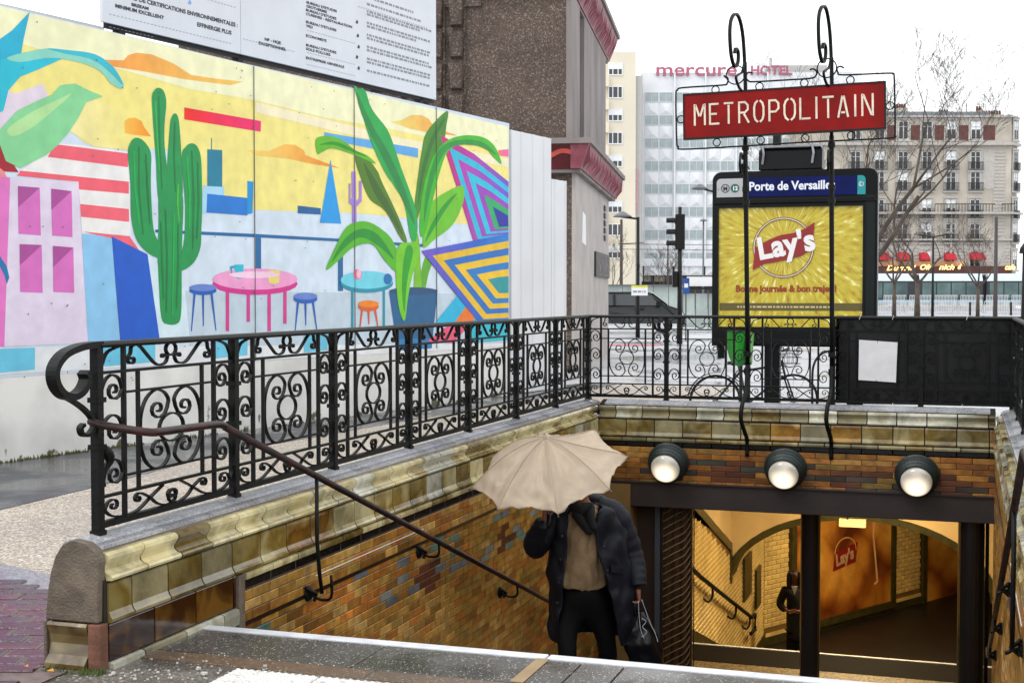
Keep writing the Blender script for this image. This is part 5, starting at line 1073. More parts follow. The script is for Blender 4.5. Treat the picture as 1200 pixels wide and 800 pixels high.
# cream block of flats
H = Loc(707, 163); hc = thing('cream_flats', tuple(H.o*1), 'cream block of flats left of the hotel, with small triple windows', 'building')
hc.location.z = 0; ROOTM[hc.name] = Matrix.Translation((H.o.x, H.o.y, 0))
xw, zt = H.x(741), H.z(63)
MB().box(H.x(690), xw, 0, 14, 0, zt, H.M).build('front_wall', m_creamw, hc)
b = MB(); b.prism([(0, 0), (14, 0), (14, H.z(92)), (0, zt)], xw, xw+.35, 'x', H.M); b.build('side_wall', m_creamw, hc)
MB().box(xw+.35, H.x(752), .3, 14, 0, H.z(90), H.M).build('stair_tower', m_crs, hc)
MB().box(H.x(745), H.x(747), .1, .3, H.z(250), H.z(198), H.M).build('pink_banner', mat('pink_strip', '#b88a96', .6), hc)
wfr = MB(); W_ = 1.72; Hh = 1.45
for a, b_, c, d in ((-W_/2, W_/2, 0, .12), (-W_/2, W_/2, Hh-.1, Hh), (-W_/2, -W_/2+.1, .12, Hh-.1), (W_/2-.1, W_/2, .12, Hh-.1), (-.36, -.26, .12, Hh-.1), (.26, .36, .12, Hh-.1)): wfr.box(a, b_, -.1, .05, c, d)
wf_me = wfr.mesh('window', white); pane_me = MB().box(-.24, .24, -.02, .03, .12, 1.35).mesh('pane', glass); shut_me = MB().box(-.78, .78, -.07, -.02, .75, 1.38).mesh('shutter', m_hot2)
R_ = Matrix.Rotation(YAW, 4, 'Z')
random.seed(21)
for k in range(9):
    z = H.z(84.5+26.6*k); p = H.M @ Vector((H.x(720.5), -.02, z-.6)); w = put(wf_me, 'window', hc, p, YAW, world=True); w.matrix_local = ROOTM[hc.name].inverted() @ Matrix.Translation(p) @ R_; ROOTM[w.name] = None; del ROOTM[w.name]
    for dx in (-.53, .0, .53): put(pane_me, 'pane', w, (dx, 0, 0))
    if k % 2 == 0: put(shut_me, 'shutter', w)
    MB().box(H.x(707)-1, H.x(712.5), -.9, 0, z-2.0, z-.75, H.M).build('balcony', m_creamw, hc)
# the hotel: bays of faceted panels and paired windows
H = Loc(752, 168); ht = thing('hotel', (H.o.x, H.o.y, 0), 'large pale hotel with faceted facade panels and pink rooftop lettering', 'building')
zt = H.z(87); xe = H.x(1004)
MB().box(0, xe, 0, 16, H.z(303), zt, H.M).build('facade', m_hot, ht)
MB().box(H.x(755), xe-1, 2, 16, 0, H.z(303), H.M).build('ground_floor', mat('ground_floor_glass', '#2f2d2b', .2, var=.5, vs_=.25), ht)
MB().box(-.3, xe, -.4, 2, H.z(312), H.z(303), H.M).build('canopy', m_hot2, ht)
MB().box(H.x(748), xe, -.3, 1.9, H.z(335), H.z(330), H.M).build('canopy', black, ht)
for a, b_ in ((756, 764), (768, 780), (806, 822), (826, 836)): MB().box(H.x(a), H.x(b_), 1.5, 1.95, H.z(330), H.z(322), H.M).build('lit_window', mat('hotel_interior', '#c9c2ae', .5), ht)
winm = MB().box(-.8, .8, -.02, .06, 0, 1.12).mesh('window', m_hotglass)
fm = MB()
for a, b_, c, d in ((-.86, .86, -.06, 0), (-.86, .86, 1.12, 1.18), (-.86, -.8, 0, 1.12), (.8, .86, 0, 1.12), (-.02, .02, 0, 1.12)): fm.box(a, b_, -.08, .05, c, d)
fm = fm.mesh('window_frame', m_hot2)
fac = MB(); w_, h_ = .87, 1.5
fac.add([(-w_, 0, 0), (w_, 0, 0), (w_, 0, h_), (-w_, 0, h_), (0, -.26, h_*.36), (-w_*.55, -.1, h_), (w_*.55, -.1, h_)], [(0, 1, 4), (1, 2, 4), (2, 6, 4), (6, 5, 4), (5, 3, 4), (3, 0, 4)]); fac = fac.mesh('facade_panel', m_hot2)
rail_y = [109.5+26.6*k for k in range(8)]
bay = H.x(788)-0; nb = 7; I = ROOTM[ht.name].inverted()
for i in range(nb):
    x0 = .15+i*bay*1.0
    MB().box(x0-.08+bay-.02, x0+.08+bay-.02, -.5, 0, H.z(303), zt, H.M).build('facade_fin', m_hot2, ht)
    for k, py in enumerate(rail_y):
        if i > 2 and k in (2, 3, 4, 5, 6, 7) and i > 5: pass
        for s_ in (.98, 2.75):
            z = H.z(py+11.5); M = I @ H.M @ Matrix.Translation((x0+s_, 0, z))
            o = put(winm, 'window', ht); o.matrix_local = M; q = put(fm, 'window_frame', o)
            o = put(fac, 'facade_panel', ht); o.matrix_local = I @ H.M @ Matrix.Translation((x0+s_, -.02, z-1.62))
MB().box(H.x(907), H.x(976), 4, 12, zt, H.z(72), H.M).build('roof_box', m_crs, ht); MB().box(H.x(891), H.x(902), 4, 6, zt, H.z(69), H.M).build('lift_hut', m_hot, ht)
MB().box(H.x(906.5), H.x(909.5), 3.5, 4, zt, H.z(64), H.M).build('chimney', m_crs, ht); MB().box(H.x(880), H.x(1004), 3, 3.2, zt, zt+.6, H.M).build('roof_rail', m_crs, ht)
rs = thing('hotel_lettering', tuple(H.M @ Vector((H.x(835), -.2, zt))), 'pink lettering mercure HOTEL standing on the hotel roof edge', 'sign')
m_pink = mat('pink_letters', '#a85a72', .5, var=.1)
def upr(x, y, z): return H.M @ frame((x, y, z), (1, 0, 0), (0, 0, 1), (0, -1, 0))
def fitted(s, x0, x1, z, h, name, bold, y=-.2):
    g = MB(); text(g, s, h, Matrix.Identity(4), bold=bold, ext=.12); a = min(v[0] for v in g.v); b_ = max(v[0] for v in g.v); k = (x1-x0)/(b_-a)
    M = upr(x0, y, z); g.v = [tuple(M @ Vector(((v[0]-a)*k, v[1], v[2]))) for v in g.v]; return g.build(name, m_pink, rs, fix=False)
fitted('mercure', H.x(768), H.x(862), H.z(90.5), 1.55, 'letters', .035); fitted('HOTEL', H.x(878), H.x(926), H.z(89.5), 1.1, 'letters', .04)
for k in range(11): p = H.x(770+15*k); MB().box(p-.03, p+.03, -.1, 0, zt-.05, zt+.5, H.M).build('letter_support', m_pink, rs)

# stone apartment house on the right
H = Loc(985, 160); ah = thing('stone_apartments', (H.o.x, H.o.y, 0), 'old Parisian stone apartment house with brick attic panels and balconies', 'building'); I = ROOTM[ah.name].inverted()
m_stone = mat('paris_stone', '#b0a89c', .8, var=.2, vs_=.35, bump=.2, bs=3); m_stone2 = mat('paris_stone_trim', '#aeaaa4', .8, var=.08); m_brk = mat('brick_panel', '#5e3733', .8, var=.15, vs_=2); m_zinc = mat('zinc_roof', '#6f747b', .5, var=.1)
m_irn = mat('balcony_iron', '#26272a', .6); xr = H.x(1183); xc = H.x(1196)
MB().box(H.x(940), xr, 0, 14, 0, H.z(137), H.M).build('front_wall', m_stone, ah)
b = MB(); b.prism([(xr, 0), (xc, 1.6), (xc, 14), (xr, 14)], 0, H.z(146), 'z', H.M); b.build('corner_wall', m_stone, ah)
b = MB(); b.prism([(xr-.2, -.15), (xc+.15, 1.45), (xc+.15, 13), (xr-.2, 13)], H.z(146), H.z(134), 'z', H.M); b.build('corner_dome', m_zinc, ah, bevel=.6)
for py, t_, pr in ((168, .35, .55), (137, .2, .35), (249, .25, .9), (280, .2, .35)):
    MB().box(H.x(940), xr+.1, -pr, 0, H.z(py)-t_, H.z(py), H.M).build('cornice', m_stone2, ah); b = MB(); b.prism([(xr, -pr), (xc+pr*.7, 1.6-pr*.5), (xc, 1.8), (xr, .1)], H.z(py)-t_, H.z(py), 'z', H.M); b.build('cornice', m_stone2, ah)
MB().box(H.x(940), xr-2.4, .8, 13, H.z(137), H.z(131), H.M).build('roof', m_zinc, ah)
cols = [1002, 1033, 1057, 1083.5, 1112.5, 1141.5]; cols = [1001, 1029, 1056.5, 1084.5, 1112.5, 1141]
wn = MB().box(-.55, .55, -.03, .08, 0, 2.15); wn = wn.mesh('window', mat('old_window_glass', '#303234', .15, var=.5, vs_=.5))
fr_ = MB()
for a, b_, c, d in ((-.62, -.5, 0, 2.2), (.5, .62, 0, 2.2), (-.05, .05, 0, 2.2), (-.5, .5, 2.1, 2.2), (-.5, .5, 0, .12), (-.5, .5, 1.5, 1.56)): fr_.box(a, b_, -.1, -.02, c, d)
fr_ = fr_.mesh('window_frame', mat('pale_frame', '#b9bab8', .6)); sil = MB().box(-.9, .9, -.25, 0, -.22, -.02).box(-.85, -.66, -.08, 0, 0, 2.3).box(.66, .85, -.08, 0, 0, 2.3).box(-.85, .85, -.12, 0, 2.3, 2.55).mesh('window_surround', m_stone2)
gr = MB()
for k in range(13): gr.box(-.88+.146*k-.018, -.88+.146*k+.018, -.32, -.28, 0, .85)
gr.box(-.92, .92, -.33, -.27, .85, .93); gr.box(-.92, .92, -.33, -.27, 0, .06)
gr = gr.mesh('balcony_rail', m_irn)
blind = MB().box(-.5, .5, -.05, -.02, 1.2, 2.1).mesh('blind', white)
rows = [(167, 151.5, 0), (202, 183, 1), (226, 206, 1), (258, 238, 1), (286, 266, 1), (318, 300, 0)]
random.seed(31)
for r_i, (pb, pt, bal) in enumerate(rows):
    zb_ = H.z(pb-2)
    for c in cols+[1189.5]:
        on_corner = c > 1185; y = .75 if on_corner else 0
        M = I @ H.M @ Matrix.Translation((H.x(c), y-.02 if not on_corner else y-.25, zb_)) @ Matrix.Rotation(.72 if on_corner else 0, 4, 'Z')
        if on_corner: M = M @ Matrix.Diagonal((.8, 1, 1, 1))
        o = put(wn, 'window', ah); o.matrix_local = M; put(fr_, 'window_frame', o); put(sil, 'window_surround', o)
        if random.random() < .3: put(blind, 'blind', o)
        if bal: put(gr, 'balcony_rail', o)
for c in (1043, 1070.5, 1098.5, 1127, 1156): MB().box(H.x(c)-.75, H.x(c)+.75, -.06, 0, H.z(165), H.z(148), H.M).build('brick_panel', m_brk, ah)
for a, b_ in ((940, 1069), (1092, 1162), (1170, 1184)):
    g = MB(); x = H.x(a)
    while x < H.x(b_): g.box(x-.03, x+.03, -.85, -.79, H.z(249), H.z(249)+.85); x += .35
    g.v = [tuple(H.M @ Vector(v)) for v in g.v]; g.box(H.x(a), H.x(b_), -.87, -.77, H.z(249)+.85, H.z(249)+.95, H.M); g.build('long_balcony', m_irn, ah)
for z in [H.z(p) for p in range(180, 320, 4)]: MB().box(H.x(1162), H.x(1176), -.06, 0, z, z+.28, H.M).build('quoin', m_stone2, ah)
for z in [H.z(p) for p in range(283, 318, 4)]: MB().box(H.x(1030), xr, -.05, 0, z, z+.3, H.M).build('rusticated_course', m_stone2, ah)
MB().box(H.x(1150), H.x(1163), -.05, 0, H.z(222), H.z(176), H.M).build('carved_panel', m_stone2, ah)
for px, w_, pt, n_ in ((1008, 10, 122, 3), (1030, 8, 124, 3), (1062, 12, 121, 4), (1096, 8, 130, 3), (1112.5, 12, 128, 4), (1154, 6, 124, 2), (1170, 22, 129, 7)):
    MB().box(H.x(px-w_/2), H.x(px+w_/2), 2, 4, H.z(137), H.z(pt+4), H.M).build('chimney_stack', m_stone, ah)
    for k in range(n_): x = H.x(px-w_/2)+(k+.5)*w_/n_*.1; MB().lathe([(.16, 0), (.13, .6), (.0, .6)], 8, H.M @ Matrix.Translation((x, 3, H.z(pt+4)))).build('chimney_pot', m_brk, ah)
an = MB(); an.tube([tuple(H.M @ Vector((H.x(1140), 3, H.z(135)))), tuple(H.M @ Vector((H.x(1140), 3, H.z(118))))], .05, 5); an.box(H.x(1137), H.x(1143), 2.95, 3.05, H.z(122), H.z(121.5), H.M); an.build('aerial', m_irn, ah)
MB().box(H.x(1112), H.x(1114), -.3, -.1, H.z(318), H.z(240), H.M).build('drainpipe', m_stone2, ah)
# cafe on the ground floor with glowing script
m_awn = mat('red_awning', '#b0202e', .6, var=.1); m_warm = mat('warm_stall_front', '#b98d6a', .6, var=.25, vs_=.6); m_neon = mat('neon_script', '#ffd98a', .4, var=0, emit='#ffcf78', es=2.2)
MB().box(H.x(1026), H.x(1130), -.35, -.1, H.z(326), H.z(306), H.M).build('cafe_front', m_warm, ah)
MB().box(H.x(1026), H.x(1183), -.6, -.36, H.z(322), H.z(312), H.M).build('cafe_fascia', mat('dark_red_fascia', '#4b2119', .5), ah)
for a, b_ in ((1027, 1040), (1049, 1064), (1076, 1086), (1105, 1117), (1135, 1151)):
    b = MB(); b.prism([(-.1, H.z(296)), (-1.3, H.z(303)), (-1.3, H.z(305)), (-.1, H.z(305))], H.x(a), H.x(b_), 'x', H.M); b.build('awning', m_awn, ah)
def script(s, a, b_, py, h=.62):
    g = MB(); text(g, s, h, Matrix.Identity(4), bold=.014, shear=.35, ext=.03); x0 = min(v[0] for v in g.v); x1 = max(v[0] for v in g.v); k = (H.x(b_)-H.x(a))/(x1-x0)
    M = H.M @ frame((H.x(a), -.64, H.z(py)), (1, 0, 0), (0, 0, 1), (0, -1, 0)); g.v = [tuple(M @ Vector(((v[0]-x0)*k, v[1], v[2]))) for v in g.v]; g.build('neon_lettering', m_neon, ah, fix=False)
script('Durand', 1037, 1071, 317); script('Ofa', 1076, 1089, 316); script('nich', 1098, 1116, 316); script('d', 1120, 1124, 315.5); script('cafe', 1175, 1187, 316)
# blind left neighbour and trees far off: none seen

# ------------------------------------------------------------------ tram at its platform, shelters
H = Loc(1026, 132); pfz = .35
pf = thing('tram_platform', (H.o.x, H.o.y, 0), 'raised pale tram platform behind the crowd barriers', 'platform')
MB().box(-3, 30, -4.0, -.5, 0, pfz, H.M).build('platform', m_coping, pf)
tm = thing('tram', (H.o.x, H.o.y, 0), 'long modern tram with pale blue white roof line behind the barriers', 'tram')
m_tw = mat('tram_white', '#c4d3da', .3, var=.05); m_tg = mat('tram_glass', '#33474b', .1, var=.4, vs_=.5, col2='#5c7674'); m_td = mat('tram_dark', '#20272c', .3, var=.3)
x = -2.0
for L_ in (6.2, 6.5, 6.4, 6.2):
    b = MB(); b.prism([(0, .7), (-.05, 1.0), (-.05, 3.05), (.3, 3.6), (2.3, 3.6), (2.65, 3.05), (2.65, .7)], x, x+L_-.35, 'x', H.M); b.build('car_body', m_td, tm)
    b = MB(); b.prism([(-.14, 3.0), (.2, 3.72), (2.4, 3.72), (2.4, 3.0)], x+.03, x+L_-.38, 'x', H.M); b.build('roof_fairing', m_tw, tm)
    k = x+.3
    while k < x+L_-1.3:
        w_ = random.choice((.9, 1.3)); MB().box(k, k+w_, -.09, -.05, 1.35, 2.85, H.M).build('window', m_tg, tm); k += w_+.12
    MB().box(x, x+L_-.35, -.1, -.05, .75, 1.2, H.M).build('skirt', mat('tram_skirt', '#7f9fae', .3) if x < -1 else bpy.data.materials['tram_skirt'], tm)
    MB().box(x+L_-.34, x+L_-.02, .1, 2.5, .8, 3.5, H.M).build('gangway', black, tm); x += L_
# crowd barriers: two rows of pale steel
m_galv = mat('galvanised', '#c4c7ca', .4, metal=0, var=.1)
bw_ = 2.2; bb = MB(); bb.tube([(0, 0, .16), (0, 0, 1.1), (bw_-.08, 0, 1.1), (bw_-.08, 0, .16), (0, 0, .16)], .045, 6)
bar_top = bb.mesh('frame', m_galv); bb = MB()
for k in range(1, 15): bb.box(k*.142-.014, k*.142+.014, -.014, .014, .17, 1.09)
bar_bars = bb.mesh('bars', m_galv); ft = MB().tube([(0, -.3, 0), (0, 0, .14), (0, .3, 0)], .02, 5).mesh('foot', m_galv)
def barrier(f, px, z, rz, lab, grp):
    o = onf(px, 345, f); r = thing('crowd_barrier', (o.x, o.y, z), lab, 'barrier', YAW+rz, group=grp); put(bar_top, 'frame', r)
    for k in range(1, 15): put(MBBAR, 'bar', r, (k*.142, 0, 0))
    put(ft, 'foot', r, (.2, 0, 0)); put(ft, 'foot', r, (1.9, 0, 0)); return r
MBBAR = MB().box(-.024, .024, -.014, .014, .17, 1.09).mesh('bar', m_galv)
random.seed(8)
ORD = ['leftmost', 'second from left', 'third from left', 'fourth from left', 'fifth from left', 'rightmost']
FRL = ['pale steel crowd barrier, %s of the front row nearer the stairs' % s for s in ORD]; BKL = ['pale steel crowd barrier, %s of the back row against the tram' % s for s in ORD]
for i in range(6): barrier(118, 1030+31*i, 0, random.uniform(-.08, .08), FRL[i], 'front row of crowd barriers before the tram')
for i in range(6): barrier(130, 1036+30*i, pfz+.15, random.uniform(-.04, .04), BKL[i], 'back row of crowd barriers against the tram')
for px, f, lab in ((1137, 112, 'short black bollard left of the tall brown pole'), (1185, 112, 'short black bollard right of the tall brown pole')):
    o = onf(px, 345, f); b = MB(); b.lathe([(.09, 0), (.08, .95), (.1, 1.0), (.06, 1.08), (0, 1.1)], 10, Matrix.Translation((o.x, o.y, 0))); tag(b.build('bollard', black), lab, 'bollard')

# ------------------------------------------------------------------ lamp posts, masts, traffic light
def post_thing(name, px, f, h, r, lab, cat, m=black, z0=0):
    o = onf(px, 345, f); t_ = thing(name, (o.x, o.y, 0), lab, cat, YAW)
    MB().tube([(0, 0, z0), (0, 0, h*.3), (0, 0, h)], [r*1.25, r, r*.75], 10).build('post', m, t_, local=True, smooth=True); return t_
def lamp_head(t_, x, z, s=1, name='lamp_head'):
    MB().lathe([(.02, .22*s), (.10*s, .2*s), (.26*s, .1*s), (.42*s, 0), (.40*s, -.03), (.1, -.05), (0, -.05)], 16, Matrix.Translation((x, 0, z))).build(name, m_lh, t_, local=True, smooth=False)
m_lh = mat('lamp_head_grey', '#5a5c5e', .5, var=.15)
t_ = post_thing('street_lamp', 747.5, 54, 4.75, .075, 'dark street lamp with single flat head behind the van sign', 'street lamp')
MB().tube([(0, 0, 4.68), (-.7, 0, 4.76)], .04, 8).build('arm', black, t_, local=True); lamp_head(t_, -.62, 4.78, .9); MB().box(-.06, .06, -.12, .0, 2.7, 2.9).build('junction_box', black, t_, local=True)
t_ = post_thing('street_lamp', 824, 90, 6.6, .07, 'thin grey street lamp farther away, between traffic light and panel', 'street lamp', m_lh); lamp_head(t_, 0, 6.55, .6)
t_ = post_thing('street_lamp', 843, 42, 4.9, .06, 'street lamp whose head juts out left of the poster panel header', 'street lamp'); MB().tube([(0, 0, 4.8), (-.6, 0, 4.95)], .03, 8).build('arm', black, t_, local=True); lamp_head(t_, -.62, 4.95, .6)
t_ = post_thing('street_lamp', 1093, 100, 5.95, .09, 'double-headed street lamp in front of the old apartments', 'street lamp'); MB().tube([(-1.1, 0, 6.05), (0, 0, 5.9), (1.1, 0, 6.1)], .05, 8).build('arm', black, t_, local=True); lamp_head(t_, -1.1, 6.1, .9); lamp_head(t_, 1.15, 6.15, .9)
m_bp = mat('brown_pole', '#3b3330', .6, var=.15)
t_ = post_thing('catenary_pole', 1166.5, 60, 5.1, .09, 'tall plain brown pole right of the double street lamp', 'pole', m_bp)
t_ = post_thing('catenary_pole', 728, 95, 6.9, .12, 'brown pole standing beside the pavilion corner', 'pole', m_bp); MB().tube([(-.2, 0, 5.2), (1.6, 0, 5.3)], .03, 6).build('bracket_arm', m_bp, t_, local=True)
t_ = post_thing('catenary_pole', 782.5, 120, 6.5, .09, 'slim far pole just left of the traffic light', 'pole', m_bp)
t_ = post_thing('edge_post', 1203, 30, 2.75, .12, 'dark rounded post cut by the right edge above the railing', 'post'); MB().lathe([(.17, 2.6), (.15, 2.72), (.08, 2.82), (0, 2.85)], 12).build('cap', black, t_, local=True)
tl_ = post_thing('traffic_light', 796.5, 47, 4.7, .085, 'black traffic light pole with three visored signals, seen from the side', 'traffic light')
MB().box(-.16, .16, -.12, .16, 3.25, 4.45).build('signal_box', black, tl_, local=True, bevel=.02)
for k in range(3):
    z = 4.2-k*.39; g = MB(); g.lathe([(.13, 0), (.125, .3)], 14, frame((-.16, .0, z), (0, 1, 0), (0, 0, 1), (-1, 0, 0)), a0=-.3, a1=PI+.3)
    o = g.build('visor', black, tl_, local=True); o.modifiers.new('s', 'SOLIDIFY').thickness = .012
    MB().lathe([(.11, .01), (.06, .035), (0, .04)], 12, frame((-.16, 0, z), (0, 1, 0), (0, 0, 1), (-1, 0, 0))).build('lens', mat('signal_lens_%d' % k, ('#3a0d0d', '#3a2a0d', '#0d3018')[k], .2, var=0), tl_, local=True)
MB().box(-.26, -.08, -.1, .1, 1.95, 2.5).build('pedestrian_signal', black, tl_, local=True, bevel=.03)
vs2 = thing('parking_sign', tuple(onf(804, 336, 50)), 'small blue and white sign behind the traffic light', 'sign'); o = onf(804, 336, 50); ROOTM[vs2.name] = frame((o.x, o.y, 0), RIGHT, FWD, UP); vs2.matrix_world = ROOTM[vs2.name]
MB().box(-.12, .12, -.02, .02, 1.72, 2.3).build('plate', mat('sign_blue', '#1b4a94', .4), vs2, local=True); MB().box(-.07, .07, -.025, -.021, 1.95, 2.1).build('symbol', white, vs2, local=True); MB().tube([(0, .04, 0), (0, .04, 2.3)], .03, 8).build('post', m_lh, vs2, local=True)
vs3 = thing('notice_sign', (0, 0, 0), 'white sign with yellow header fixed on the street lamp over the van', 'sign'); o = onf(749.5, 340, 53.8); ROOTM[vs3.name] = frame((o.x, o.y, 0), RIGHT, FWD, UP); vs3.matrix_world = ROOTM[vs3.name]
MB().box(-.32, .32, -.02, .02, 1.66, 2.06).build('plate', white, vs3, local=True); MB().box(-.32, .32, -.024, -.021, 1.98, 2.06).build('header', mat('sign_yellow', '#c9c92a', .4), vs3, local=True)
for k, (a, b_) in enumerate(((-.26, -.1), (-.07, .06), (.1, .14), (.18, .24))): MB().box(a, b_, -.024, -.021, 1.78, 1.85).build('print_mark', grey, vs3, local=True)
# overhead wires
wr = MB()
for py, f, a, b_ in ((286, 100, 725, 850), (292, 110, 725, 850)): wr.tube([tuple(onf(a, py, f)), tuple(onf(b_, py+1, f))], .02, 4)
tag(wr.build('overhead_wires', black), 'thin overhead wires crossing before the hotel', 'wires')
# glass shelters
m_sg = mat('shelter_glass', '#a3afab', .12, var=.25, vs_=.8)
o = onf(800, 345, 66); H = Loc(800, 66); s_ = thing('glass_shelter', (o.x, o.y, 0), 'glass tram shelter with dark top rail between traffic light and panel', 'shelter')
for k in range(4): MB().box(k*.62+.02, k*.62+.58, 0, .03, .1, 1.75, H.M).build('glass_panel', m_sg, s_); 
for k in range(5): MB().box(k*.62-.02, k*.62+.02, -.02, .05, 0, 1.95, H.M).build('upright', m_lh, s_)
MB().box(-.1, 2.6, -.3, .6, 1.95, 2.03, H.M).build('roof', black, s_)
MB().box(.2, 1.5, -.05, -.02, 2.1, 2.55, H.M).build('route_board', white, s_); MB().box(.45, .5, -.02, .02, 2.0, 2.3, H.M).build('board_stem', black, s_)
H = Loc(712, 80); s_ = thing('glass_shelter', (H.o.x, H.o.y, 0), 'pale grey glass shelter wall behind the dark van roof', 'shelter')
for k in range(5): MB().box(k*.9, k*.9+.86, 0, .04, .1, 2.2, H.M).build('glass_panel', m_sg, s_)
MB().box(-.2, 4.7, -.2, .4, 2.2, 2.28, H.M).build('roof', m_lh, s_)
# dark van
H = Loc(670, 60); vn = thing('van', (H.o.x, H.o.y, 0), 'dark grey van waiting in the street, partly behind the pavilion', 'van')
m_van = mat('van_paint', '#14171b', .3, var=.1, spec=.4, coat=.3); m_vg = mat('van_glass', '#1c2226', .06, var=.3, vs_=.8, spec=.8)
prof = [(0, .42), (0, 1.2), (.12, 1.68), (.3, 1.80), (3.25, 1.82), (3.55, 1.76), (4.25, 1.22), (4.85, 1.02), (4.98, .82), (5.0, .42)]
b = MB(); n_ = len(prof); vs_l = []
for y, s1 in ((.12, .97), (0, 1), (1.9, 1), (1.78, .97)):
    for p in prof: vs_l.append((2.5+(p[0]-2.5)*s1, y+(.14 if (p[1] > 1.25 and y < .95) else (-.14 if p[1] > 1.25 else 0)), p[1]))
fs_ = []
for r_ in range(3): fs_ += [(r_*n_+i, r_*n_+(i+1) % n_, (r_+1)*n_+(i+1) % n_, (r_+1)*n_+i) for i in range(n_)]
b.add(vs_l, fs_+[tuple(range(n_)), tuple(range(3*n_, 4*n_))], H.M); b.build('body', m_van, vn, bevel=.04)
def vq(name, pts, m): q = MB(); q.add([tuple(H.M @ Vector((x, y, z))) for x, y, z in pts]+[tuple(H.M @ Vector((x, y+.02, z))) for x, y, z in pts], [tuple(range(len(pts))), tuple(range(2*len(pts)-1, len(pts)-1, -1))]+[(i, (i+1) % len(pts), (i+1) % len(pts)+len(pts), i+len(pts)) for i in range(len(pts))]); return q.build(name, m, vn)
vq('side_window', [(2.9, .03, 1.22), (3.9, .03, 1.22), (3.45, .10, 1.68), (2.9, .10, 1.7)], m_vg); vq('side_window', [(1.5, .03, 1.22), (2.8, .03, 1.22), (2.8, .1, 1.7), (1.5, .1, 1.7)], m_vg); vq('side_window', [(.3, .03, 1.22), (1.4, .03, 1.22), (1.4, .1, 1.7), (.4, .1, 1.68)], m_vg)
q = MB(); q.add([tuple(H.M @ Vector(v)) for v in ((4.24, .1, 1.25), (4.24, 1.8, 1.25), (3.58, 1.72, 1.76), (3.58, .18, 1.76))]+[tuple(H.M @ Vector((v[0]+.02, v[1], v[2]+.02))) for v in ((4.24, .1, 1.25), (4.24, 1.8, 1.25), (3.58, 1.72, 1.76), (3.58, .18, 1.76))], [(0, 1, 2, 3), (4, 5, 6, 7), (0, 1, 5, 4), (1, 2, 6, 5), (2, 3, 7, 6), (3, 0, 4, 7)]); q.build('windscreen', mat('windscreen', '#b9c0c4', .08, var=.2, spec=.8), vn)
for x in (.95, 4.1):
    for y in (-.02, 1.7): w = MB().lathe([(.33, 0), (.33, .2), (.2, .2)], 20, H.M @ frame((x, y, .33), (1, 0, 0), (0, 0, 1), (0, 1, 0))).build('wheel', black, vn); MB().lathe([(.2, -.01), (.05, -.03), (0, -.03)], 12, H.M @ frame((x, y, .33), (1, 0, 0), (0, 0, 1), (0, 1, 0))).build('rim', m_galv, w)
vq('door_line', [(2.84, -.015, .5), (2.87, -.015, .5), (2.87, .02, 1.2), (2.84, .02, 1.2)], black); MB().box(3.0, 3.2, -.04, 0, 1.05, 1.1, H.M).build('handle', black, vn)
MB().box(3.75, 3.95, -.25, -.02, 1.2, 1.42, H.M).build('wing_mirror', black, vn); MB().box(4.8, 5.01, .06, .45, .78, .95, H.M).build('headlight', mat('headlight', '#b7bcc0', .1, var=0), vn); MB().box(4.95, 5.05, .1, 1.8, .35, .6, H.M).build('bumper', black, vn)
# red road marking
o = onf(712, 402, 45); sheet('bus_lane_marking', [[tuple((onf(px, 345, f)).xy) for px, f in ((700, 47), (778, 47), (772, 45), (700, 45))]], .004, mat('red_road_paint', '#a0566a', .5, var=.15, vs_=4))
# bare trees
m_bark = mat('bark', '#4a4038', .85, var=.3, vs_=3, bump=.4, bs=20)
def tree(px, f, h, spread, seed, lab, r0=.12, lean=0, depth=5, z_split=.35, grp=None):
    random.seed(seed); o = onf(px, 345, f); t_ = thing('bare_tree', (o.x, o.y, 0), lab, 'tree', YAW, group=grp); tr, br, tw = MB(), MB(), MB()
    def grow(p, d, ln, r, k):
        pts = [p]; rs_ = [r]; q = p
        for i in range(4):
            d = (d+Vector((random.uniform(-.16, .16), random.uniform(-.16, .16), random.uniform(-.02, .13)))).normalized(); q = q+d*ln/4; pts.append(q); rs_.append(r*(1-.4*(i+1)/4))
        rs_ = [max(r_, .0021*(1+f/50)) for r_ in rs_]
        (tw if k >= 3 else br).tube(pts, rs_, 6 if k < 3 else 3, caps=False)
        if k >= depth: return
        for j in range(random.choice((2, 3, 3))):
            a = random.uniform(.35, .95); ax = Vector((random.uniform(-1, 1)*spread, random.uniform(-1, 1)*spread, random.uniform(-.2, .7))).normalized()
            grow(pts[random.choice((2, 3, 4))], (d*(1-a*.5)+ax*a).normalized(), ln*random.uniform(.6, .82), rs_[-1]*random.uniform(.55, .8), k+1)
    top_ = Vector((lean, 0, h*z_split)); tr.tube([(0, 0, 0), (lean*.4, 0, h*z_split*.5), tuple(top_)], [r0*1.25, r0, r0*.85], 10)
    for j in range(4):
        a = 2*PI*j/4+random.uniform(-.5, .5); grow(top_-Vector((0, 0, random.uniform(0, .2)*h*z_split)), Vector((math.cos(a)*.7*spread, math.sin(a)*.7*spread, 1)).normalized(), h*.3, r0*.6, 1)
    tr.build('trunk', m_bark, t_, local=True, smooth=True); br.build('limbs', m_bark, t_, local=True, fix=False); tw.build('twigs', m_bark, t_, local=True, fix=False)['kind'] = 'stuff'
    return t_
tree(1016, 36, 7.7, 1.25, 14, 'large bare tree spreading right behind the poster panel', r0=.13, depth=7, z_split=.36)
tree(1075, 92, 7.8, 1.1, 12, 'bare street tree left of the double street lamp, before the apartments', r0=.17, depth=6)
tree(1048, 96, 7.4, 1.2, 41, 'bare street tree nearest the poster panel, before the apartments', r0=.13, depth=6)
tree(1146, 100, 7.0, 1.0, 17, 'small bare tree just left of the brown pole', r0=.12, depth=6)
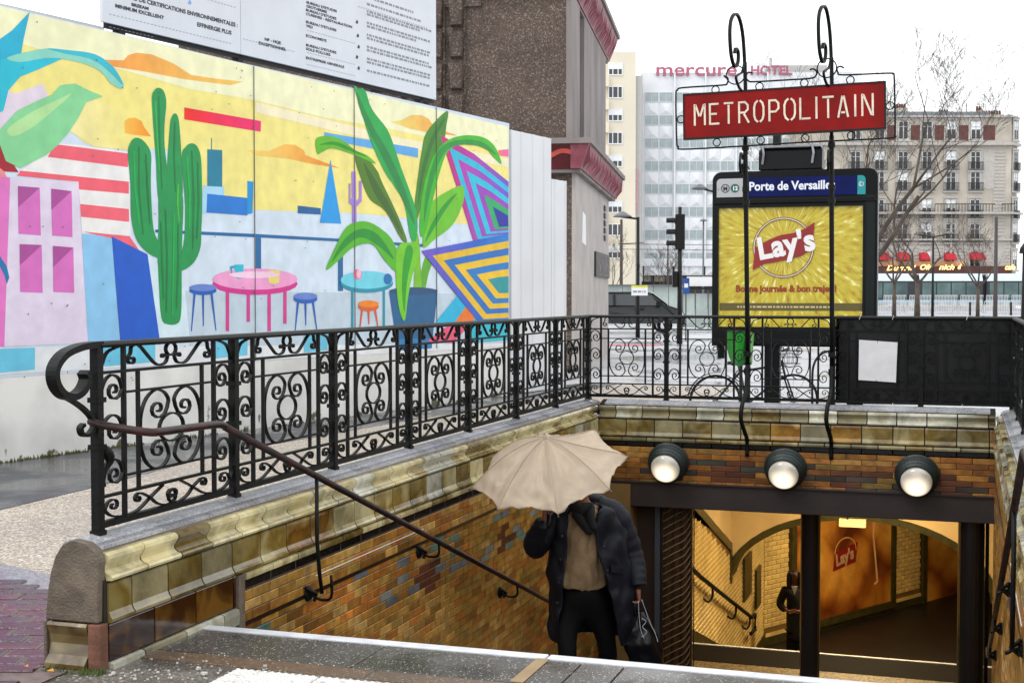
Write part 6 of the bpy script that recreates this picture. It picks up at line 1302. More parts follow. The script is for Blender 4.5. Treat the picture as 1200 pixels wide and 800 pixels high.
tree(781, 105, 5.2, 1.0, 23, 'small bare tree in front of the hotel, behind the traffic light', r0=.08, depth=6)
tree(717, 90, 5.6, .8, 29, 'thin bare sapling close to the pavilion corner', r0=.05, depth=5)
# ------------------------------------------------------------------ the passage below
m_ytile = mat('ivory_tile_glaze', '#d3b876', .25, var=.1, vs_=6, rnd=.12, spec=.5, bump=.1); m_ygrout = mat('ochre_grout', '#6f5427', .7)
m_cream = mat('cream_plaster', '#c6ac7a', .7, var=.08, vs_=1.2); m_gtrim = mat('green_brown_trim', '#3a3618', .35, var=.3, vs_=8)
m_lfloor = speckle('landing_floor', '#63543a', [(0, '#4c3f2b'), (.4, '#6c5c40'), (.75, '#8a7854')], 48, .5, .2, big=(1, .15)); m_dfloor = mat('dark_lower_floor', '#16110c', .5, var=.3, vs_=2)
Y2 = 16.55; XW = -3.3; Y3 = 20.4; ZF = -4.5; SL2 = .34
ps = thing('passage_walls', (-1.7, 17, ZL), 'cream and ivory tiled walls and vault of the passage under the street', 'walls')
sheet('landing', [[(XL-.4, YL-.36), (XR+1.5, YL-.36), (XR+1.5, Y2-.75), (XL-.4, Y2-.75)]], ZL, m_lfloor)
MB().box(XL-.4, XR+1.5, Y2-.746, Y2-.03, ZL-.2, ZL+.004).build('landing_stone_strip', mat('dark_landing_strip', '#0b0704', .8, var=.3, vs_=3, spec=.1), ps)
MB().box(XL-.4, XR+1.5, Y2-.028, Y2+.02, ZL-.2, ZL+.014).build('landing_nosing', m_nosing, ps)
for k in range(7): MB().box(XL+.5+k*.6, XL+.504+k*.6, YL-.3, Y2-.76, ZL+.001, ZL+.002).build('floor_joint', m_gtrim, ps)
st2 = thing('lower_stairs', (-1.7, Y2, ZL), 'lower flight of dark steps beyond the lit landing', 'stairs'); y, z = Y2+.02, ZL-.147
while z > ZF+.02: MB().box(XW, XR+1.5, y, y+.352, z-.2, z).build('step', m_step, st2); y += .35; z -= .14
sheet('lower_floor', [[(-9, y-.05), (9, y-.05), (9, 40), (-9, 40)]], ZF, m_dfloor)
# left wall: beyond the gate
def tiles(F, u0, u1, zf, zt, ln=.2, h=.075, name='tile', limit=296, keep=None, mt=None):
    mt = mt or m_ytile; rows = []; z = zt(0) if callable(zt) else zt; ztop = z; j = 0; z = 0.0
    zz = -.3
    while zz > ZF:
        u = u0-(j % 2)*ln/2
        while u < u1-.01:
            a, b_ = max(u, u0), min(u+ln, u1)
            if b_-a > .02 and zz-h/2 > zf((a+b_)/2) and zz < zt((a+b_)/2) and (keep is None or keep((a+b_)/2, zz-h/2)): rows.append((abs((a+b_)/2-u0), a, b_, zz))
            u += ln
        zz -= h; j += 1
    rows.sort(key=lambda r: r[0]); rest = MB(); I = ROOTM[ps.name].inverted()
    for n_, (d, a, b_, z) in enumerate(rows):
        w2 = (b_-a)/2-.0025; hh = h/2-.0025
        if n_ < limit:
            k = ('yt', round(b_-a, 3), h, mt.name)
            if k not in _cache:
                q = MB(); q.add([(-w2, 0, -hh), (w2, 0, -hh), (w2, 0, hh), (-w2, 0, hh), (-w2+.012, -.012, -hh+.012), (w2-.012, -.012, -hh+.012), (w2-.012, -.012, hh-.012), (-w2+.012, -.012, hh-.012)], [(4, 5, 6, 7)]+[(i, (i+1) % 4, (i+1) % 4+4, i+4) for i in range(4)]); _cache[k] = q.mesh(name, mt)
            o = put(_cache[k], name, ps); o.matrix_local = I @ F @ Matrix.Translation(((a+b_)/2, -.001, z-h/2))
        else:
            rest.add([(-w2, 0, -hh), (w2, 0, -hh), (w2, 0, hh), (-w2, 0, hh), (-w2+.012, -.012, -hh+.012), (w2-.012, -.012, -hh+.012), (w2-.012, -.012, hh-.012), (-w2+.012, -.012, hh-.012)], [(4, 5, 6, 7)]+[(i, (i+1) % 4, (i+1) % 4+4, i+4) for i in range(4)], F @ Matrix.Translation(((a+b_)/2, -.001, z-h/2)))
    if rest.v: rest.build(name+'_field', mt, ps, fix=False)['kind'] = 'stuff'
FLW = frame((XW, 0, 0), (0, 1, 0), (-1, 0, 0), (0, 0, 1))
fl2 = lambda u: ZL if u < Y2 else max(ZF, ZL-(u-Y2)*SL2-.1)
trimz = lambda u: -1.14-(u-17.57)*.36
MB().box(13.9, 24.2, 0, .3, ZF-.2, -.28, FLW).build('left_wall', m_ygrout, ps)
tiles(FLW, 15.0, 24.0, fl2, lambda u: (trimz(u) if u < Y3 else -2.2)-.05, ln=.2)
b = MB(); b.prism([(15.3, trimz(15.3)), (Y3, trimz(Y3)), (Y3, trimz(Y3)+.13), (15.3, trimz(15.3)+.13)], -.03, 0, 'y', FLW); b.build('sloping_trim', m_gtrim, ps)
b = MB(); b.prism([(14.3, trimz(14.3)+.13), (Y3, trimz(Y3)+.13), (Y3, -.29), (14.3, -.29)], -.012, 0, 'y', FLW); b.build('upper_wall_plaster', m_cream, ps)
MB().box(Y3-.1, Y3, -.035, 0, -2.62, trimz(Y3)+.05, FLW).build('upright_trim', m_gtrim, ps)
MB().box(Y2+.0, 24.0, -.02, 0, 0, 0, FLW) if False else None
sk = MB(); sk.prism([(Y2, ZL), (22.0, ZF+.05), (24.2, ZF+.0), (24.2, ZF+.22), (22.0, ZF+.3), (Y2, ZL+.25)], -.025, 0, 'y', FLW); sk.build('green_skirting', m_gtrim, ps)
# end wall with the flat arch
ac, ahw, az0, aph = -1.45, 1.9, -2.62, 1.13
arch = [(ac+ahw*math.cos(t), az0+aph*math.sin(t)) for t in [PI*i/24 for i in range(25)]]
b = MB(); b.prism([(XW, -.29), (XW, az0)]+[(max(XW+.001, x), z) for x, z in reversed(arch)]+[(XR+1.5, az0), (XR+1.5, -.29)], Y3, Y3+.5, 'y'); b.build('arch_wall', m_cream, ps)
b = MB(); b.ribbon([(x, z-.05) for x, z in arch], .10, .6, y=Y3+.28); b.build('arch_trim', m_gtrim, ps)
MB().box(.45, XR+1.5, Y3, Y3+.5, ZF, az0).build('arch_pier', m_cream, ps)
MB().box(XL-.3, XR+1.6, YH+.36, 26.5, -.28, -.1).build('ceiling', m_cream, ps)
MB().box(XR+.02, XR+.3, YH+.3, 15.2, ZF, -.28).build('right_wall', m_ygrout, ps); MB().box(XR+1.5, XR+1.8, 15.2, 34, ZF, -.1).build('right_wall', m_cream, ps); MB().box(XR+.02, XR+1.5, 15.2, 15.4, ZF, -.1).build('right_wall', m_ygrout, ps)
MB().box(XL-.2, XW, 14.3, 14.6, ZL, -.28).build('left_return', m_ygrout, ps)
# diagonal wall with its two posters
k1, k2 = onplane(955, 735, (0, 0), (1, 0)), None
dd = Vector((math.sin(math.radians(30)), math.cos(math.radians(30)), 0)); r_, rf = ray(955, 738); t_ = (ZF+.02-EYE)/r_.z; DA = Vector((r_.x*t_, r_.y*t_, 0)); DN = Vector((dd.y, -dd.x, 0))
DF = frame((DA.x, DA.y, 0), dd, -DN, UP)
def dp(px, py): p = onplane(px, py, (DA.x, DA.y), (dd.x, dd.y)); return (p-DA).dot(dd), p.z
uL, uR = dp(890, 700)[0], dp(1180, 650)[0]
MB().box(uL-.6, uR+2, .0, .3, ZF-.2, -.1, DF).build('diagonal_wall', m_ygrout, ps)
pxp = [dp(p, q) for p, q in ((929, 725), (1041, 700), (1082, 705), (1150, 690))]
P1a, P1b, P2a, P2b = [q[0] for q in pxp]; zb1 = dp(1041, 703)[1]; zb2 = dp(1083, 705)[1]
tiles(DF, uL-.5, uR, lambda u: ZF+.3, lambda u: -1.3, ln=.24, h=.085, name='ivory_tile', limit=290, keep=lambda u, z: not (P1a-.1 < u < P1b+.1 and z > zb1-.1) and not (P2a-.1 < u < P2b+.1 and z > zb2-.1))
MB().box(uL-.5, uR+2, -.04, 0, ZF, ZF+.14, DF).build('green_skirting', m_gtrim, ps); MB().box(uL-.5, uR+2, -.03, 0, ZF+.142, ZF+.2, DF).build('pale_skirting_line', m_ytile, ps)
mpo = mat('brown_crisps_poster', '#8a4a14', .35, var=0, col2='#dfae52', vs_=1.6, thr=(.38, .62), detail=3)
t = mpo.node_tree; co = t.nodes.new('ShaderNodeTexCoord'); nz_ = t.nodes.new('ShaderNodeTexNoise'); nz_.inputs['Scale'].default_value = 1.3; mxv = t.nodes.new('ShaderNodeMix'); mxv.data_type = 'VECTOR'; mxv.inputs[0].default_value = .35
t.links.new(co.outputs['Object'], nz_.inputs['Vector']); t.links.new(co.outputs['Object'], mxv.inputs[4]); t.links.new(nz_.outputs['Color'], mxv.inputs[5])
vo = t.nodes.new('ShaderNodeTexVoronoi'); vo.inputs['Scale'].default_value = 1.7; t.links.new(mxv.outputs[1], vo.inputs['Vector'])
rr_ = t.nodes.new('ShaderNodeValToRGB'); e = rr_.color_ramp.elements; e[0].position = .15; e[0].color = hx('#d9a24a'); e[1].position = .8; e[1].color = hx('#5c270c'); q = e.new(.5); q.color = hx('#b97a2c'); q = e.new(.66); q.color = hx('#8f4f1a')
t.links.new(vo.outputs['Distance'], rr_.inputs['Fac']); t.links.new(rr_.outputs[0], t.nodes['Principled BSDF'].inputs['Base Color']); grime(mpo, 2.5, .75, 1.15)
def poster(a, b_, zb, zt, lab, logo):
    p0 = DF @ Vector(((a+b_)/2, -.06, zb)); q = thing('passage_poster', tuple(p0), lab, 'poster')
    MB().box(a, b_, -.05, -.002, zb, zt, DF).build('print', mpo, q)
    f_ = MB(); w_ = .14
    for x0_, x1_, z0_, z1_ in ((a-w_, b_+w_, zb-w_, zb), (a-w_, b_+w_, zt, zt+w_), (a-w_, a, zb, zt), (b_, b_+w_, zb, zt)): f_.box(x0_, x1_, -.09, -.001, z0_, z1_, DF)
    f_.build('frame', m_gtrim, q)
    if logo:
        u, z = dp(988, 652); g = MB(); g.prism([(u-.40, z-.22), (u+.33, z-.13), (u+.40, z+.25), (u-.33, z+.13)], -.056, -.052, 'y', DF); g.build('logo_ribbon', mat('deep_red', '#7a1512', .4), q)
        g = MB(); g.ribbon([(u+.34*math.cos(t), z+.1+.27*math.sin(t)) for t in [PI*i/12 for i in range(13)]], .03, .004, DF, y=-.055); g.build('logo_ring', mat('ring_pale', '#b98a52', .4), q)
        g = MB(); M = DF @ frame((u-.30, -.058, z-.13), (1, 0, 0), (0, 0, 1), (0, -1, 0)); text(g, "Lay's", .22, M @ Matrix.Rotation(.16, 4, 'Z'), bold=.014, wid=1.0); g.build('logo_lettering', mat('logo_pale', '#b08f6c', .4), q, fix=False)
        MB().tube([tuple(DF @ Vector(v)) for v in ((u+1.0, -.06, zt), (u+.9, -.06, z+.3), (u+1.05, -.06, z-.6), (u+.95, -.06, zb+.4))], .02, 5).build('crack_line', mat('pale_streak', '#c9a070', .5), q)
poster(P1a, P1b, zb1, zb1+3.6, "large brown crisps poster with a Lay's logo on the passage wall", True)
poster(P2a, P2b+.8, zb2, zb2+2.9, 'second brown poster at the far right of the passage wall', False)
# small dark framed signs on the left wall of the lower passage
for px0, px1, py0, py1, lab in ((871, 879, 655, 694, 'narrow dark framed sign on the left passage wall, the nearer one'), (885, 890, 668, 706, 'narrow dark framed sign on the left passage wall, the farther one')):
    pa_, pb_ = onplane(px0, py0, (XW+.02, 0), (0, 1)), onplane(px1, py1, (XW+.02, 0), (0, 1)); tag(MB().box(XW+.005, XW+.05, pa_.y, pb_.y, min(pa_.z, pb_.z), max(pa_.z, pb_.z)).build('passage_sign', m_gtrim), lab, 'sign')
# handrail of the passage
hr = thing('handrail', (XW+.1, 17, -1.9), 'dark handrail bending at its foot on the ivory tiled passage wall', 'handrail')
hx_ = XW+.12; MB().tube([(hx_, 16.4, -1.58), (hx_, 17.3, -1.92), (hx_, 21.8, -3.46), (hx_, 22.2, -3.5), (hx_, 22.2, -3.75), (hx_, 21.7, -3.7)], .03, 8).build('rail', iron, hr)
for y in (18.2, 20.2, 21.6): z = -1.92-(y-17.3)*.342; MB().tube(crom([(XW, y-.1, z-.14), (XW+.08, y-.1, z-.19), (hx_, y-.02, z-.13), (hx_, y, z)], 3), .017, 6).build('wall_bracket', iron, hr)
grime(m_ytile, 1.0, .75, 1.08); grime(m_cream, .9, .82, 1.05)
# posts under the beam
for x, y, r_, lab in ((-1.49, 14.35, .102, 'thick black round post in the middle under the beam'), (.09, 14.1, .125, 'thickest dark post at the right end of the beam')):
    p = thing('steel_post', (x, y, ZL), lab, 'post'); MB().lathe([(r_*1.5, ZL), (r_*1.5, ZL+.03), (r_, ZL+.05), (r_, -.52), (0, -.52)], 20, Matrix.Translation((x, y, 0))).build('shaft', mat('post_paint', '#131112', .3, var=.15), p, smooth=False)
p = thing('gate_post', (-3.05, 14.2, ZL), 'slim blue-grey steel post holding the folded gate', 'post'); MB().box(-3.085, -3.03, 14.12, 14.2, ZL, -.5).build('shaft', mat('blue_grey_steel', '#3c444b', .4, var=.1), p)
p = thing('gate_post', (.2, 14.3, ZL), 'slim dark gate post right of the thickest post', 'post'); MB().box(.225, .26, 14.3, 14.36, ZL, -.5).build('shaft', black, p)
# folded lattice gate
fg = thing('folding_gate', (-2.85, 14.2, ZL), 'folded lattice gate stacked beside the slim post, left of the landing', 'gate')
m_gb = mat('gate_brown', '#2a1a10', .4, var=.3)
for k in range(4): x = -2.985+k*.085; MB().box(x-.012, x+.008, 14.12+.05*math.sin(k*.45), 14.15+.05*math.sin(k*.45), ZL, -.52).build('gate_bar', m_gb, fg)
for k in range(26):
    z = ZL+.05+k*.08; MB().tube(crom([(-2.99, 14.10, z-.06), (-2.86, 14.09, z+.02), (-2.76, 14.11, z+.08), (-2.69, 14.16, z+.2)], 3), .006, 4).build('lattice_strip', mat('gate_wire', '#7d6647', .4, 0) if k == 0 else bpy.data.materials['gate_wire'], fg)
MB().box(-3.03, -2.70, 14.2, 14.24, ZL, -.5).build('back_panel', mat('gate_panel_brown', '#4a3010', .5, var=.4, vs_=9), fg)
for k in range(2): MB().tube([(-2.70+.03*k, 14.14, ZL), (-2.70+.03*k, 14.14, -.52)], .006, 5).build('guide_wire', m_gb, fg)
wp = MB().box(-3.4, -3.09, 14.25, 14.3, ZL, -.5); tag(wp.build('side_board', mat('brown_board', '#2e1a0c', .6, var=.25)), 'dark brown board closing the gap left of the slim gate post', 'board')
# lamps of the passage (real fittings, mostly behind the beam)
def lampfix(x, y, z, w_, e, lab, size=(1.2, .12)):
    t_ = thing('ceiling_lamp', (x, y, z), lab, 'lamp'); MB().box(x-size[0]/2, x+size[0]/2, y-size[1]/2, y+size[1]/2, z, z+.08).build('tube_housing', mat('warm_tube', '#fff0cc', .4, var=0, emit='#ffd48a', es=e), t_)
    l = bpy.data.lights.new('lamp_light', 'AREA'); l.shape = 'RECTANGLE'; l.size = size[0]; l.size_y = size[1]; l.energy = w_; l.color = (1, .76, .42)
    o = bpy.data.objects.new('lamp_light', l); COL.objects.link(o); o.parent = t_; o.location = (0, 0, -.02)
lampfix(-1.3, 16.4, -.42, 85, 4, 'long warm ceiling lamp over the landing'); lampfix(-1.2, 18.9, -.45, 105, 4, 'long warm ceiling lamp in front of the arch'); lampfix(-.6, 23.6, -1.0, 150, 4, 'warm ceiling lamp beyond the arch')
o = onplane(975, 612, (0, 20.3), (1, 0)); lb_ = thing('lit_sign', tuple(o), 'small glowing cream light box hung above the arch', 'light box')
a, b_ = onplane(984-12, 607, (0, 20.3), (1, 0)), onplane(1017-2, 617, (0, 20.3), (1, 0)); a = onplane(984, 607, (0, 20.3), (1, 0))
MB().box(a.x, b_.x, 20.2, 20.32, b_.z, a.z).build('lit_face', mat('lit_cream', '#e8cf95', .4, var=0, emit='#e8c887', es=.35), lb_); MB().box(a.x+.1, a.x+.13, 20.25, 20.28, a.z, -.3).build('hanger', black, lb_)
# ------------------------------------------------------------------ people
m_skin = mat('skin', '#8a5a44', .5, var=.08, vs_=8); m_navy_c = mat('navy_parka', '#060a18', .6, var=.3, vs_=6, bump=.6, bs=9, spec=.35); m_trou = mat('black_trousers', '#050506', .8, var=.2, bump=.7, bs=10, spec=.2)
m_sweat = mat('beige_sweater', '#8f7658', .85, var=.12, vs_=10, bump=.5, bs=60); m_hair = mat('dark_hair', '#0d0906', .6, var=.3, vs_=20); m_scarf = mat('black_scarf', '#0c0c0f', .85, var=.3, bump=.4, bs=30); m_shoe = mat('black_leather', '#0b0a0a', .3, var=.2)
def skin(name, pts, edges, mt, parent, sub=2, root=0):
    I = ROOTM[parent.name].inverted() if parent.name in ROOTM else Matrix.Identity(4)
    me = bpy.data.meshes.new(name); me.from_pydata([tuple(I @ Vector(p[0])) for p in pts], edges, []); me.materials.append(mt)
    o = bpy.data.objects.new(name, me); COL.objects.link(o); o.parent = parent
    if parent.name in ROOTM: ROOTM[o.name] = ROOTM[parent.name]
    m = o.modifiers.new('skin', 'SKIN'); m.use_smooth_shade = True
    if not me.skin_vertices: 
        import bmesh as _b; bm = _b.new(); bm.from_mesh(me); bm.verts.layers.skin.verify(); bm.to_mesh(me); bm.free()
    for i, p in enumerate(pts):
        r = p[1] if isinstance(p[1], (tuple, list)) else (p[1], p[1]); me.skin_vertices[0].data[i].radius = r; me.skin_vertices[0].data[i].use_root = (i == root)
    s_ = o.modifiers.new('sub', 'SUBSURF'); s_.levels = sub; s_.render_levels = sub; return o
def chain(n, start=0): return [(i, i+1) for i in range(start, start+n-1)]
def hand(name, parent, wrist, palm_dir, side_dir, curl_dir, s=1.0, closed=.8, mt=None):
    """palm with five separate fingers; curl_dir is the way the fingers close"""
    mt = mt or m_skin; pd, sd, cdv = Vector(palm_dir).normalized(), Vector(side_dir).normalized(), Vector(curl_dir).normalized(); w = Vector(wrist)
    p = [(w, .022*s), (w+pd*.035*s, (.03*s, .018*s)), (w+pd*.075*s, (.036*s, .015*s)), (w+pd*.09*s, (.034*s, .013*s))]
    h = skin(name, p, chain(4), mt, parent)
    for i, (off, ln) in enumerate(((-.03, .066), (-.010, .075), (.010, .070), (.029, .055))):
        b = w+pd*.085*s+sd*off*s; q = [b]; d = pd
        for k in range(3): d = (d*(1-closed*.75)+cdv*closed*.9).normalized() if k == 0 else (d*(1-closed*.6)+(cdv-pd*.8*k*.8)*closed*.6).normalized(); q.append(q[-1]+d*ln*s/ (2.2+.5*k))
        skin('finger', [(a, r*s) for a, r in zip(q, (.0095, .009, .0085, .007))], chain(4), mt, h, 2)
    b = w+pd*.03*s-sd*.028*s; q = [b, b-sd*.02*s+pd*.02*s+cdv*.012*s, b-sd*.018*s+pd*.045*s+cdv*.03*s, b-sd*.006*s+pd*.06*s+cdv*.042*s]
    skin('thumb', [(a, r*s) for a, r in zip(q, (.012, .011, .0095, .008))], chain(4), mt, h, 2); return h
F1 = 10.1
def c1(px, py, df=0): return onf(px, py, F1-df)          # df > 0: nearer the camera
TO = -FWD                                                # towards the camera
feet = c1(690, 828)
p1 = thing('person', (feet.x, feet.y, feet.z), 'person in a navy parka and beige sweater climbing the stairs under an umbrella', 'person')
B = [(c1(684, 700), (.11, .085)), (c1(682, 672), (.105, .075)), (c1(682, 630, .02), (.115, .075)), (c1(684, 602, .0), (.085, .06)), (c1(681, 588, .05), .052), (c1(678, 574, .08), (.075, .08)), (c1(676, 562, .1), (.078, .095)), (c1(675, 550, .1), (.06, .07)),
     (c1(665, 718), .062), (c1(665, 768, .16), .048), (c1(673, 815, .02), .042), (c1(673, 827, .05), .04), (c1(671, 829, .16), .03),
     (c1(704, 718), .062), (c1(713, 766, -.02), .048), (c1(715, 812, -.2), .042), (c1(715, 823, -.18), .04), (c1(715, 825, -.07), .03),
     (c1(656, 604, .0), .06), (c1(629, 640, .05), .045), (c1(636, 613, .27), .03),
     (c1(714, 601, -.02), .06), (c1(739, 648, -.05), .045), (c1(748, 688, .06), .028)]
E_ = [(0, 1), (1, 2), (2, 3), (3, 4), (4, 5), (5, 6), (6, 7), (0, 8), (8, 9), (9, 10), (10, 11), (11, 12), (0, 13), (13, 14), (14, 15), (15, 16), (16, 17), (3, 18), (18, 19), (19, 20), (3, 21), (21, 22), (22, 23)]
bd = skin('body', B, E_, m_skin, p1)
# face features
fc = c1(676, 562, .1)
MB().tube([tuple(fc+TO*.09+UP*.02), tuple(fc+TO*.115-UP*.012), tuple(fc+TO*.095-UP*.02)], [.008, .014, .01], 8).build('nose', m_skin, p1, smooth=True)
for s_ in (-1, 1):
    MB().tube([tuple(fc+RIGHT*.03*s_+TO*.088+UP*.022), tuple(fc+RIGHT*.032*s_+TO*.094+UP*.022)], .009, 8).build('eye', white, p1); MB().tube([tuple(fc+RIGHT*.078*s_+UP*.0), tuple(fc+RIGHT*.088*s_-UP*.03)], .014, 6).build('ear', m_skin, p1, smooth=True)
MB().tube([tuple(fc-RIGHT*.022+TO*.088-UP*.045), tuple(fc+TO*.096-UP*.047), tuple(fc+RIGHT*.022+TO*.088-UP*.045)], .006, 6).build('mouth', mat('lips', '#7a3f38', .5), p1)
skin('hair', [(fc-TO*.02-UP*.04, (.07, .07)), (fc-TO*.02+UP*.04, (.088, .095)), (fc-TO*.01+UP*.085, (.06, .07))], chain(3), m_hair, p1)
# trousers
TR = [(c1(683, 700), (.18, .13)), (c1(683, 678), (.175, .13)), (c1(665, 716), .1), (c1(664, 742, .08), .082), (c1(665, 768, .16), .072), (c1(671, 795, .08), .068), (c1(673, 818, .03), .07), (c1(704, 716), .098), (c1(709, 742, 0), .082), (c1(713, 766, -.02), .072), (c1(714, 792, -.12), .068), (c1(716, 815, -.2), .07)]
skin('trousers', TR, [(0, 1), (0, 2), (2, 3), (3, 4), (4, 5), (5, 6), (0, 7), (7, 8), (8, 9), (9, 10), (10, 11)], m_trou, p1)
for (px, py, df) in ((672, 827, .06), (716, 823, -.16)):
    b = c1(px, py, df); skin('shoe', [(b-TO*.06+UP*.02, (.045, .04)), (b+TO*.03+UP*.015, (.05, .035)), (b+TO*.14, (.042, .025)), (b+TO*.18-UP*.005, (.03, .018))], chain(4), m_shoe, p1)
# sweater: knitted, slightly creased loft
def wr(a, z, s_=1): return noise.noise(Vector((math.cos(a)*2.2, math.sin(a)*2.2, z*7)))*.022*s_+abs(noise.noise(Vector((math.cos(a)*3.4+z*2, math.sin(a)*3.4, z*4+8))))*-.03*s_+noise.noise(Vector((math.cos(a)*5, math.sin(a)*5, z*22+3)))*.006*s_
def loft(name, secs, mt, a0, a1, n=40, closed=False, wrk=1, thick=.012, sub=1, dz=None):
    """secs: (px, py, half width m, half depth m, df [, a0, a1]) from top to bottom; angle 0 faces the camera, + to the photo's right"""
    fine = []; K = 5
    for i in range(len(secs)-1):
        for k in range(K): t_ = k/K; fine.append([a*(1-t_)+b_*t_ for a, b_ in zip(secs[i], secs[i+1])])
    fine.append(list(secs[-1])); vs = []; m_ = len(fine)
    for i in range(n+(0 if closed else 1)):
        for j, s_ in enumerate(fine):
            A0, A1 = (s_[5], s_[6]) if len(s_) > 5 else (a0, a1); a = A0+(A1-A0)*i/n; c = c1(s_[0], s_[1], s_[4]); w_ = wr(a, c.z, wrk)
            vs.append(c+RIGHT*((s_[2]+w_)*math.sin(a))+TO*((s_[3]+w_)*math.cos(a))+UP*(w_*.6))
    fs = []; nn = n if closed else n
    for i in range(nn):
        q = (i+1) % n if closed else i+1
        for j in range(m_-1): fs.append((i*m_+j, q*m_+j, q*m_+j+1, i*m_+j+1))
    b = MB(); b.add(vs, fs); o = b.build(name, mt, p1, smooth=True)
    s_ = o.modifiers.new('solid', 'SOLIDIFY'); s_.thickness = thick; s_.offset = 0
    if sub: u = o.modifiers.new('sub', 'SUBSURF'); u.levels = sub; u.render_levels = sub
    return o
loft('sweater', [(683, 592, .06, .06, .05), (683, 598, .12, .10, .04), (682, 612, .165, .13, .03), (681, 640, .175, .14, .03), (681, 665, .18, .145, .02), (681, 679, .178, .14, .02), (682, 683, .176, .138, .02), (682, 685.5, .168, .132, .02)], m_sweat, 0, 2*PI, closed=True, wrk=2.0)
D_ = math.radians
# parka: open at the front, right side of the photo hangs wider
coat = [(686, 590, .10, .09, .0, D_(60), D_(300)), (687, 596, .24, .15, .0, D_(18), D_(322)), (689, 612, .285, .185, .0, D_(6), D_(325)), (690, 640, .30, .20, .0, D_(10), D_(322)), (692, 668, .315, .205, .0, D_(18), D_(318)), (694, 690, .325, .21, -.01, D_(22), D_(314)), (696, 715, .335, .215, -.02, D_(26), D_(310)), (697, 738, .34, .22, -.03, D_(30), D_(306)), (698, 748, .335, .22, -.03, D_(36), D_(302))]
loft('parka', coat, m_navy_c, 0, 0, n=56, wrk=1.6, thick=.02)
def sleeve(pts, rs_, nm='sleeve'):
    pp = crom([tuple(p) for p in pts], 6); n = len(pp); rr = []
    for i in range(n):
        k = i/(n-1)*(len(rs_)-1); a = int(min(k, len(rs_)-2)); base = rs_[a]+(rs_[a+1]-rs_[a])*(k-a); rr.append(base*(1+.02*math.sin(i*1.7)+.08*noise.noise(Vector((i*.7, 3, 1)))))
    b = MB(); b.tube(pp, rr, 16); 
    return b.build(nm, m_navy_c, p1, smooth=True)
sleeve([c1(672, 596, -.02), c1(654, 606, .0), c1(639, 624, .03), c1(629, 640, .07), c1(626, 634, .17), c1(632, 620, .24), c1(636, 612, .28)], [.08, .095, .09, .088, .078, .062, .055])
sleeve([c1(700, 594, -.03), c1(719, 604, -.03), c1(731, 626, -.05), c1(739, 648, -.05), c1(744, 664, -.01), c1(747, 680, .05), c1(748, 687, .07)], [.09, .11, .10, .092, .082, .07, .062])
MB().box(-.001, .001, -.001, .001, 0, .001) 
# hood lying on the shoulders, scarf, lapel line, pockets, buttons
skin('hood', [(c1(712, 590, -.08), (.07, .05)), (c1(698, 585, -.16), (.09, .06)), (c1(680, 583, -.18), (.09, .06)), (c1(662, 590, -.1), (.07, .05))], chain(4), m_navy_c, p1)
skin('scarf', [(c1(668, 591, .12), .045), (c1(680, 598, .17), .05), (c1(693, 592, .12), .045), (c1(690, 605, .19), .042), (c1(697, 622, .2), .034)], chain(5), m_scarf, p1)
skin('scarf', [(c1(672, 598, .15), .04), (c1(683, 612, .19), .042), (c1(694, 626, .19), .03)], chain(3), m_scarf, p1)
for px, py, df in ((659, 628, .17), (657, 655, .16), (655, 682, .15), (653, 706, .13), (708, 640, .2), (712, 668, .2)):
    b = c1(px, py, df); MB().lathe([(.011, 0), (.009, .005), (0, .006)], 10, frame(b, RIGHT, UP, TO)).build('snap_button', mat('snap_metal', '#3c3f46', .3, .6) if py == 628 else bpy.data.materials['snap_metal'], p1)
b = MB(); q = [c1(716, 661, .185), c1(731, 664, .13), c1(731, 672, .13), c1(716, 670, .19)]; b.add([tuple(v) for v in q]+[tuple(v+TO*.012) for v in q], [(0, 1, 2, 3), (7, 6, 5, 4), (0, 4, 5, 1), (1, 5, 6, 2), (2, 6, 7, 3), (3, 7, 4, 0)]); b.build('pocket_flap', m_navy_c, p1)
hR = hand('hand', p1, c1(748, 689, .07), -UP+RIGHT*.05, TO*.8+RIGHT*.2, -RIGHT, closed=.75)
hL = hand('hand', p1, c1(637, 611, .27), UP+RIGHT*.1, TO*.5-RIGHT*.6, RIGHT+UP*.1, closed=.85)

# umbrella ----------------------------------------------------------
um = thing('umbrella', tuple(c1(644, 552, .3)), 'beige folding umbrella tilted and bent by the wind over the climbing man', 'umbrella')
m_umb = mat('beige_umbrella_cloth', '#bfae98', .5, var=.04, vs_=3, bump=.3, bs=16)
t = m_umb.node_tree; tr_ = t.nodes.new('ShaderNodeBsdfTranslucent'); tr_.inputs[0].default_value = hx('#c9b799'); ms__ = t.nodes.new('ShaderNodeMixShader'); ms__.inputs[0].default_value = .28; t.links.new(t.nodes['Principled BSDF'].outputs[0], ms__.inputs[1]); t.links.new(tr_.outputs[0], ms__.inputs[2]); t.links.new(ms__.outputs[0], t.nodes['Material Output'].inputs[0])
C = c1(644, 556, .3); en = (RIGHT*-.12+UP*.92+TO*.34).normalized(); e1 = (RIGHT*.955+UP*.31); e1 = (e1-en*e1.dot(en)).normalized(); e2 = en.cross(e1)
if e2.dot(UP) > 0: e2 = -e2
RU = .56; hU = .30
tips = {}
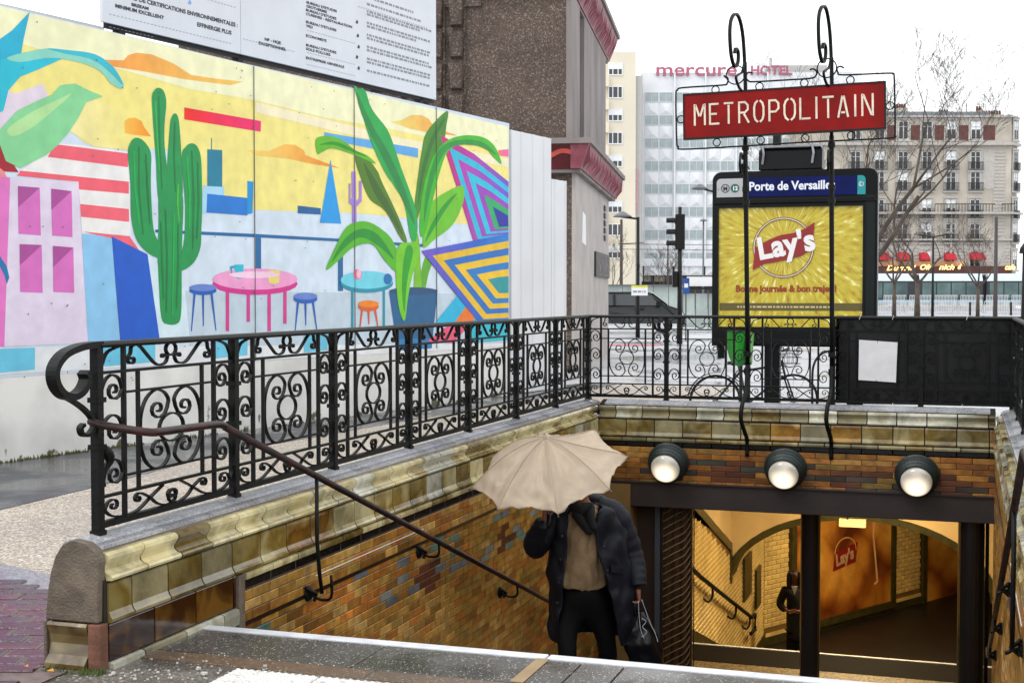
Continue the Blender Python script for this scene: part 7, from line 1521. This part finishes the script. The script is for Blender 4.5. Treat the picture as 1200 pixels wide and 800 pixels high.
# per-rib (radius factor, lift): the wind has folded the right-hand side
ribs = [(1.03, .05), (.98, .02), (1.02, -.01), (1.02, .0), (1.03, -.02), (1.0, .0), (1.0, .04), (1.03, .09)]
def ribpt(k, t_):
    k %= 8; a = 2*PI*k/8+math.radians(2); rf_, lf_ = ribs[k]; r = RU*rf_*t_; z = hU*(1-t_**1.75)+lf_*t_**2
    if k in (7, 0): z -= .045*math.sin(PI*min(1, t_*1.1))
    return C+e1*(r*math.cos(a))+e2*(r*math.sin(a))+en*(z)
def canopy_pt(i, j, NU, NV):                     # i round, j out
    t_ = j/(NV-1); seg = i/NU*8; k = int(seg) % 8; s_ = seg-int(seg); p, q = ribpt(k, t_), ribpt(k+1, t_); m = p.lerp(q, s_)
    sag = 4*s_*(1-s_); cen = C+en*(hU*(1-t_)); m = m+(C+en*(.12)-m)*(.07*sag*t_**2.2)
    m -= en*(.045*sag*math.sin(PI*t_)**.8)
    w_ = noise.noise(Vector((s_*5+k*3.1+t_*2, t_*5-s_*2, k)))*.02+noise.noise(Vector((s_*9+k*5, t_*5+s_*6, 4.2)))*.009
    cr = math.exp(-((t_-.56)/.12)**2)*math.sin(s_*30+k)*.004*sag*2+.014*noise.noise(Vector((s_*3+k*7, t_*16+abs(s_-.5)*7, 2.2)))
    return m+en*((w_+cr)*t_*min(1, sag*3))
NU, NV = 8*22, 44
b = MB(); b.grid(lambda i, j: canopy_pt(i, max(j, .02), NU, NV), NU, NV, True); cn = b.build('canopy', m_umb, um, smooth=True)
s_ = cn.modifiers.new('solid', 'SOLIDIFY'); s_.thickness = .0008
m_steel = mat('umbrella_steel', '#55585c', .3, .8)
for k in range(8):
    MB().tube([tuple(ribpt(k, j/12)-en*.006) for j in range(1, 13)], .0028, 5).build('rib', m_steel, um)
    MB().tube([tuple(C-en*.10), tuple(ribpt(k, .5)-en*.008)], .0026, 5).build('stretcher', m_steel, um); MB().tube([tuple(ribpt(k, 1)-en*.002), tuple(ribpt(k, 1.0)+(ribpt(k, 1)-ribpt(k, .95))*.5)], .005, 6).build('rib_tip', m_steel, um)
    MB().tube([tuple(ribpt(k, j/14)+en*.0028) for j in range(1, 15)], .0022, 4).build('seam', m_umb, um)
hp0 = c1(643, 606, .42)
MB().tube([tuple(C+en*(hU+.035)), tuple(C+en*hU), tuple(hp0)], [.006, .006, .006], 8).build('shaft', m_steel, um); MB().tube([tuple(C+en*(hU-.005)), tuple(C+en*(hU+.012)), tuple(C+en*(hU+.03))], [.022, .016, .006], 10).build('ferrule', m_umb, um)
dn = (hp0-C).normalized(); MB().tube([tuple(hp0-dn*.02), tuple(hp0+dn*.08)], .016, 10).build('handle', black, um, smooth=True)

# plastic bag -------------------------------------------------------
bg_ = thing('carrier_bag', tuple(c1(752, 770, .05)), 'dark glossy plastic bag hanging from the climbing man\'s hand', 'bag')
m_pb = mat('dark_plastic', '#04060d', .3, var=.3, vs_=8, bump=.7, bs=10, spec=.35)
def bagp(i, j):
    k = j/16; a = 2*PI*i/36; cx = 750+10*k-1.5*math.sin(k*3); cy = 716+72*k; w_ = (.035+.10*min(1, k*1.9)**.8)*(1 if k < .92 else (1-(k-.92)/.08*.5)); c = c1(cx, cy, .04)
    n_ = noise.noise(Vector((math.cos(a)*1.8, math.sin(a)*1.8, k*5)))*.03
    return c+RIGHT*((w_+n_)*math.sin(a))+TO*((w_*.65+n_)*math.cos(a))
b = MB(); b.grid(bagp, 36, 17, True); b.add([tuple(c1(760, 788, .04))], []); bo_ = b.build('sack', m_pb, bg_, smooth=True)
for dx in (-4, 5): MB().tube(crom([tuple(c1(749, 697, .06)), tuple(c1(748+dx, 708, .1)), tuple(c1(750+dx*1.6, 722, .1))], 4), [.004]*4+[.008]*5, 6).build('bag_handle', m_pb, bg_, smooth=True)
m_cl = mat('clear_strap', '#b9bec6', .15, var=.2, spec=.8)
for pts in ([(752, 702), (757, 716), (762, 730), (768, 742), (771, 752)], [(748, 704), (749, 722), (751, 738), (755, 748)], [(752, 724), (757, 728), (753, 734), (758, 740), (752, 746)]):
    MB().tube(crom([tuple(c1(x, y, .16)) for x, y in pts], 4), .003, 5).build('cord', m_cl, bg_, smooth=True)

# person in the passage --------------------------------------------
F2 = 22.6
def c2(px, py, df=0): return onf(px, py, F2-df)
f2 = c2(932, 784); p2 = thing('person', (f2.x, f2.y, ZF), 'person with long dark hair in a black coat standing in the dim passage', 'person')
m_bc = mat('black_coat', '#08080a', .8, var=.2)
B2 = [(c2(932, 722), (.14, .11)), (c2(932, 700), (.12, .1)), (c2(931, 690), (.15, .1)), (c2(931, 683), .05), (c2(931, 675, .05), (.06, .07)), (c2(931, 670, .05), (.055, .06)), (c2(928, 725), .08), (c2(928, 752), .06), (c2(928, 778), .045), (c2(928, 783, .15), .035), (c2(936, 725), .08), (c2(936, 752), .06), (c2(936, 778), .045), (c2(936, 783, .15), .035),
      (c2(921, 691), .055), (c2(914, 708, .05), .045), (c2(922, 715, .22), .032), (c2(941, 691), .055), (c2(946, 708, .05), .045), (c2(938, 716, .22), .032)]
skin('body', B2, [(0, 1), (1, 2), (2, 3), (3, 4), (4, 5), (0, 6), (6, 7), (7, 8), (8, 9), (0, 10), (10, 11), (11, 12), (12, 13), (2, 14), (14, 15), (15, 16), (2, 17), (17, 18), (18, 19)], mat('skin_warm', '#5e3826', .6), p2)
CT = [(c2(932, 722), (.2, .16)), (c2(932, 700), (.175, .14)), (c2(931, 690), (.17, .12)), (c2(932, 752), (.19, .15)), (c2(920, 691), .085), (c2(913, 708, .05), .072), (c2(921, 715, .2), .055), (c2(942, 691), .085), (c2(947, 708, .05), .072), (c2(939, 716, .2), .055)]
skin('coat', CT, [(0, 1), (1, 2), (0, 3), (2, 4), (4, 5), (5, 6), (2, 7), (7, 8), (8, 9)], m_bc, p2)
skin('trousers', [(c2(932, 730), (.17, .13)), (c2(927, 752), .09), (c2(927, 779), .075), (c2(936, 752), .09), (c2(936, 779), .075)], [(0, 1), (1, 2), (0, 3), (3, 4)], m_trou, p2)
h2 = c2(931, 673, .02); skin('hair', [(h2+UP*.075-TO*.0, (.105, .115)), (h2-TO*.06-UP*.05, (.125, .09)), (h2-TO*.06-UP*.22, (.15, .08))], chain(3), m_hair, p2)
for s_ in (-1, 1): skin('hair', [(h2+RIGHT*.075*s_+UP*.06+TO*.03, (.04, .055)), (h2+RIGHT*.095*s_-UP*.1+TO*.02, (.04, .05)), (h2+RIGHT*.1*s_-UP*.22+TO*.03, (.03, .03))], chain(3), m_hair, p2)
b = MB(); q = c2(931, 690, .14); b.add([tuple(q+RIGHT*x+UP*z+TO*.02) for x, z in ((-.05, .05), (.05, .05), (.0, -.09))]+[tuple(q+RIGHT*x+UP*z) for x, z in ((-.05, .05), (.05, .05), (.0, -.09))], [(0, 1, 2), (5, 4, 3), (0, 3, 4, 1), (1, 4, 5, 2), (2, 5, 3, 0)]); b.build('collar', white, p2)
for s_, px in ((-1, 922), (1, 938)): hand('hand', p2, c2(px, 715, .22), RIGHT*-s_+TO*.2, UP, TO*-1-UP*.3, s=.85, closed=.15)
